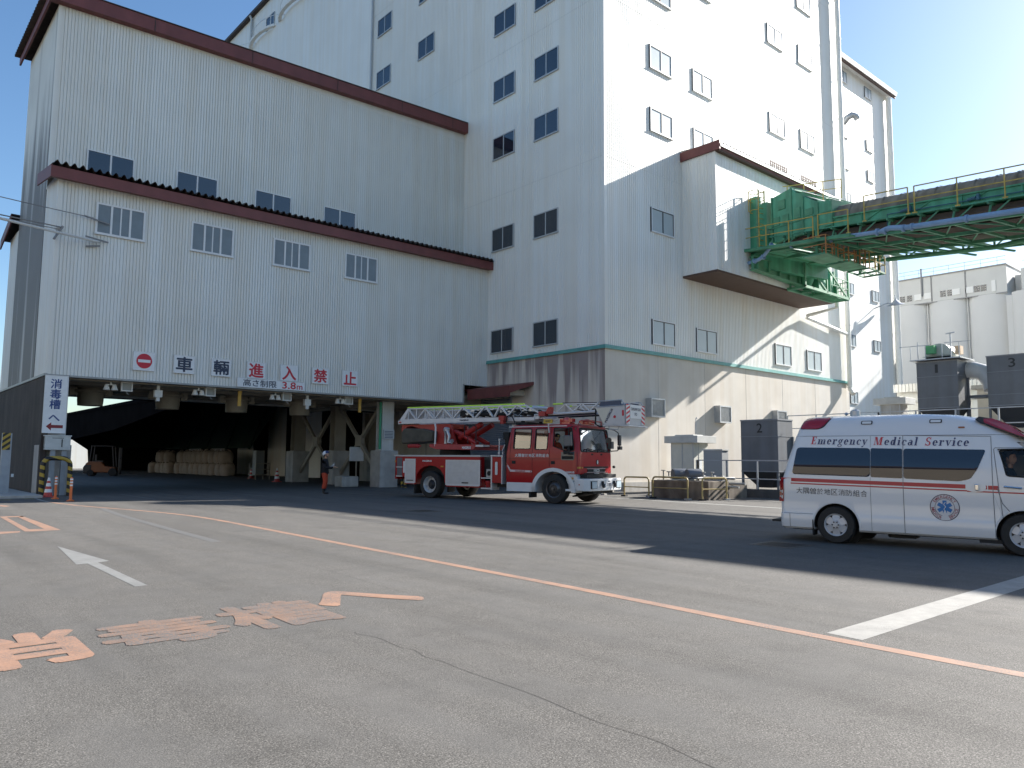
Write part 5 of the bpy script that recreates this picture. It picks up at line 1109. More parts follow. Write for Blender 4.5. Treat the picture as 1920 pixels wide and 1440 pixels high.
b('tow_hook', m, M_BLK, bp); b('side_marker', MB().box(1.02, 1.06, -1.308, -1.28, .66, .70), M('marker_red', (.4, .05, .03), .4), bp)
# wheels
for s in (-1, 1):
    tyre_rim(FT, 0, s*1.10, .515, .30, 'truck_front', s, M('rim_dark', (.10, .10, .105), .35, .6)); tyre_rim(FT, -5.67, s*1.08, .525, .34, 'truck_rear', s, M('rim_white', (.50, .51, .52), .4, .2))
    m = MB(); m.box(-1.06, -.98 if s < 0 else -.98, s*1.02-.2, s*1.02+.2, .18, .60); m.box(-6.5, -6.44, s*1.02-.22, s*1.02+.22, .15, .6); b('mud_flap', m, M_BLK)
m = MB(); m.box(-7.3, .9, -.5, -.38, .62, .9); m.box(-7.3, .9, .38, .5, .62, .9); m.box(-5.75, -5.6, -1, 1, .42, .62); m.box(-.08, .08, -1, 1, .42, .6); m.box(-2.6, -2.05, -1.0, 1.0, .5, 1.25); m.box(-7.2, -2.2, -1.0, 1.0, .85, 1.5); b('chassis', m, M_BLK)
# rear body
m = MB()
P = [(-7.52, 1.60), (-3.21, 1.60), (-3.21, 1.50), (-3.21, .47), (-4.87, .47), (-4.87, .60)]
for i in range(9): a = math.pi*i/8; P.append((-5.66+.75*math.cos(a)*1.0, .60+.66*math.sin(a)**.8))
P += [(-6.42, .52), (-6.98, .52), (-6.98, .80), (-7.52, .80)]
for s in (-1, 1): m.prism([(u, s*HW, z) for u, z in P], (0, -s*.32, 0))
m.box(-7.52, -7.46, -HW, HW, .70, 1.6)
body = b('body', m, M_FIRE)
m = MB(); m.box(-7.56, -3.2, -HW-.02, HW+.02, 1.60, 1.66); b('deck_edge', m, M('deck_aluminium', (.45, .46, .46), .5, .3), body)
m = MB(); m.box(-7.5, -2.1, -1.0, 1.0, 1.50, 1.59); b('deck', m, M_DARK, body)
def shutter(u0, u1, z0, z1, slats):
    m = MB(); m.box(u0-.05, u0, -HW-.018, -HW+.1, z0-.05, z1+.03); m.box(u1, u1+.05, -HW-.018, -HW+.1, z0-.05, z1+.03); m.box(u0, u1, -HW-.018, -HW+.1, z0-.07, z0); m.box(u0, u1, -HW-.018, -HW+.1, z1, z1+.03)
    f = b('locker', m, M('locker_frame', (.58, .59, .59), .45, .2), body); q = MB(); n = max(1, int((z1-z0)/.052))
    if slats:
        for i in range(n): za = z0+(z1-z0)*i/n; zb = z0+(z1-z0)*(i+1)/n; q.add([(u0, -HW-.004, za), (u1, -HW-.004, za), (u1, -HW-.012, za+.006), (u0, -HW-.012, za+.006), (u1, -HW-.012, zb-.006), (u0, -HW-.012, zb-.006), (u1, -HW-.004, zb), (u0, -HW-.004, zb)], [(0, 1, 2, 3), (3, 2, 4, 5), (5, 4, 6, 7)])
    else: q.box(u0, u1, -HW-.012, -HW, z0, z1)
    b('locker_shutter', q, M_SHUT, f); b('handle', MB().box((u0+u1)/2-.02, (u0+u1)/2+.28, -HW-.035, -HW-.012, z0+.03, z0+.07) if slats else MB().box(u0+.06, u1-.06, -HW-.03, -HW-.012, z0+.03, z0+.06), M_BLK, f)
shutter(-4.82, -3.26, .58, 1.45, True); shutter(-6.93, -6.47, .62, 1.48, False)
m = MB(); m.box(-7.42, -7.14, -HW-.006, -HW+.02, .82, 1.55); lk = b('rear_step', m, M('recess_grey', (.10, .10, .11), .6), body); m = MB()
for z in (.80, 1.16): m.box(-7.44, -7.12, -HW-.03, -HW+.1, z, z+.035)
b('rung', m, M_SHUT, lk)
m = MB(); P = rrect(-7.08, -6.99, .95, 1.42, .04); m.prism([(u, -HW-.004, z) for u, z in P], (0, -.01, 0)); P = rrect(-2.52, -2.41, .95, 1.42, .04); m.prism([(u, -HW-.004, z) for u, z in P], (0, -.01, 0)); b('white_panel', m, M_FWH, body)
l = MB(); lettering(l, 'MAGIRUS', (-6.05, -HW-.006, 1.40), (1, 0, 0), (0, 0, 1), .46, .06, .05); b('lettering', l, M_FWH, body)
m = MB(); m.box(-5.12, -4.98, -HW-.012, -HW, 1.20, 1.25); m.box(-7.54, -7.48, -HW-.01, -HW+.05, 1.36, 1.46); b('side_marker', m, M('amber_lens', (.45, .22, .03)), body)
m = MB(); m.box(-2.66, -2.24, -HW, -.9, .66, 1.60); m.box(-2.66, -2.24, .9, HW, .66, 1.6); gp = b('hose_locker', m, M_FIRE, bevel=.01)
m = MB(); m.box(-2.72, -2.66, -HW-.006, -.9, .62, 1.64); m.box(-2.24, -2.20, -HW-.006, -.9, .62, 1.64); m.box(-2.74, -2.18, -HW-.01, -.9, 1.62, 1.66); m.box(-3.2, -2.66, -1.22, -.8, .42, .47); m.box(-3.2, -2.66, -1.22, -.8, .80, .84); m.box(-2.72, -2.66, -1.25, -.8, .40, 1.2); b('platform', m, M_SHUT)
m = MB(); m.box(-3.0, -2.72, -1.15, -.9, .85, 1.15); eb = b('pump_box', m, M('box_tan', (.42, .40, .36), .6)); b('outlet', MB().lathe((-2.86, -1.15, 1.0), (0, -1, 0), [(0, .09), (.03, .09), (.03, 0)], 14), M_BLK, eb)
m = MB(); m.lathe((-2.95, -1.05, .48), (0, 0, 1), [(0, .10), (.2, .14), (.24, .12), (.25, 0)], 14); b('bucket', m, M_REDM)
m = MB(); m.tube([(-2.45, -1.12, 1.62), (-2.44, -1.12, 2.25)], .022, 8); m.tube([(-2.30, -1.1, 1.68), (-2.30, -1.1, 1.85), (-2.2, -1.1, 2.05)], .02, 8); m.lathe((-2.44, -1.12, 2.2), (0, 0, 1), [(0, .04), (.06, .04), (.06, 0)], 8); m.lathe((-2.45, -1.12, 1.7), (0, 0, 1), [(0, .04), (.06, .04), (.06, 0)], 8); b('stanchion', m, M_SHUT)
m = MB(); m.box(-2.25, -2.06, -1.05, .6, 1.3, 2.5); m.box(-2.3, -2.05, -1.08, -.6, 2.25, 2.5); b('exhaust_stack', m, M_BLK)
# turntable
m = MB(); m.lathe((-5.45, 0, 1.55), (0, 0, 1), [(0, .75), (.12, .75), (.12, .62), (.35, .60)], 28); b('slew_ring', m, M_BLK)
m = MB(); m.prism([(-6.0, -.95, 1.98), (-5.6, -.98, 1.88), (-3.78, -.95, 1.86), (-3.70, -.9, 2.06), (-5.0, -.95, 2.08), (-6.0, -.95, 2.10)], (0, 1.9, 0)); m.prism([(-6.0, -.55, 2.05), (-4.95, -.55, 2.05), (-5.25, -.55, 2.85), (-5.9, -.55, 2.85)], (0, .12, 0)); m.prism([(-6.0, .43, 2.05), (-4.95, .43, 2.05), (-5.25, .43, 2.85), (-5.9, .43, 2.85)], (0, .12, 0))
for s in (-.35, .35): m.tube([(-4.05, s, 2.1), (-4.9, s, 2.5), (-5.2, s, 2.6)], .09, 10); m.tube([(-4.95, s, 2.35), (-3.85, s, 2.86)], .11, 10)
m.prism([(-3.9, -.9, 1.9), (-3.65, -.9, 1.98), (-3.65, -.9, 2.06), (-3.9, -.9, 2.08)], (0, 1.8, 0))
tt = b('turntable', m, M_REDM, bevel=.012)
l = MB(); lettering(l, 'MAGIRUS', (-4.32, -.956, 1.90), (1, 0, 0), (0, 0, 1), .42, .09, .05); b('lettering', l, M_FWH, tt); m = MB(); m.box(-3.70, -3.35, -.92, -.5, 1.98, 2.05); b('step_plate', m, M_SHUT, tt)
m = MB(); m.prism([(-7.92, -.5, 2.9), (-5.3, -.5, 2.9), (-5.35, -.5, 2.72), (-5.9, -.5, 2.62), (-6.5, -.5, 2.66), (-7.35, -.5, 2.84), (-7.6, -.5, 2.83), (-7.72, -.5, 2.74), (-7.74, -.5, 2.52), (-7.84, -.5, 2.48), (-7.92, -.5, 2.62)], (0, 1.0, 0)); b('cradle', m, M('cradle_red', (.40, .055, .04), .5, 0, .1, 3))
m = MB(); m.prism([(-7.62, -.85, 2.12), (-5.95, -.85, 2.2), (-5.92, -.85, 2.6), (-6.6, -.85, 2.72), (-7.5, -.85, 2.74), (-7.62, -.85, 2.6)], (0, 1.2, 0)); b('canvas_cover', m, M('canvas_olive', (.075, .070, .055), .9, 0, .2, 4, .4, 12), bevel=.06, seg=3)
m = MB(); m.lathe((-7.15, -.9, 2.02), (1, 0, 0), [(0, 0), (0, .07), (.03, .085), (.55, .085), (.58, .05), (.66, .03), (.66, 0)], 16); b('extinguisher', m, M_REDM)
m = MB(); m.tube([(-5.74, -.92, 2.9), (-5.70, -.92, 2.75), (-5.72, -.92, 2.0)], .035, 8); b('strut', m, M_LAD)
m = MB(); m.lathe((-5.28, -.75, 2.55), (0, 0, 1), [(0, .07), (.04, .12), (.14, .13), (.2, .08), (.2, 0)], 14); m.lathe((-5.3, -.78, 2.1), (0, 0, 1), [(0, .06), (.4, .05), (.45, .08)], 12); m.tube([(-5.2, -.8, 2.6), (-5.08, -.82, 2.4), (-5.12, -.82, 2.15), (-4.95, -.82, 2.15)], .06, 10); m.lathe((-5.02, -.8, 2.2), (1, 0, .3), [(0, .05), (.1, .07), (.12, 0)], 10); b('gear_motor', m, M('gear_silver', (.42, .44, .47), .35, .5, .1, 6))
m = MB(); m.tube([(-4.05, -.95, 2.1), (-4.05, -.95, 2.35), (-4.22, -.95, 2.42), (-4.22, -.95, 2.80), (-4.1, -.95, 2.82), (-3.72, -.95, 2.78), (-3.66, -.95, 2.72), (-3.66, -.95, 2.1)], .02, 8); b('guard_hoop', m, M_BLK)
# ladder set
LZ0, LZ1 = 2.93, 3.11
m = MB()
for s in (-.65, .65):
    m.prism([(-7.95, s-.04, 2.93), (-1.2, s-.04, 2.93), (-1.2, s-.04, 3.05), (-3.0, s-.04, 3.08), (-4.75, s-.04, 3.10), (-7.62, s-.04, 3.12), (-7.95, s-.04, 3.07)], (0, .08, 0))
    m.prism([(-7.62, s-.03, 3.10), (-7.88, s-.03, 3.10), (-7.42, s-.03, 3.58), (-7.30, s-.03, 3.58)], (0, .06, 0))
    m.beam((-7.42, s, 3.54), (-1.64, s, 3.50), .06, .05)
    tops = [-7.40, -6.48, -5.54, -4.55, -3.45, -2.75]; bots = [-6.95, -6.0, -5.05, -3.95, -3.05]
    for i, bt in enumerate(bots): m.beam((tops[i], s, 3.52), (bt-.04, s, 3.11), .085, .05); m.beam((tops[i+1], s, 3.52), (bt+.04, s, 3.11), .085, .05)
    for u in (-7.42, -6.97, -6.5, -6.02, -5.55, -5.07): m.beam((u, s, 3.1), (u, s, 3.52), .035)
    m.beam((-2.75, s, 3.5), (-2.35, s, 3.1), .07, .05); m.beam((-2.0, s, 3.5), (-2.45, s, 3.08), .07, .05); m.beam((-1.95, s, 3.5), (-1.55, s, 3.30), .05); m.beam((-1.62, s, 3.5), (-.75, s, 3.08), .08, .05)
for i in range(20): u = -7.3+i*.32; m.beam((u, -.62, 3.12), (u, .62, 3.12), .04)
m.box(-1.24, -1.0, -.66, .66, 2.98, 3.08)
L1 = b('ladder_section', m, M_LAD)
m = MB()
for s in (-.62, .62):
    for k in range(8): m.box(-7.62+.055*k, -4.8 if k else -4.85, s-.006, s+.006, 3.14+k*.048, 3.165+k*.048)
b('louver_guard', m, M('louver_grey', (.40, .41, .43), .5, .2), L1)
m = MB()
for s in (-.65, .65): m.tube([(-7.46, s, 3.585), (-1.66, s, 3.545)], .032, 8); m.tube([(-.45, s*.9, 3.50), (-.05, s*.9, 3.50)], .028, 8)
b('top_rail', m, M_LIME, L1)
l = MB(); lettering(l, 'MAGIRUS', (-4.66, -.695, 2.985), (1, 0, 0), (0, 0, 1), .42, .055, .05); b('lettering', l, M_NAVY, L1); b('lamp', MB().box(-7.9, -7.78, -.70, -.68, 2.97, 3.03), M('marker_red', (.4, .05, .03)), L1)
m = MB(); random.seed(5)
for k in range(26):
    u = -4.65+random.random()*2.9; s = random.uniform(-.5, .5); m.tube([(u, s, 3.10+random.random()*.12), (u+random.uniform(.1, .5), s+random.uniform(-.15, .15), 3.2+random.random()*.25), (u+random.uniform(.3, .9), s, 3.1+random.random()*.3)], random.uniform(.012, .035), 6)
m.tube([(-4.75, -.55, 3.22), (-1.7, -.55, 3.20)], .05, 8); m.tube([(-4.75, -.5, 3.36), (-1.7, -.5, 3.34)], .03, 8); m.lathe((-4.6, -.56, 3.28), (0, 1, 0), [(-.05, 0), (-.05, .13), (.05, .13), (.05, 0)], 16); m.box(-4.75, -1.3, -.45, .45, 3.13, 3.22); b('hose_run', m, M_BLK, L1)
random.seed(8)
M_FIT = M('fitting_silver', (.50, .52, .54), .3, .5)
for k in range(18): u = -4.5+random.random()*3.2; z = 3.14+random.random()*.28; b('fitting', MB().box(u, u+.06+random.random()*.1, -.60, -.55, z, z+.03+random.random()*.05), M_FIT, L1)
b('hose_loop', MB().tube([(-2.2, -.6, 3.2), (-1.95, -.62, 3.12), (-1.8, -.62, 3.25), (-1.9, -.6, 3.42), (-2.05, -.6, 3.45)], .014, 6), M_FIT, L1); b('winch_drum', MB().tube([(-1.35, -.55, 3.42), (-.75, -.5, 3.36)], .07, 10), M_FIT, L1)
m = MB()
for s in (-.5, .5):
    m.tube([(-1.3, s, 3.13), (1.35, s, 3.20)], .045, 10); m.beam((-.3, s, 3.50), (1.3, s, 3.47), .04); P = [-.35, .0, .32, .68, 1.0, 1.32]
    for i in range(5): z0, z1 = (3.22, 3.49) if i % 2 == 0 else (3.49, 3.22); m.beam((P[i], s, z0), (P[i+1], s, z1), .035)
for i in range(9): u = -.9+i*.27; m.beam((u, -.5, 3.2), (u, .5, 3.2), .03)
L2 = b('ladder_section', m, M_LAD); m = MB(); 
for s in (-.5, .5): m.beam((-.1, s, 3.53), (1.3, s, 3.50), .03); m.beam((-.9, s, 3.08), (1.2, s, 3.12), .05)
m.tube([(.5, -.3, 3.45), (.4, -.32, 3.3), (.7, -.3, 3.24), (1.1, -.3, 3.3)], .02, 6); b('cable', m, M_BLK, L2)
m = MB(); m.box(-.98, -.70, -.75, -.45, 3.08, 3.24); m.lathe((-.85, -.6, 3.16), (0, -1, 0), [(0, .10), (.12, .10), (.12, 0)], 14); m.prism([(-.75, -.7, 3.15), (-.50, -.7, 3.15), (-.48, -.7, 3.40), (-.60, -.7, 3.38)], (0, .2, 0)); b('ladder_lock', m, M_REDM); m = MB(); m.box(-2.62, -2.38, -.95, -.7, 2.95, 3.12); m.box(-2.56, -2.42, -.92, -.75, 2.82, 2.95); b('ladder_lock', m, M_REDM)
m = MB(); m.tube([(-2.3, -.9, 2.8), (-2.28, -.9, 3.05), (-2.2, -.9, 3.12), (-2.05, -.9, 3.12), (-1.9, -.9, 2.85)], .022, 8); m.beam((-2.35, -.9, 2.82), (-1.7, -.9, 2.80), .06, .05); b('grab_bar', m, M_BLK)
m = MB(); m.box(-2.0, -1.5, -.7, .7, 2.78, 2.88); m.beam((-1.75, -.6, 2.76), (-1.75, -.6, 2.95), .1); m.beam((-1.75, .6, 2.76), (-1.75, .6, 2.95), .1); b('ladder_rest', m, M_BLK)
# rescue basket
m = MB(); side = [(1.33, 3.30), (2.50, 3.36), (2.50, 2.70), (1.70, 2.68)]
for s in (-.7, .66): m.prism([(u, s, z) for u, z in side], (0, .04, 0))
m.box(1.62, 2.55, -.7, .7, 2.66, 2.71); m.box(2.46, 2.50, -.7, .7, 2.72, 3.36)
bk = b('basket', m, M('basket_grey', (.42, .44, .47), .4, .2, .05, 4))
m = MB(); m.prism([(1.36, -.705, 3.27), (1.93, -.705, 3.29), (1.66, -.705, 2.74)], (0, -.004, 0)); b('cream_panel', m, M('panel_cream', (.58, .55, .46), .5), bk)
m = MB(); 
for s in (-.68, .68): m.prism([(1.48, s-.03, 3.34), (2.28, s-.03, 3.36), (2.32, s-.03, 3.52), (1.55, s-.03, 3.50)], (0, .06, 0))
b('rail_pad', m, M('pad_navy', (.045, .065, .11), .5), bk)
m = MB()
for s in (-.71, .71): m.tube([(1.36, s, 3.33), (1.50, s, 3.52), (2.36, s, 3.54), (2.46, s, 3.38)], .018, 8); m.tube([(1.40, s, 3.33), (2.44, s, 3.36)], .018, 8)
m.tube([(1.80, -.6, 2.66), (1.82, -.6, 2.56), (2.15, -.6, 2.55), (2.2, -.6, 2.66)], .018, 8); m.tube([(2.2, -.72, 2.68), (2.60, -.72, 2.66), (2.62, .72, 2.66)], .02, 8); m.tube([(2.48, -.55, 3.38), (2.50, -.3, 3.46), (2.50, .3, 3.46), (2.48, .55, 3.38)], .018, 8); b('basket_rail', m, M_GALV, bk)
m = MB(); m.tube([(1.30, -.6, 3.3), (1.28, -.6, 2.75), (1.45, -.6, 2.66), (1.7, -.6, 2.68)], .03, 8); m.tube([(1.35, -.55, 3.2), (1.72, -.55, 2.7)], .03, 8); m.tube([(1.30, .6, 3.3), (1.28, .6, 2.75), (1.7, .6, 2.68)], .03, 8); b('basket_mount', m, M_BLK, bk)
fp = b('front_panel', MB().box(2.505, 2.525, -.42, .44, 2.93, 3.40), M_FWH, bk)
l = MB(); lettering(l, 'OHSUMI SOH', (2.528, -.36, 3.20), (0, 1, 0), (0, 0, 1), .72, .10, .012); lettering(l, 'FD', (2.528, -.09, 3.03), (0, 1, 0), (0, 0, 1), .17, .10, .012); b('lettering', l, M_NAVY, fp)
m = MB(); mr = MB()
for s, y0 in ((-1, -.70), (1, .44)):
    m.box(2.502, 2.515, y0, y0+.26, 2.74, 3.40)
    for k in range(5):
        z = 2.74+k*.15; d = .10*s; mr.prism([(2.516, y0, max(2.74, min(3.4, z+(.10 if s > 0 else 0)))), (2.516, y0+.26, max(2.74, min(3.4, z+(0 if s > 0 else .10)))), (2.516, y0+.26, max(2.74, min(3.4, z+(0 if s > 0 else .10)+.07))), (2.516, y0, max(2.74, min(3.4, z+(.10 if s > 0 else 0)+.07)))], (.003, 0, 0))
w_ = b('hazard_panel', m, M_FWH, bk); b('red_chevron', mr, M_SRED, w_)
m = MB(); m.lathe((2.08, -.705, 2.98), (0, -1, 0), [(0, .05), (.008, .05), (.008, 0)], 16); P = rrect(2.36, 2.43, 3.0, 3.2, .03); m.prism([(u, -.704, z) for u, z in P], (0, -.006, 0)); b('marker', m, M_SRED, bk)
l = MB(); lettering(l, 'MAGIRUS', (1.76, -.706, 2.78), (.50, 0, .866), (-.866, 0, .50), .52, .07, .04); b('lettering', l, M_NAVY, bk)
# roof fittings and mirrors
for y, u0 in ((-.85, .05), (.55, .05)):
    m = MB(); m.box(u0+.02, u0+.42, y-.12, y+.22, 2.74, 2.82); m.lathe((u0+.22, y+.05, 2.80), (0, 0, 1), [(0, .16), (.05, .17), (.16, .15), (.2, .08), (.2, 0)], 18); m.box(u0-.02, u0+.48, y-.06, y+.16, 2.83, 2.95); b('beacon', m, M('beacon_red', (.42, .02, .02), .15, 0, .05, 4, coat=.5), FT)
m = MB(); m.tube([(.70, -.75, 2.74), (.74, -.75, 2.86), (.80, -.7, 2.88), (.85, .6, 2.88), (.76, .75, 2.74)], .02, 8); b('roof_rail', m, M_REDM)
m = MB(); m.box(-.40, -.05, -1.30, -1.26, 2.78, 2.92); sg = b('number_sign', m, M('sign_amber', (.55, .36, .04), .5)); l = MB(); lettering(l, '1897', (-.33, -1.304, 2.81), (1, 0, 0), (0, 0, 1), .22, .075, .02); b('lettering', l, M_BLKP, sg); m = MB(); m.beam((-.22, -1.27, 2.78), (-.20, -1.24, 2.45), .035); b('bracket', m, M_SHUT, sg)
m = MB(); m.box(-2.0, .45, -1.13, -1.09, 2.67, 2.70); b('drip_rail', m, M_FWH, cab)
m = MB(); m.prism([(.60, -1.60, 2.34), (.86, -1.56, 2.34), (.88, -1.56, 1.98), (.60, -1.60, 1.96)], (0, .12, 0)); mi = b('mirror', m, M('mirror_grey', (.10, .105, .11), .4), bevel=.03)
m = MB(); m.tube([(.74, -1.2, 1.70), (.76, -1.5, 1.74), (.76, -1.52, 2.0)], .025, 8); m.tube([(.70, -1.15, 2.66), (.74, -1.5, 2.60), (.76, -1.52, 2.3)], .02, 8); m.prism([(.50, -1.46, 1.82), (.70, -1.46, 1.82), (.70, -1.46, 1.72), (.52, -1.46, 1.70)], (0, .1, 0)); b('mirror_arm', m, M_BLK, mi)
m = MB(); m.tube([(.72, 1.05, 2.68), (.95, 1.4, 2.62), (1.0, 1.62, 2.52), (1.0, 1.68, 2.4), (1.02, 1.70, 1.95), (1.0, 1.55, 1.86), (.95, 1.15, 1.84)], .018, 8); m2 = b('mirror_arm', m, M_BLK); m = MB(); m.box(.97, 1.07, 1.60, 1.76, 2.05, 2.44); m.box(.96, 1.10, 1.60, 1.78, 1.90, 2.03); b('mirror', m, M_MIR, m2, bevel=.02)
m = MB(); m.tube([(.85, .80, 2.62), (1.18, .55, 2.28)], .010, 6); m.lathe((1.2, .50, 2.22), (.5, -.4, -.3), [(-.04, 0), (-.03, .10), (.02, .11), (.02, 0)], 16); m.tube([(1.2, .5, 2.2), (1.18, .72, 1.80)], .012, 6); m.box(1.08, 1.22, .68, .86, 1.92, 2.18); b('kerb_mirror', m, M_MIR)
m = MB(); m.tube([(.93, -1.08, 1.2), (.93, -1.06, 1.2)], .01, 6); m.ellipsoid((1.0, 1.27, 1.27), .06, .06, .05, 10, 6); b('side_repeater', m, M_BLK)
# ------------------------------------------------------------------ ambulance
M_AMB = M('ambulance_white', (.66, .67, .68), .22, 0, .02, 1.0, coat=.6); M_TINT = M('tinted_glass', (.004, .007, .020), .015, 0, 0, 1, spec=.62); M_BEAC = M('ambulance_beacon_red', (.30, .005, .012), .12, 0, .10, 9, coat=.8); M_CHR = M('chrome', (.7, .7, .72), .12, 1.)
M_STR = M('stripe_red', (.42, .025, .035), .35); M_ANAVY = M('letter_navy', (.018, .030, .11), .4); M_ARED = M('letter_red', (.50, .01, .03), .4); M_GAP = M('panel_gap', (.20, .205, .21), .6)
G_DRV = glass('driver_glass', (.80, .82, .82), 0, .01, edge=.06)
AM = thing('ambulance', 'white high roof ambulance with a red stripe and red beacons', 'ambulance', (15.005, 7.19, 0), R(-79.63))
a_ = lambda nm, mb, mt, par=AM, **k: mb.build(nm, mt, par, **k)
lv = [(.235, -1.0, 3.98, .88, .10, .42), (.27, -1.03, 4.02, .925, .10, .45), (.36, -1.04, 4.06, .94, .10, .48), (.52, -1.035, 4.07, .945, .10, .5), (.535, -1.025, 4.06, .938, .10, .5), (.80, -1.02, 4.05, .95, .10, .5), (1.02, -1.01, 3.98, .95, .11, .5), (1.15, -1.0, 3.86, .945, .12, .5), (1.24, -.98, 3.74, .931, .13, .5), (1.34, -.955, 3.64, .920, .14, .5), (1.5, -.92, 3.45, .896, .15, .48), (1.78, -.835, 3.17, .845, .17, .46), (1.97, -.775, 2.99, .818, .17, .45), (2.01, -.76, 2.95, .81, .17, .45), (2.025, -.755, 2.92, .80, .17, .45), (2.12, -.72, 2.76, .785, .17, .44), (2.22, -.68, 2.54, .75, .17, .42), (2.30, -.645, 2.30, .70, .18, .4), (2.355, -.60, 2.02, .62, .2, .4), (2.385, -.52, 1.6, .50, .2, .35), (2.40, -.40, 1.1, .30, .15, .25)]
ab = a_('body', ringbody(lv, 40, 4, 8), M_AMB); fixmesh(ab, 40)
for u in (0, 2.944):
    for s in (-1, 1):
        c = MB(); c.lathe((u+.01, s*.60, .335), (0, s, 0), [(0, 0), (0, .405), (.6, .405), (.6, 0)], 40); boolean(ab, c)
cavity = MB(); cavity.prism([(2.25, -.80, .85), (3.35, -.80, .85), (3.40, -.80, 1.20), (3.0, -.76, 1.86), (2.25, -.76, 1.86)], (0, 1.58, 0)); boolean(ab, cavity)
dw = rpoly([(2.645, 1.735), (2.735, 1.30), (3.46, 1.25), (3.28, 1.48), (3.02, 1.745)], .05)
c = MB(); c.prism([(u, -1.2, z) for u, z in dw], (0, .6, 0)); boolean(ab, c)
fixmesh(ab, 32); sk = Skin(ab)
def ap(nm, polys, mt, par=ab, off=.004, step=.12, sides=(-1,)):
    m = MB()
    for p in polys:
        for s in sides: sk.patch(m, p, s, off, step)
    return a_(nm, m, mt, par)
for wp_ in (rpoly([(-.70, 1.785), (-.785, 1.27), (.63, 1.24), (.63, 1.765)], .07), rpoly([(.636, 1.765), (.636, 1.24), (1.165, 1.225), (1.165, 1.755)], .03), rpoly([(1.185, 1.755), (1.185, 1.225), (2.05, 1.195), (2.22, 1.24), (2.33, 1.42), (2.455, 1.735)], .05)):
    for sd_ in (-1, 1): ap('side_window', [wp_], M_TINT, off=.005, sides=(sd_,))
m = MB(); m.add([(u, -.925+(z-1.24)*.155+.018, z) for u, z in dw], [tuple(range(len(dw)))]); a_('driver_window', m, G_DRV, ab)
ap('visor', [[(2.62, 1.745), (2.66, 1.66), (3.14, 1.66), (3.03, 1.75)]], M_TINT, off=.025)
m = MB()
for k in range(len(dw)): p, q = dw[k], dw[(k+1) % len(dw)]; yp, yq = -.928+(p[1]-1.24)*.155, -.928+(q[1]-1.24)*.155; m.beam((p[0], yp, p[1]), (q[0], yq, q[1]), .022, .022)
a_('window_seal', m, M_BLK, ab)
# stripes
def band(z0a, z0b, z1a, z1b, u0, u1, n=1): return [(u0, z0a), (u1, z0b), (u1, z1b), (u0, z1a)]
ap('red_stripe', [band(1.135, 1.075, 1.20, 1.145, -.99, 2.14), band(1.068, 1.064, 1.135, 1.133, 2.47, 2.62), band(1.066, 1.055, 1.132, 1.125, 3.0, 3.5), band(1.088, 1.028, 1.112, 1.050, -1.0, 2.16), band(1.022, 1.0, 1.044, 1.022, 2.16, 3.55), band(1.075, 1.072, 1.135, 1.133, 2.40, 2.455)], M_STR, step=.2)
gaps = MB()
def gapline(pts, r=.007):
    P = []
    for (p, q) in zip(pts, pts[1:]):
        n = max(2, int((Vector(q)-Vector(p)).length/.06))
        for i in range(n): P.append((p[0]+(q[0]-p[0])*i/n, p[1]+(q[1]-p[1])*i/n))
    P.append(pts[-1]); Q = [(u, y, z) for u, z in P for y in [sk.y(u, z, off=.0)] if y is not None and y < -.6]
    if len(Q) > 1: gaps.tube(Q, r, 5, False)
gapline([(1.175, .27), (1.175, 1.99), (2.53, 1.96), (2.545, .27)]); gapline([(-.76, 2.0), (3.0, 1.985)], .005); gapline([(.63, .27), (.63, 1.24)], .004); gapline([(.63, 1.78), (.63, 1.99)], .004); gapline([(2.66, .62), (2.60, 1.35), (2.565, 1.74), (2.585, 1.765), (3.05, 1.765)]); gapline([(2.545, .98), (2.66, .62)], .001); gapline([(2.60, 1.1), (2.66, .85), (2.80, .66)]); gapline([(-.84, .27), (-.84, .52)], .006); gapline([(-1.0, .525), (-.40, .525)], .005)
a_('panel_gap', gaps, M_GAP, ab)
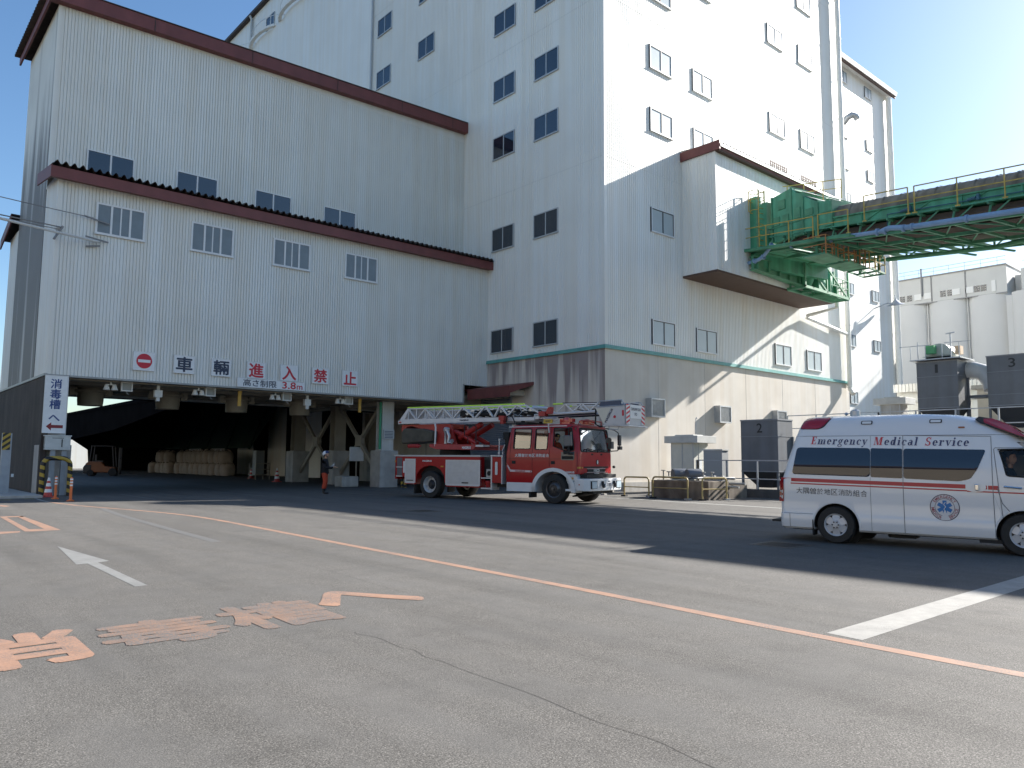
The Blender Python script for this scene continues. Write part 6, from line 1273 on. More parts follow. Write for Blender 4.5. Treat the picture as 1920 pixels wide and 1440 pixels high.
# serif lettering "Emergency Medical Service", drawn stroke by stroke
def serif_text(body, O, u1, z1, xh, sk, slant=.24):
    """heavy upright stems, hairline joins and bracket serifs; returns two meshes (capitals, the rest)"""
    T, H_, S_ = .17, .055, .05; caps, rest = MB(), MB()
    def ring(cx, cy, rx, ry, a0, a1, ts=T, th=H_, n=18):
        out = []
        for i in range(n):
            P = []
            for a in (R(a0+(a1-a0)*i/n), R(a0+(a1-a0)*(i+1)/n)):
                P.append(((cx+rx*math.cos(a), cy+ry*math.sin(a)), (cx+(rx-ts)*math.cos(a), cy+(ry-th)*math.sin(a))))
            out.append([P[0][0], P[1][0], P[1][1], P[0][1]])
        return out
    box = lambda x0, x1, y0, y1: [[(x0, y0), (x1, y0), (x1, y1), (x0, y1)]]
    stem = lambda x, y0, y1: box(x, x+T, y0, y1)
    ser = lambda x, y, a=.07, b_=.07: box(x-a, x+T+b_, y, y+S_)
    G = {}
    G['E'] = (stem(.08, 0, .72)+box(0, .56, 0, .05)+box(0, .54, .67, .72)+box(.2, .42, .345, .395)+box(.50, .56, 0, .18)+box(.48, .54, .55, .72)+box(.37, .42, .28, .46), .64)
    G['M'] = (box(.06, .11, 0, .72)+stem(.62, 0, .72)+[[(.06, .72), (.26, .72), (.46, .0), (.36, .0)]]+[[(.40, .0), (.46, .0), (.66, .72), (.60, .72)]]+box(0, .2, 0, .05)+box(.54, .87, 0, .05)+box(0, .2, .67, .72)+box(.6, .87, .67, .72), .95)
    G['S'] = (ring(.27, .53, .24, .20, 30, 270, .13, .06)+ring(.27, .19, .25, .20, -150, 90, .14, .06)+[[(.14, .46), (.26, .36), (.40, .28), (.30, .40)]]+box(.44, .49, .52, .72)+box(.02, .07, 0, .2), .58)
    G['m'] = (stem(.07, 0, .48)+stem(.37, 0, .36)+stem(.67, 0, .36)+ring(.40, .34, .14, .14, 0, 150, T*.6)+ring(.70, .34, .14, .14, 0, 150, T*.6)+ser(.07, 0)+ser(.37, 0)+ser(.67, 0)+box(0, .12, .43, .48), .93)
    G['n'] = (stem(.07, 0, .48)+stem(.38, 0, .36)+ring(.41, .34, .14, .14, 0, 150, T*.6)+ser(.07, 0)+ser(.38, 0)+box(0, .12, .43, .48), .64)
    G['r'] = (stem(.07, 0, .48)+ring(.38, .34, .17, .14, 50, 160, .07)+ring(.40, .40, .07, .07, 0, 360, .069, .069)+ser(.07, 0)+box(0, .12, .43, .48), .50)
    G['e'] = (ring(.26, .24, .24, .25, 0, 320)+box(.12, .46, .23, .27), .53)
    G['c'] = (ring(.26, .24, .24, .25, 55, 315)+ring(.40, .38, .065, .065, 0, 360, .064, .064), .50)
    G['a'] = (ring(.22, .15, .20, .16, 0, 360, .14)+stem(.30, .03, .38)+ring(.27, .33, .20, .16, 0, 150, .1)+box(.44, .54, 0, .05), .56)
    G['g'] = (ring(.24, .30, .20, .19, 0, 360, .13)+ring(.25, -.08, .24, .14, 0, 360, .09, .045)+box(.18, .30, .05, .10)+ring(.46, .44, .07, .06, 0, 360, .069, .059), .54)
    G['d'] = (ring(.24, .24, .22, .25, 0, 360)+stem(.33, 0, .74)+box(.26, .4, .69, .74)+box(.44, .58, 0, .05), .60)
    G['l'] = (stem(.07, 0, .74)+ser(.07, 0)+box(0, .12, .69, .74), .34)
    G['i'] = (stem(.07, 0, .48)+ser(.07, 0)+box(0, .12, .43, .48)+ring(.155, .64, .085, .085, 0, 360, .084, .084), .34)
    G['v'] = ([[(.02, .48), (.20, .48), (.34, .0), (.24, .0)]]+[[(.26, .0), (.31, .0), (.50, .48), (.44, .48)]]+box(-.03, .26, .43, .48)+box(.38, .55, .43, .48), .54)
    G['y'] = (G['v'][0][:2]+[[(.24, .0), (.30, .06), (.18, -.2), (.10, -.2)]]+G['v'][0][2:]+ring(.09, -.16, .07, .065, 0, 360, .069, .064), .54)
    x = 0; out = []
    for ch in body:
        if ch == ' ': x += .62; continue
        g, wd = G[ch]; k = 1.0
        out.append((ch, x, g)); x += wd+.10
    sx = (u1-O[0])/x; sz = xh/.72; W_ = x
    i = 0
    for ch, x0, g in out:
        tgt = caps if ch.isupper() else rest
        for poly in g:
            P = [(O[0]+(x0+px+slant*py)*sx, O[1]+(z1-O[1])*((x0+px)/W_)+py*sz) for px, py in poly]; sk.text(tgt, P, [tuple(range(len(P)))], off=.005+.00025*(i % 9)); i += 1
    return caps, rest
caps, rest = serif_text('Emergency Medical Service', (-.44, 1.845), 2.22, 1.795, .145, sk)
a_('initials', caps, M_ARED, ab); a_('lettering', rest, M_ANAVY, ab)
l = MB()
for i, ch in enumerate('大隅曽於地区消防組合'): v, f = fit(ch, -.70+i*.129, .905-.0028*i, .112, .115, 0); sk.text(l, v, f)
a_('name_lettering', l, M('letter_grey', (.045, .05, .06), .5), ab)
# round badge with a six armed star
cx, cz = 1.815, .745
def ringpoly(r0, r1, n=48, off=.005):
    m = MB(); v = []
    for i in range(n): a = 2*math.pi*i/n; v += [(cx+r0*math.cos(a), cz+r0*math.sin(a)), (cx+r1*math.cos(a), cz+r1*math.sin(a))]
    return sk.text(m, v, [(2*i, 2*i+1, (2*i+3) % (2*n), (2*i+2) % (2*n)) for i in range(n)], off=off)
bd = a_('badge', ringpoly(.001, .228, 48, .0035), M('badge_white', (.60, .60, .61), .4), ab)
m = ringpoly(.216, .228, 48, .006); m2 = ringpoly(.146, .153, 48, .006); m.add(m2.v, m2.f); a_('badge_ring', m, M('badge_dark', (.05, .03, .06), .4), bd)
m = MB()
for k, ang in enumerate((90, 150, 30)):
    d = Vector((math.cos(R(ang)), math.sin(R(ang)))); n_ = Vector((-d.y, d.x)); P = [d*.118+n_*.031, d*.118-n_*.031, -d*.118-n_*.031, -d*.118+n_*.031]; sk.text(m, [(cx+p.x, cz+p.y) for p in P], [(0, 1, 2, 3)], off=.006+.0006*k)
stt = a_('star', m, M('star_blue', (.02, .16, .42), .4), bd)
m = MB(); P = []
for i in range(15): z = -.09+.18*i/14; P.append((cx+.013*math.sin(i*1.0), cz+z))
v = []; 
for p in P: v += [(p[0]-.006, p[1]), (p[0]+.006, p[1])]
sk.text(m, v, [(2*i, 2*i+1, 2*i+3, 2*i+2) for i in range(14)], off=.009); a_('staff', m, M_FWH, bd)
l = MB()
def arctext(s, a_mid, span, up):
    n = len(s)
    for i, ch in enumerate(s):
        if ch == ' ': continue
        t = a_mid+(span*(.5-(i+.5)/n) if up else span*((i+.5)/n-.5)); v, f = glyphs(ch, .012); x0 = min(p[0] for p in v); x1 = max(p[0] for p in v); k = .046/.70; r0 = .162 if up else .206
        tx = Vector((math.sin(R(t)), -math.cos(R(t)))) if up else Vector((-math.sin(R(t)), math.cos(R(t)))); ty = Vector((math.cos(R(t)), math.sin(R(t))))*(1 if up else -1)
        b0 = Vector((cx, cz))+Vector((math.cos(R(t)), math.sin(R(t))))*r0
        sk.text(l, [tuple(b0+tx*(p[0]-(x0+x1)/2)*k+ty*p[1]*k) for p in v], f, off=.006)
arctext('EMERGENCY', 90, 125, True); arctext('MEDICAL', 222, 78, False); arctext('SERVICE', 318, 78, False)
a_('badge_lettering', l, M('badge_red', (.30, .03, .05), .5), bd)
# lamps on the roof
def lamp_patch(nm, poly, mt, off, par=ab, sides=(-1, 1)):
    for sd_ in sides: ap(nm, [poly], mt, par, off, .05, (sd_,))
lamp_patch('rear_beacon', rpoly([(-.675, 2.135), (-.60, 2.36), (-.06, 2.375), (-.20, 2.17), (-.30, 2.125)], .05), M_BLKP, .006)
lamp_patch('rear_beacon_lens', rpoly([(-.655, 2.145), (-.58, 2.35), (-.09, 2.36), (-.22, 2.18), (-.31, 2.14)], .05), M_BEAC, .02)
def blade(nm, pts, mt, y0, grow):
    for sd_ in (-1, 1):
        m = MB(); P = [(u, sd_*(y0(z)+grow), z) for u, z in pts]; Q = [(u-.03, sd_*.36, z+.015) for u, z in pts]; n = len(pts)
        m.add(P+Q, [tuple(range(n)), tuple(range(2*n-1, n-1, -1))]+[(i, (i+1) % n, n+(i+1) % n, n+i) for i in range(n)]); o = a_(nm, m, mt, ab, fix=True, bevel=.008)
hw = lambda z: .80-.16*max(0, z-2.0) if z < 2.2 else .768-.30*(z-2.2)
blade('front_beacon', rpoly([(2.30, 2.255), (2.36, 2.305), (2.55, 2.262), (2.78, 2.15), (2.97, 2.0), (3.06, 1.90), (2.88, 1.965), (2.60, 2.085), (2.38, 2.19)], .02), M_BLKP, hw, .0)
blade('front_beacon_lens', rpoly([(2.42, 2.262), (2.56, 2.268), (2.80, 2.146), (2.99, 1.99), (3.05, 1.922), (2.88, 1.99), (2.62, 2.105), (2.44, 2.195)], .02), M_BEAC, hw, .012)
for u in (.46, 1.60):
    lamp_patch('marker_lamp', rrect(u, u+.20, 2.205, 2.275, .02), M_BLKP, .010); lamp_patch('marker_lens', rrect(u+.02, u+.18, 2.218, 2.262, .012), M('lens_white', (.7, .7, .68), .2), .016)
lamp_patch('side_indicator', rrect(2.05, 2.15, 2.105, 2.135, .012), M('amber_brown', (.30, .10, .03), .3), .01)
P = [(-1.015, 1.20), (-.955, 1.19), (-.94, .95), (-.95, .74), (-1.03, .74)]; m = MB(); sk.patch(m, P, 1, .012, .04); a_('tail_light', m, M_BEAC, ab); m = MB(); sk.patch(m, P, -1, .012, .04); tl = a_('tail_light', m, M_BEAC, ab); m = MB()
for z in (.83, .93): sk.patch(m, rrect(-1.02, -.96, z-.035, z+.035, .02), -1, .018, .03)
a_('clear_lens', m, M('lens_white', (.7, .7, .68)), tl)
# handles, mirrors, filler cap, mud flaps, underside
yy = sk.y(2.3, 1.09); m = MB(); P = rpoly([(2.16, 1.05), (2.20, 1.15), (2.40, 1.165), (2.45, 1.12), (2.42, 1.04), (2.25, 1.02)], .03); sk.patch(m, P, -1, .010, .06); hb = a_('handle_cup', m, M_AMB, ab); m = MB(); m.box(2.28, 2.34, yy-.05, yy-.005, 1.05, 1.155); a_('slide_handle', m, M_CHR, hb, bevel=.012)
yy = sk.y(2.8, 1.10); m = MB(); m.tube([(2.70, yy-.02, 1.125), (2.74, yy-.035, 1.122), (2.9, yy-.035, 1.108), (2.94, yy-.02, 1.105)], .018, 8); a_('door_handle', m, M_CHR, ab)
m = MB(); P = rrect(2.63, 2.71, .40, .48, .03); sk.patch(m, P, -1, .006, .05); a_('fuel_cap', m, M('cap_grey', (.52, .53, .54), .4), ab)
for u in (0, 2.944):
    for s in (-1, 1):
        m = MB(); n = 22; v = []
        for i in range(n+1): a = R(-8+196*i/n); v += [(u+.01+.402*math.cos(a), s*.60, .335+.402*math.sin(a)), (u+.01+.402*math.cos(a), s*.925, .335+.402*math.sin(a))]
        m.add(v, [(2*i, 2*i+1, 2*i+3, 2*i+2) for i in range(n)], True); m.add([(u+.01+.41*math.cos(R(i*15)), s*.605, .335+.41*math.sin(R(i*15))) for i in range(24)], [tuple(range(24))]); a_('wheel_arch_liner', m, M_BLK, ab)
for u in (0, 2.944):
    n = 22; P = []
    for i in range(n+1): a = R(-4+188*i/n); P.append((u+.01+.425*math.cos(a), -.938, .335+.425*math.sin(a)))
    a_('arch_lip', MB().tube(P, [.012]*(n+1), 6), M_AMB, ab)
for s in (-1, 1):
    tyre_rim(AM, 0, s*.835, .345, .20, 'van', s, M('rim_silver', (.52, .53, .55), .38, .15)); tyre_rim(AM, 2.944, s*.835, .345, .20, 'van', s, M('rim_silver', (.56, .57, .6)))
    m = MB(); m.box(-.42, -.40, s*.83-.12, s*.83+.12, .13, .42); a_('mud_flap', m, M_BLK)
m = MB(); m.box(-.9, 3.8, -.6, .6, .20, .34); m.box(.9, 1.3, -.75, -.4, .16, .26); m.box(2.3, 2.75, -.9, -.5, .18, .24); m.box(-1.24, -.95, -.8, .8, .34, .38); m.box(-.1, .1, -.8, .8, .28, .4); m.box(2.85, 3.05, -.8, .8, .28, .4); m.tube([(.85, -.62, .20), (1.05, -.7, .20), (1.28, -.72, .21)], .05, 8); a_('underside', m, M_BLK)
m = MB(); m.lathe((.25, -.3, 2.385), (0, 0, 1), [(0, .09), (.10, .09), (.13, .05), (.13, 0)], 16); m.ellipsoid((.08, -.28, 2.44), .04, .04, .03, 10, 6); a_('roof_horn', m, M_GALV, ab)
m = MB(); m.box(2.25, 3.35, -.74, .76, .86, .90); m.box(2.26, 2.30, -.74, .76, .9, 1.85); a_('cabin_floor', m, M_BLK, ab)
m = MB()
for y in (-.40, .42): m.box(2.50, 2.90, y-.24, y+.24, .9, 1.05); m.box(2.38, 2.50, y-.24, y+.24, 1.0, 1.58)
a_('seat', m, M('seat_dark', (.025, .025, .03)), ab)
# windscreen, front lamps and grille (beyond the right edge of the picture)
def front_patch(nm, poly, mt, off):
    m = MB(); bm = bmesh.new(); bm.faces.new([bm.verts.new((y, z, 0)) for y, z in poly]); bmesh.ops.triangulate(bm, faces=bm.faces); bmesh.ops.subdivide_edges(bm, edges=bm.edges, cuts=5, use_grid_fill=True); bm.verts.index_update(); P = []
    for v in bm.verts: h = sk.t.ray_cast(Vector((6, v.co.x, v.co.y)), Vector((-1, 0, 0)))[0]; P.append((h.x+off, v.co.x, v.co.y) if h else (3.5, v.co.x, v.co.y))
    m.add(P, [tuple(v.index for v in f.verts) for f in bm.faces], True); bm.free(); return a_(nm, m, mt, ab)
front_patch('windscreen', [(-.72, 1.2), (.72, 1.2), (.60, 1.86), (-.60, 1.86)], M_TINT, .01); front_patch('grille', [(-.4, .85), (.4, .85), (.4, .97), (-.4, .97)], M_BLK, .01); front_patch('headlight', [(-.72, .78), (-.46, .78), (-.46, .98), (-.72, 1.0)], M('lamp_lens', (.55, .66, .72)), .01); front_patch('headlight', [(.46, .78), (.72, .78), (.72, 1.0), (.46, .98)], M('lamp_lens', (.55, .66, .72)), .01)
m = MB(); m.tube([(3.42, -.90, 1.22), (3.44, -1.05, 1.28)], .03, 8); m.box(3.40, 3.48, -1.14, -1.0, 1.24, 1.50); a_('mirror', m, M_BLKP, ab); m = MB(); m.tube([(3.42, .90, 1.22), (3.44, 1.05, 1.28)], .03, 8); m.box(3.40, 3.48, 1.0, 1.14, 1.24, 1.5); a_('mirror', m, M_BLKP, ab)
# ------------------------------------------------------------------ people
M_SKIN = M('skin', (.48, .27, .18), .5, 0, .05, 8); M_JKT = M('jacket_black', (.008, .008, .011), .85); M_ORG = M('trousers_orange', (.42, .050, .018), .8, 0, .1, 6); M_BOOT = M('boots_black', (.015, .014, .016), .5); M_HAIR = M('hair_dark', (.014, .011, .010), .6); M_HEL = M('helmet_white', (.68, .70, .72), .3); M_HELB = M('helmet_blue', (.018, .035, .12), .4)
def skinned(name, mat, parent, chains, levels=2):
    """chains: [[(x,y,z,rx[,ry]), ...], ...]; equal points join into one skeleton"""
    me = bpy.data.meshes.new(name); V = []; E = []; rad = []; idx = {}
    for ch in chains:
        prev = None
        for p in ch:
            k = tuple(round(c, 4) for c in p[:3])
            if k not in idx: idx[k] = len(V); V.append(p[:3]); rad.append((p[3], p[4] if len(p) > 4 else p[3]))
            i = idx[k]
            if prev is not None and prev != i: E.append((prev, i))
            prev = i
    me.from_pydata(V, E, []); o = bpy.data.objects.new(name, me); COL.objects.link(o)
    md = o.modifiers.new('skin', 'SKIN'); sv = me.skin_vertices[0].data
    for i, r in enumerate(rad): sv[i].radius = r
    sv[0].use_root = True; md.use_smooth_shade = True; sd = o.modifiers.new('sub', 'SUBSURF'); sd.levels = levels; sd.render_levels = levels
    bpy.context.view_layer.update(); dg = bpy.context.evaluated_depsgraph_get(); nm = bpy.data.meshes.new_from_object(o.evaluated_get(dg)); o.modifiers.clear(); o.data = nm; nm.materials.clear(); nm.materials.append(mat)
    nm.polygons.foreach_set('use_smooth', [True]*len(nm.polygons)); o.parent = parent; return o
def head(parent, c, mat, pitch=0., s=1., hair=True):
    """head looking along +x with nose, brow, ears, eyes, mouth; returns (mesh object)"""
    m = MB(); n, k = 26, 20; v = []
    for i in range(k+1):
        th = math.pi*i/k
        for j in range(n):
            ph = 2*math.pi*j/n; x, y, z = math.sin(th)*math.cos(ph), math.sin(th)*math.sin(ph), math.cos(th)
            X, Y, Z = x*.098, y*.076, z*.118
            if z < -.2: X *= 1-.10*(-z-.2); Y *= 1-.32*(-z-.2); X += .012*(-z-.2)
            if x < 0: X *= 1.02
            if abs(y) < .35 and x > .3:
                t = (1-abs(y)/.35)
                if -.45 < z < .12: X += .020*t*t*(1-abs((z+.22)/.34))       # nose
                if .10 < z < .30: X += .005*t
                if -.66 < z < -.50: X += .006*t                             # lips
                if z < -.8: X += .008*t
            if x > .35 and .02 < z < .2 and .2 < abs(y) < .6: X -= .007
            v.append((X*s, Y*s, Z*s))
    f = [(i*n+j, (i+1)*n+j, (i+1)*n+(j+1) % n, i*n+(j+1) % n) for i in range(k) for j in range(n)]
    m.add(v, f, True)
    for sd in (-1, 1): m.ellipsoid((-.008*s, sd*.078*s, -.005*s), .022*s, .011*s, .032*s, 10, 8)
    rot = Matrix.Rotation(-pitch, 4, 'Y')
    def place(mb): mb.v = [tuple(Vector(c)+(rot @ Vector(p))) for p in mb.v]; return mb
    h = place(m).build('head', mat, parent, sharp=80)
    e = MB()
    for sd in (-1, 1): e.ellipsoid((.083*s, sd*.030*s, .012*s), .010*s, .013*s, .006*s, 8, 6); e.obox((.088*s, sd*.031*s, .036*s), (.004, 0, 0), (0, .016*s, 0), (0, 0, .003*s))
    e.obox((.091*s, 0, -.066*s), (.004*s, 0, 0), (0, .022*s, 0), (0, 0, .002*s)); place(e).build('eyes', M_HAIR, h)
    if hair:
        q = MB(); q.ellipsoid((-.014*s, 0, .022*s), .100*s, .084*s, .112*s, 22, 14); q.v = [p if not (p[0] > .045*s and p[2] < .070*s) else (.045*s, p[1]*.9, max(p[2], .0)) for p in q.v]; q.v = [(x, y, max(z, -.055*s)) for x, y, z in q.v]; place(q).build('hair', M_HAIR, h)
    return h, place
def hand(name, mat, parent, o, fw, up, side, curl=.5, L=.095, thumb_curl=.5):
    """palm and five bent fingers: o wrist, fw along palm, up back-of-hand normal, side towards thumb"""
    o, fw, up, side = Vector(o), Vector(fw).normalized(), Vector(up).normalized(), Vector(side).normalized(); ch = []
    pc = o+fw*.045; kn = o+fw*.085
    def q(p, r, r2=None): return (p.x, p.y, p.z, r, r2 or r)
    ch.append([q(o, .024, .018), q(pc, .034, .017), q(kn, .036, .014)])
    for k, (off, ln) in enumerate(((.028, .92), (.010, 1.0), (-.009, .95), (-.027, .78))):
        b0 = o+fw*.082+side*off; d = fw.copy(); pts = [q(pc+side*off*.8, .010), q(b0, .0095)]; p = b0
        for seg in range(3): a = curl*(.55+.35*seg); d = (d*math.cos(a)-up*math.sin(a)).normalized() if seg else (fw*math.cos(a*.8)-up*math.sin(a*.8)).normalized(); p = p+d*L*ln*(.42, .33, .25)[seg]; pts.append(q(p, .0092-.0008*seg))
        ch.append(pts)
    t0 = o+fw*.028+side*.026; d = (fw*.6+side*.75-up*.2).normalized(); t1 = t0+d*.038; d2 = (fw*.9+side*(.3-thumb_curl*.4)-up*.35).normalized(); ch.append([q(o+fw*.03, .02, .015), q(t0, .013), q(t1, .0115), q(t1+d2*.03, .0098)])
    m = []
    ob = skinned(name, mat, parent, [ch[0]], 1)
    bm = bmesh.new(); bm.from_mesh(ob.data); bpy.data.objects.remove(ob)
    for c in ch[1:]:
        o2 = skinned('f', mat, parent, [c], 1); bm.from_mesh(o2.data); bpy.data.objects.remove(o2)
    me = bpy.data.meshes.new(name); bm.to_mesh(me); bm.free(); me.materials.append(mat); me.polygons.foreach_set('use_smooth', [True]*len(me.polygons)); r = bpy.data.objects.new(name, me); COL.objects.link(r); r.parent = parent; return r
# firefighter standing in the bay entrance, facing right and looking up, reading a sheet of paper
FF = thing('person', 'firefighter in white helmet and orange trousers standing in the bay with a paper', 'person', (15.55, 29.95, 0), R(-46))
legs = [[(0, 0, .95, .135, .115), (.0, .085, .84, .105), (.02, .10, .50, .085), (-.03, .10, .27, .088), (-.03, .10, .22, .085)], [(0, 0, .95, .135, .115), (.0, -.085, .84, .105), (.05, -.10, .50, .085), (.0, -.10, .27, .088), (.0, -.10, .22, .085)]]
skinned('trousers', M_ORG, FF, legs)
for u, y in ((-.03, .10), (.0, -.10)): skinned('boot', M_BOOT, FF, [[(u, y, .30, .066), (u-.005, y, .15, .055), (u-.01, y, .06, .052), (u+.09, y, .045, .046, .036), (u+.19, y, .04, .040, .030)]])
jk = [[(.0, 0, .80, .185, .155), (.0, 0, .92, .18, .15), (.0, 0, 1.04, .165, .14), (.01, 0, 1.22, .185, .135), (-.01, 0, 1.40, .19, .12), (-.005, 0, 1.50, .075)],
      [(-.01, 0, 1.40, .19, .12), (0, .20, 1.40, .085), (-.02, .27, 1.14, .065), (.20, .20, 1.08, .050), (.27, .16, 1.12, .044)],
      [(-.01, 0, 1.40, .19, .12), (0, -.20, 1.40, .085), (.04, -.27, 1.13, .065), (.30, -.22, 1.10, .050), (.42, -.18, 1.13, .043)]]
skinned('jacket', M_JKT, FF, jk)
skinned('neck', M_SKIN, FF, [[(-.005, 0, 1.46, .055), (.015, 0, 1.56, .052), (.02, 0, 1.60, .05)]])
h, place = head(FF, (.035, 0, 1.655), M_SKIN, R(22), 1.05, True)
m = MB(); m.ellipsoid((-.02, 0, .045), .135, .115, .125, 22, 14); m.v = [(x, y, max(z, .028-(.03 if x < -.05 else 0))) for x, y, z in m.v]; hl = place(m).build('helmet', M_HEL, FF); m = MB(); m.ellipsoid((.045, 0, .05), .105, .112, .105, 20, 12); m.v = [(max(x, .03), y, max(z, .035)) for x, y, z in m.v]; place(m).build('helmet_band', M_HELB, hl); m = MB(); m.prism([(.08, -.10, .045), (.17, -.06, .05), (.185, 0, .05), (.17, .06, .05), (.08, .10, .045)], (0, 0, .010)); place(m).build('helmet_peak', M_HELB, hl); m = MB(); m.tube([(.02, -.085, .02), (.03, -.06, -.10), (.04, 0, -.125), (.03, .06, -.10), (.02, .085, .02)], .006, 6); place(m).build('chin_strap', M_BLK, hl)
hand('hand', M_SKIN, FF, (.28, .155, 1.125), (.8, -.3, .35), (-.3, .1, .9), (.3, -.9, .1), .7); hand('hand', M_SKIN, FF, (.43, -.175, 1.135), (.95, .2, .1), (0, .2, 1), (.2, .9, 0), .45)
o = MB().obox((.33, .02, 1.20), (.075, -.02, .075), (-.03, .11, .06), (.0015, .002, -.0015)).build('paper', M('paper_white', (.55, .55, .54), .8)); o.parent = None
o.matrix_world = Matrix.Translation(FF.location) @ Matrix.Rotation(FF.rotation_euler[2], 4, 'Z'); tag(o, 'sheet of white paper held by the firefighter in orange trousers', 'paper')
# drivers
def driver(parent_thing, lx, ly, lz, label, jacket, helmet, yaw, lean=.0, arm=None):
    P = Matrix.Translation(parent_thing.location) @ Matrix.Rotation(parent_thing.rotation_euler[2], 4, 'Z'); w_ = P @ Vector((lx, ly, lz)); t = thing('person', label, 'person', w_, parent_thing.rotation_euler[2])
    skinned('torso', jacket, t, [[(0, 0, .05, .17, .14), (.0, 0, .30, .17, .12), (.02, 0, .50, .17, .10), (.03, 0, .58, .07)], [(.02, 0, .50, .17, .10), (.02, -.19, .49, .075), (.10, -.25, .26, .058), (.32, -.14, .30, .045)], [(.02, 0, .50, .17, .10), (.02, .19, .49, .075), (.10, .25, .26, .058), (.32, .14, .30, .045)], [(0, 0, .05, .17, .14), (.2, .1, .08, .085), (.40, .12, .08, .07)], [(0, 0, .05, .17, .14), (.2, -.1, .08, .085), (.40, -.12, .08, .07)]])
    skinned('neck', M_SKIN, t, [[(.03, 0, .55, .05), (.045, 0, .66, .048)]])
    hd = bpy.data.objects.new('head_pivot', None); COL.objects.link(hd); bpy.data.objects.remove(hd)
    h, place = head(t, (0, 0, 0), M_SKIN, 0., 1.0, not helmet); h.location = (.05, 0, .73); h.rotation_euler = (0, 0, yaw)
    if helmet: m = MB(); m.ellipsoid((-.01, 0, .045), .128, .11, .115, 20, 12); m.v = [(x, y, max(z, .03)) for x, y, z in m.v]; hl = m.build('helmet', M_BLKP, h); MB().obox((.118, 0, .075), (.004, 0, .006), (0, .03, 0), (0, 0, .02)).build('helmet_badge', M('badge_gold', (.5, .38, .12), .4), h)
    for s in (-1, 1): hand('hand', M_SKIN, t, (.33, s*.14, .30), (.8, -s*.2, .3), (-.3, 0, .9), (.2, -s*.9, 0), .9)
    return t
driver(FT, -.30, -.62, 1.56, 'driver in a black helmet and orange jacket at the wheel of the fire engine', M('jacket_orange', (.45, .07, .02), .8), True, R(-38))
driver(AM, 2.70, -.42, .86, 'driver in a black jacket turning his head inside the ambulance cab', M_JKT, False, R(-28))

# ------------------------------------------------------------------ storage hall contents
M_BAG = M('bag_fabric', (.34, .285, .24), .9, 0, .12, 2, .3, 6); BG = 'bulk bags stacked in two layers in the storage hall'
m = MB(); prof = [(0, .46), (.04, .52), (.3, .56), (.6, .56), (.85, .53), (.98, .44), (1.02, .25), (1.04, 0)]; n = 28; v = []
for z, r in prof:
    for j in range(n):
        a = 2*math.pi*j/n; k = (abs(math.cos(a))**3+abs(math.sin(a))**3)**(-1/3); rr = r*(k*.75+.25)*(1+.03*math.sin(a*5+z*4)); v.append((rr*math.cos(a), rr*math.sin(a), z+.03*math.sin(a*3)))
m.add(v, [(i*n+j, i*n+(j+1) % n, (i+1)*n+(j+1) % n, (i+1)*n+j) for i in range(len(prof)-1) for j in range(n)], True)
for s in (-1, 1):
    for t_ in (-1, 1): m.tube([(s*.35, t_*.35, .95), (s*.25, t_*.2, 1.12), (s*.1, t_*.05, 1.16)], .03, 6)
bag_me = None; random.seed(11)
for layer in (0, 1):
    for i in range(14 - layer):
        y = 63.2+i*1.27+layer*.55; x = 24.1-.5*(i > 9)-.35*(i > 12)
        if layer and i in (9,): continue
        if bag_me is None: o = m.build('bulk_bag', M_BAG); bag_me = o
        else: o = bag_me.copy(); COL.objects.link(o)
        o.location = (x+random.uniform(-.08, .08), y+random.uniform(-.06, .06), layer*1.03); o.rotation_euler = (0, 0, random.uniform(-.3, .3)); sc_ = random.uniform(.95, 1.06); o.scale = (sc_, sc_, random.uniform(.94, 1.02)); tag(o, 'cream bulk bag in the upper layer of the two high stack' if layer else 'cream bulk bag in the bottom layer of the two high stack', 'bulk bag', BG)
def forklift(x, y, rz, paint, label, s=1.):
    t = thing('forklift', label, 'forklift', (x, y, 0), rz, 'forklifts in the storage hall'); t.scale = (s, s, s)
    m = MB(); m.prism([(-1.1, -.5, .25), (.75, -.5, .25), (.75, -.5, .62), (.1, -.5, .70), (-.15, -.5, 1.0), (-.95, -.5, 1.02), (-1.15, -.5, .85)], (0, 1.0, 0)); bo = m.build('body', paint, t, bevel=.06)
    m = MB(); m.prism([(-1.25, -.52, .2), (-.75, -.52, .2), (-.75, -.52, .78), (-1.15, -.52, .80), (-1.28, -.52, .6)], (0, 1.04, 0)); m.build('counterweight', M_BLKP, t, bevel=.05)
    m = MB()
    for a in (-.9, .65):
        for b2 in (-.45, .45): m.beam((a, b2, .9 if a < 0 else .6), (a+.1 if a < 0 else a-.15, b2, 2.1), .06)
    for b2 in (-.45, -.2, .05, .3, .45): m.beam((-.82, b2, 2.1), (.52, b2, 2.1), .04)
    m.beam((-.82, -.45, 2.1), (-.82, .45, 2.1), .06); m.beam((.52, -.45, 2.1), (.52, .45, 2.1), .06); m.build('overhead_guard', M_BLKP, t)
    m = MB(); m.beam((.95, -.3, .1), (.95, -.3, 2.0), .1); m.beam((.95, .3, .1), (.95, .3, 2.0), .1); m.box(.93, .97, -.3, .3, 1.2, 1.26); m.build('mast', M_BLKP, t)
    for b2 in (-.3, .2): MB().box(1.0, 2.0, b2, b2+.1, .1, .14).build('fork', M_BLKP, t)
    MB().box(-.55, -.1, -.25, .25, .95, 1.08).box(-.62, -.5, -.25, .25, 1.0, 1.5).build('seat', M_BLKP, t)
    for a, r in ((-.8, .22), (.6, .28)):
        for b2 in (-.45, .45): MB().lathe((a, b2-.09, r), (0, 1, 0), [(0, 0), (0, r*.95), (.02, r), (.16, r), (.18, r*.95), (.18, 0)], 20).build('wheel', M_TYRE, t)
    return t
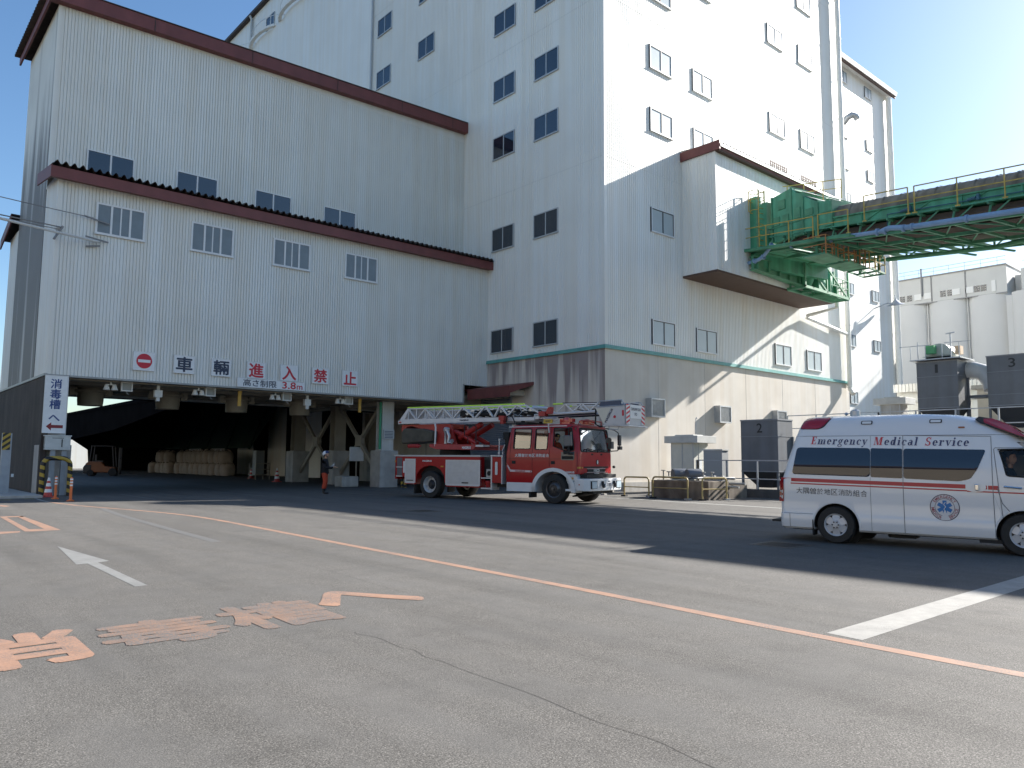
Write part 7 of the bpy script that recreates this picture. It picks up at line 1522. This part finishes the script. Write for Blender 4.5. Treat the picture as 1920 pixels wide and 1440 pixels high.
forklift(15.6, 66, R(-25), M('forklift_orange', (.24, .075, .02), .5, 0, .1, 3), 'orange forklift parked in the dark storage hall', 1.1)
forklift(12.2, 71, R(160), M('forklift_red', (.18, .015, .015), .5, 0, .1, 3), 'red forklift standing by the control box side of the hall', 1.1)
o = thing('hand_cart', 'small steel cart with a grey cabinet beside the bulk bags', 'cart', (22.2, 52.5, 0)); m = MB(); m.box(-.5, .6, -.6, .6, .3, .36)
for a in (-.45, .55):
    for b2 in (-.55, .55): m.beam((a, b2, 0), (a, b2, 1.1), .05)
m.beam((-.45, -.55, 1.1), (.55, -.55, 1.1), .05); m.beam((-.45, -.55, .7), (.55, -.55, .7), .04); m.build('frame', M_STEELB, o); MB().box(-.35, .25, -.3, .3, .36, 2.0).build('cabinet', M('cab_grey', (.22, .22, .21), .6), o)
for i, (x, y, s) in enumerate(((23.6, 38.4, .75), (24.6, 38.9, .95))):
    m = MB(); m.ellipsoid((0, 0, .42), .62, .8, .45, 18, 10); m.v = [(a+.07*math.sin(b2*9+c*7), b2+.07*math.sin(a*8), max(c+.06*math.sin(a*7+b2*5), 0)) for a, b2, c in m.v]; m.prism([(-.3, -.2, .7), (.1, -.35, .95), (.4, .1, .8), (.1, .4, .95), (-.2, .3, .75)], (.05, 0, .2)); o = m.build('sack_heap', M('sack_brown', (.20, .13, .085), .9, 0, .2, 3)); o.location = (x, y, 0); o.scale = (s, s, s*1.3); tag(o, ['slumped brown sack nearer the braced column', 'slumped brown sack behind, against the bay wall'][i], 'sack')
o = MB().box(-.5, .5, -.4, .4, 0, .55).build('concrete_block', M_CONC2, bevel=.04); o.location = (20.6, 37.2, 0); tag(o, 'squat concrete block on the floor behind the firefighter', 'block')
o = MB().box(-.45, .45, -.05, .05, 0, .8).build('white_board', M_SIGN, bevel=.05); o.location = (21.9, 38.5, 1.35); tag(o, 'pale board leaning on the brace behind the firefighter', 'board'); MB().beam((0, 0, 0), (0, .0, -1.35), .06).build('prop', M_STEELB, o)
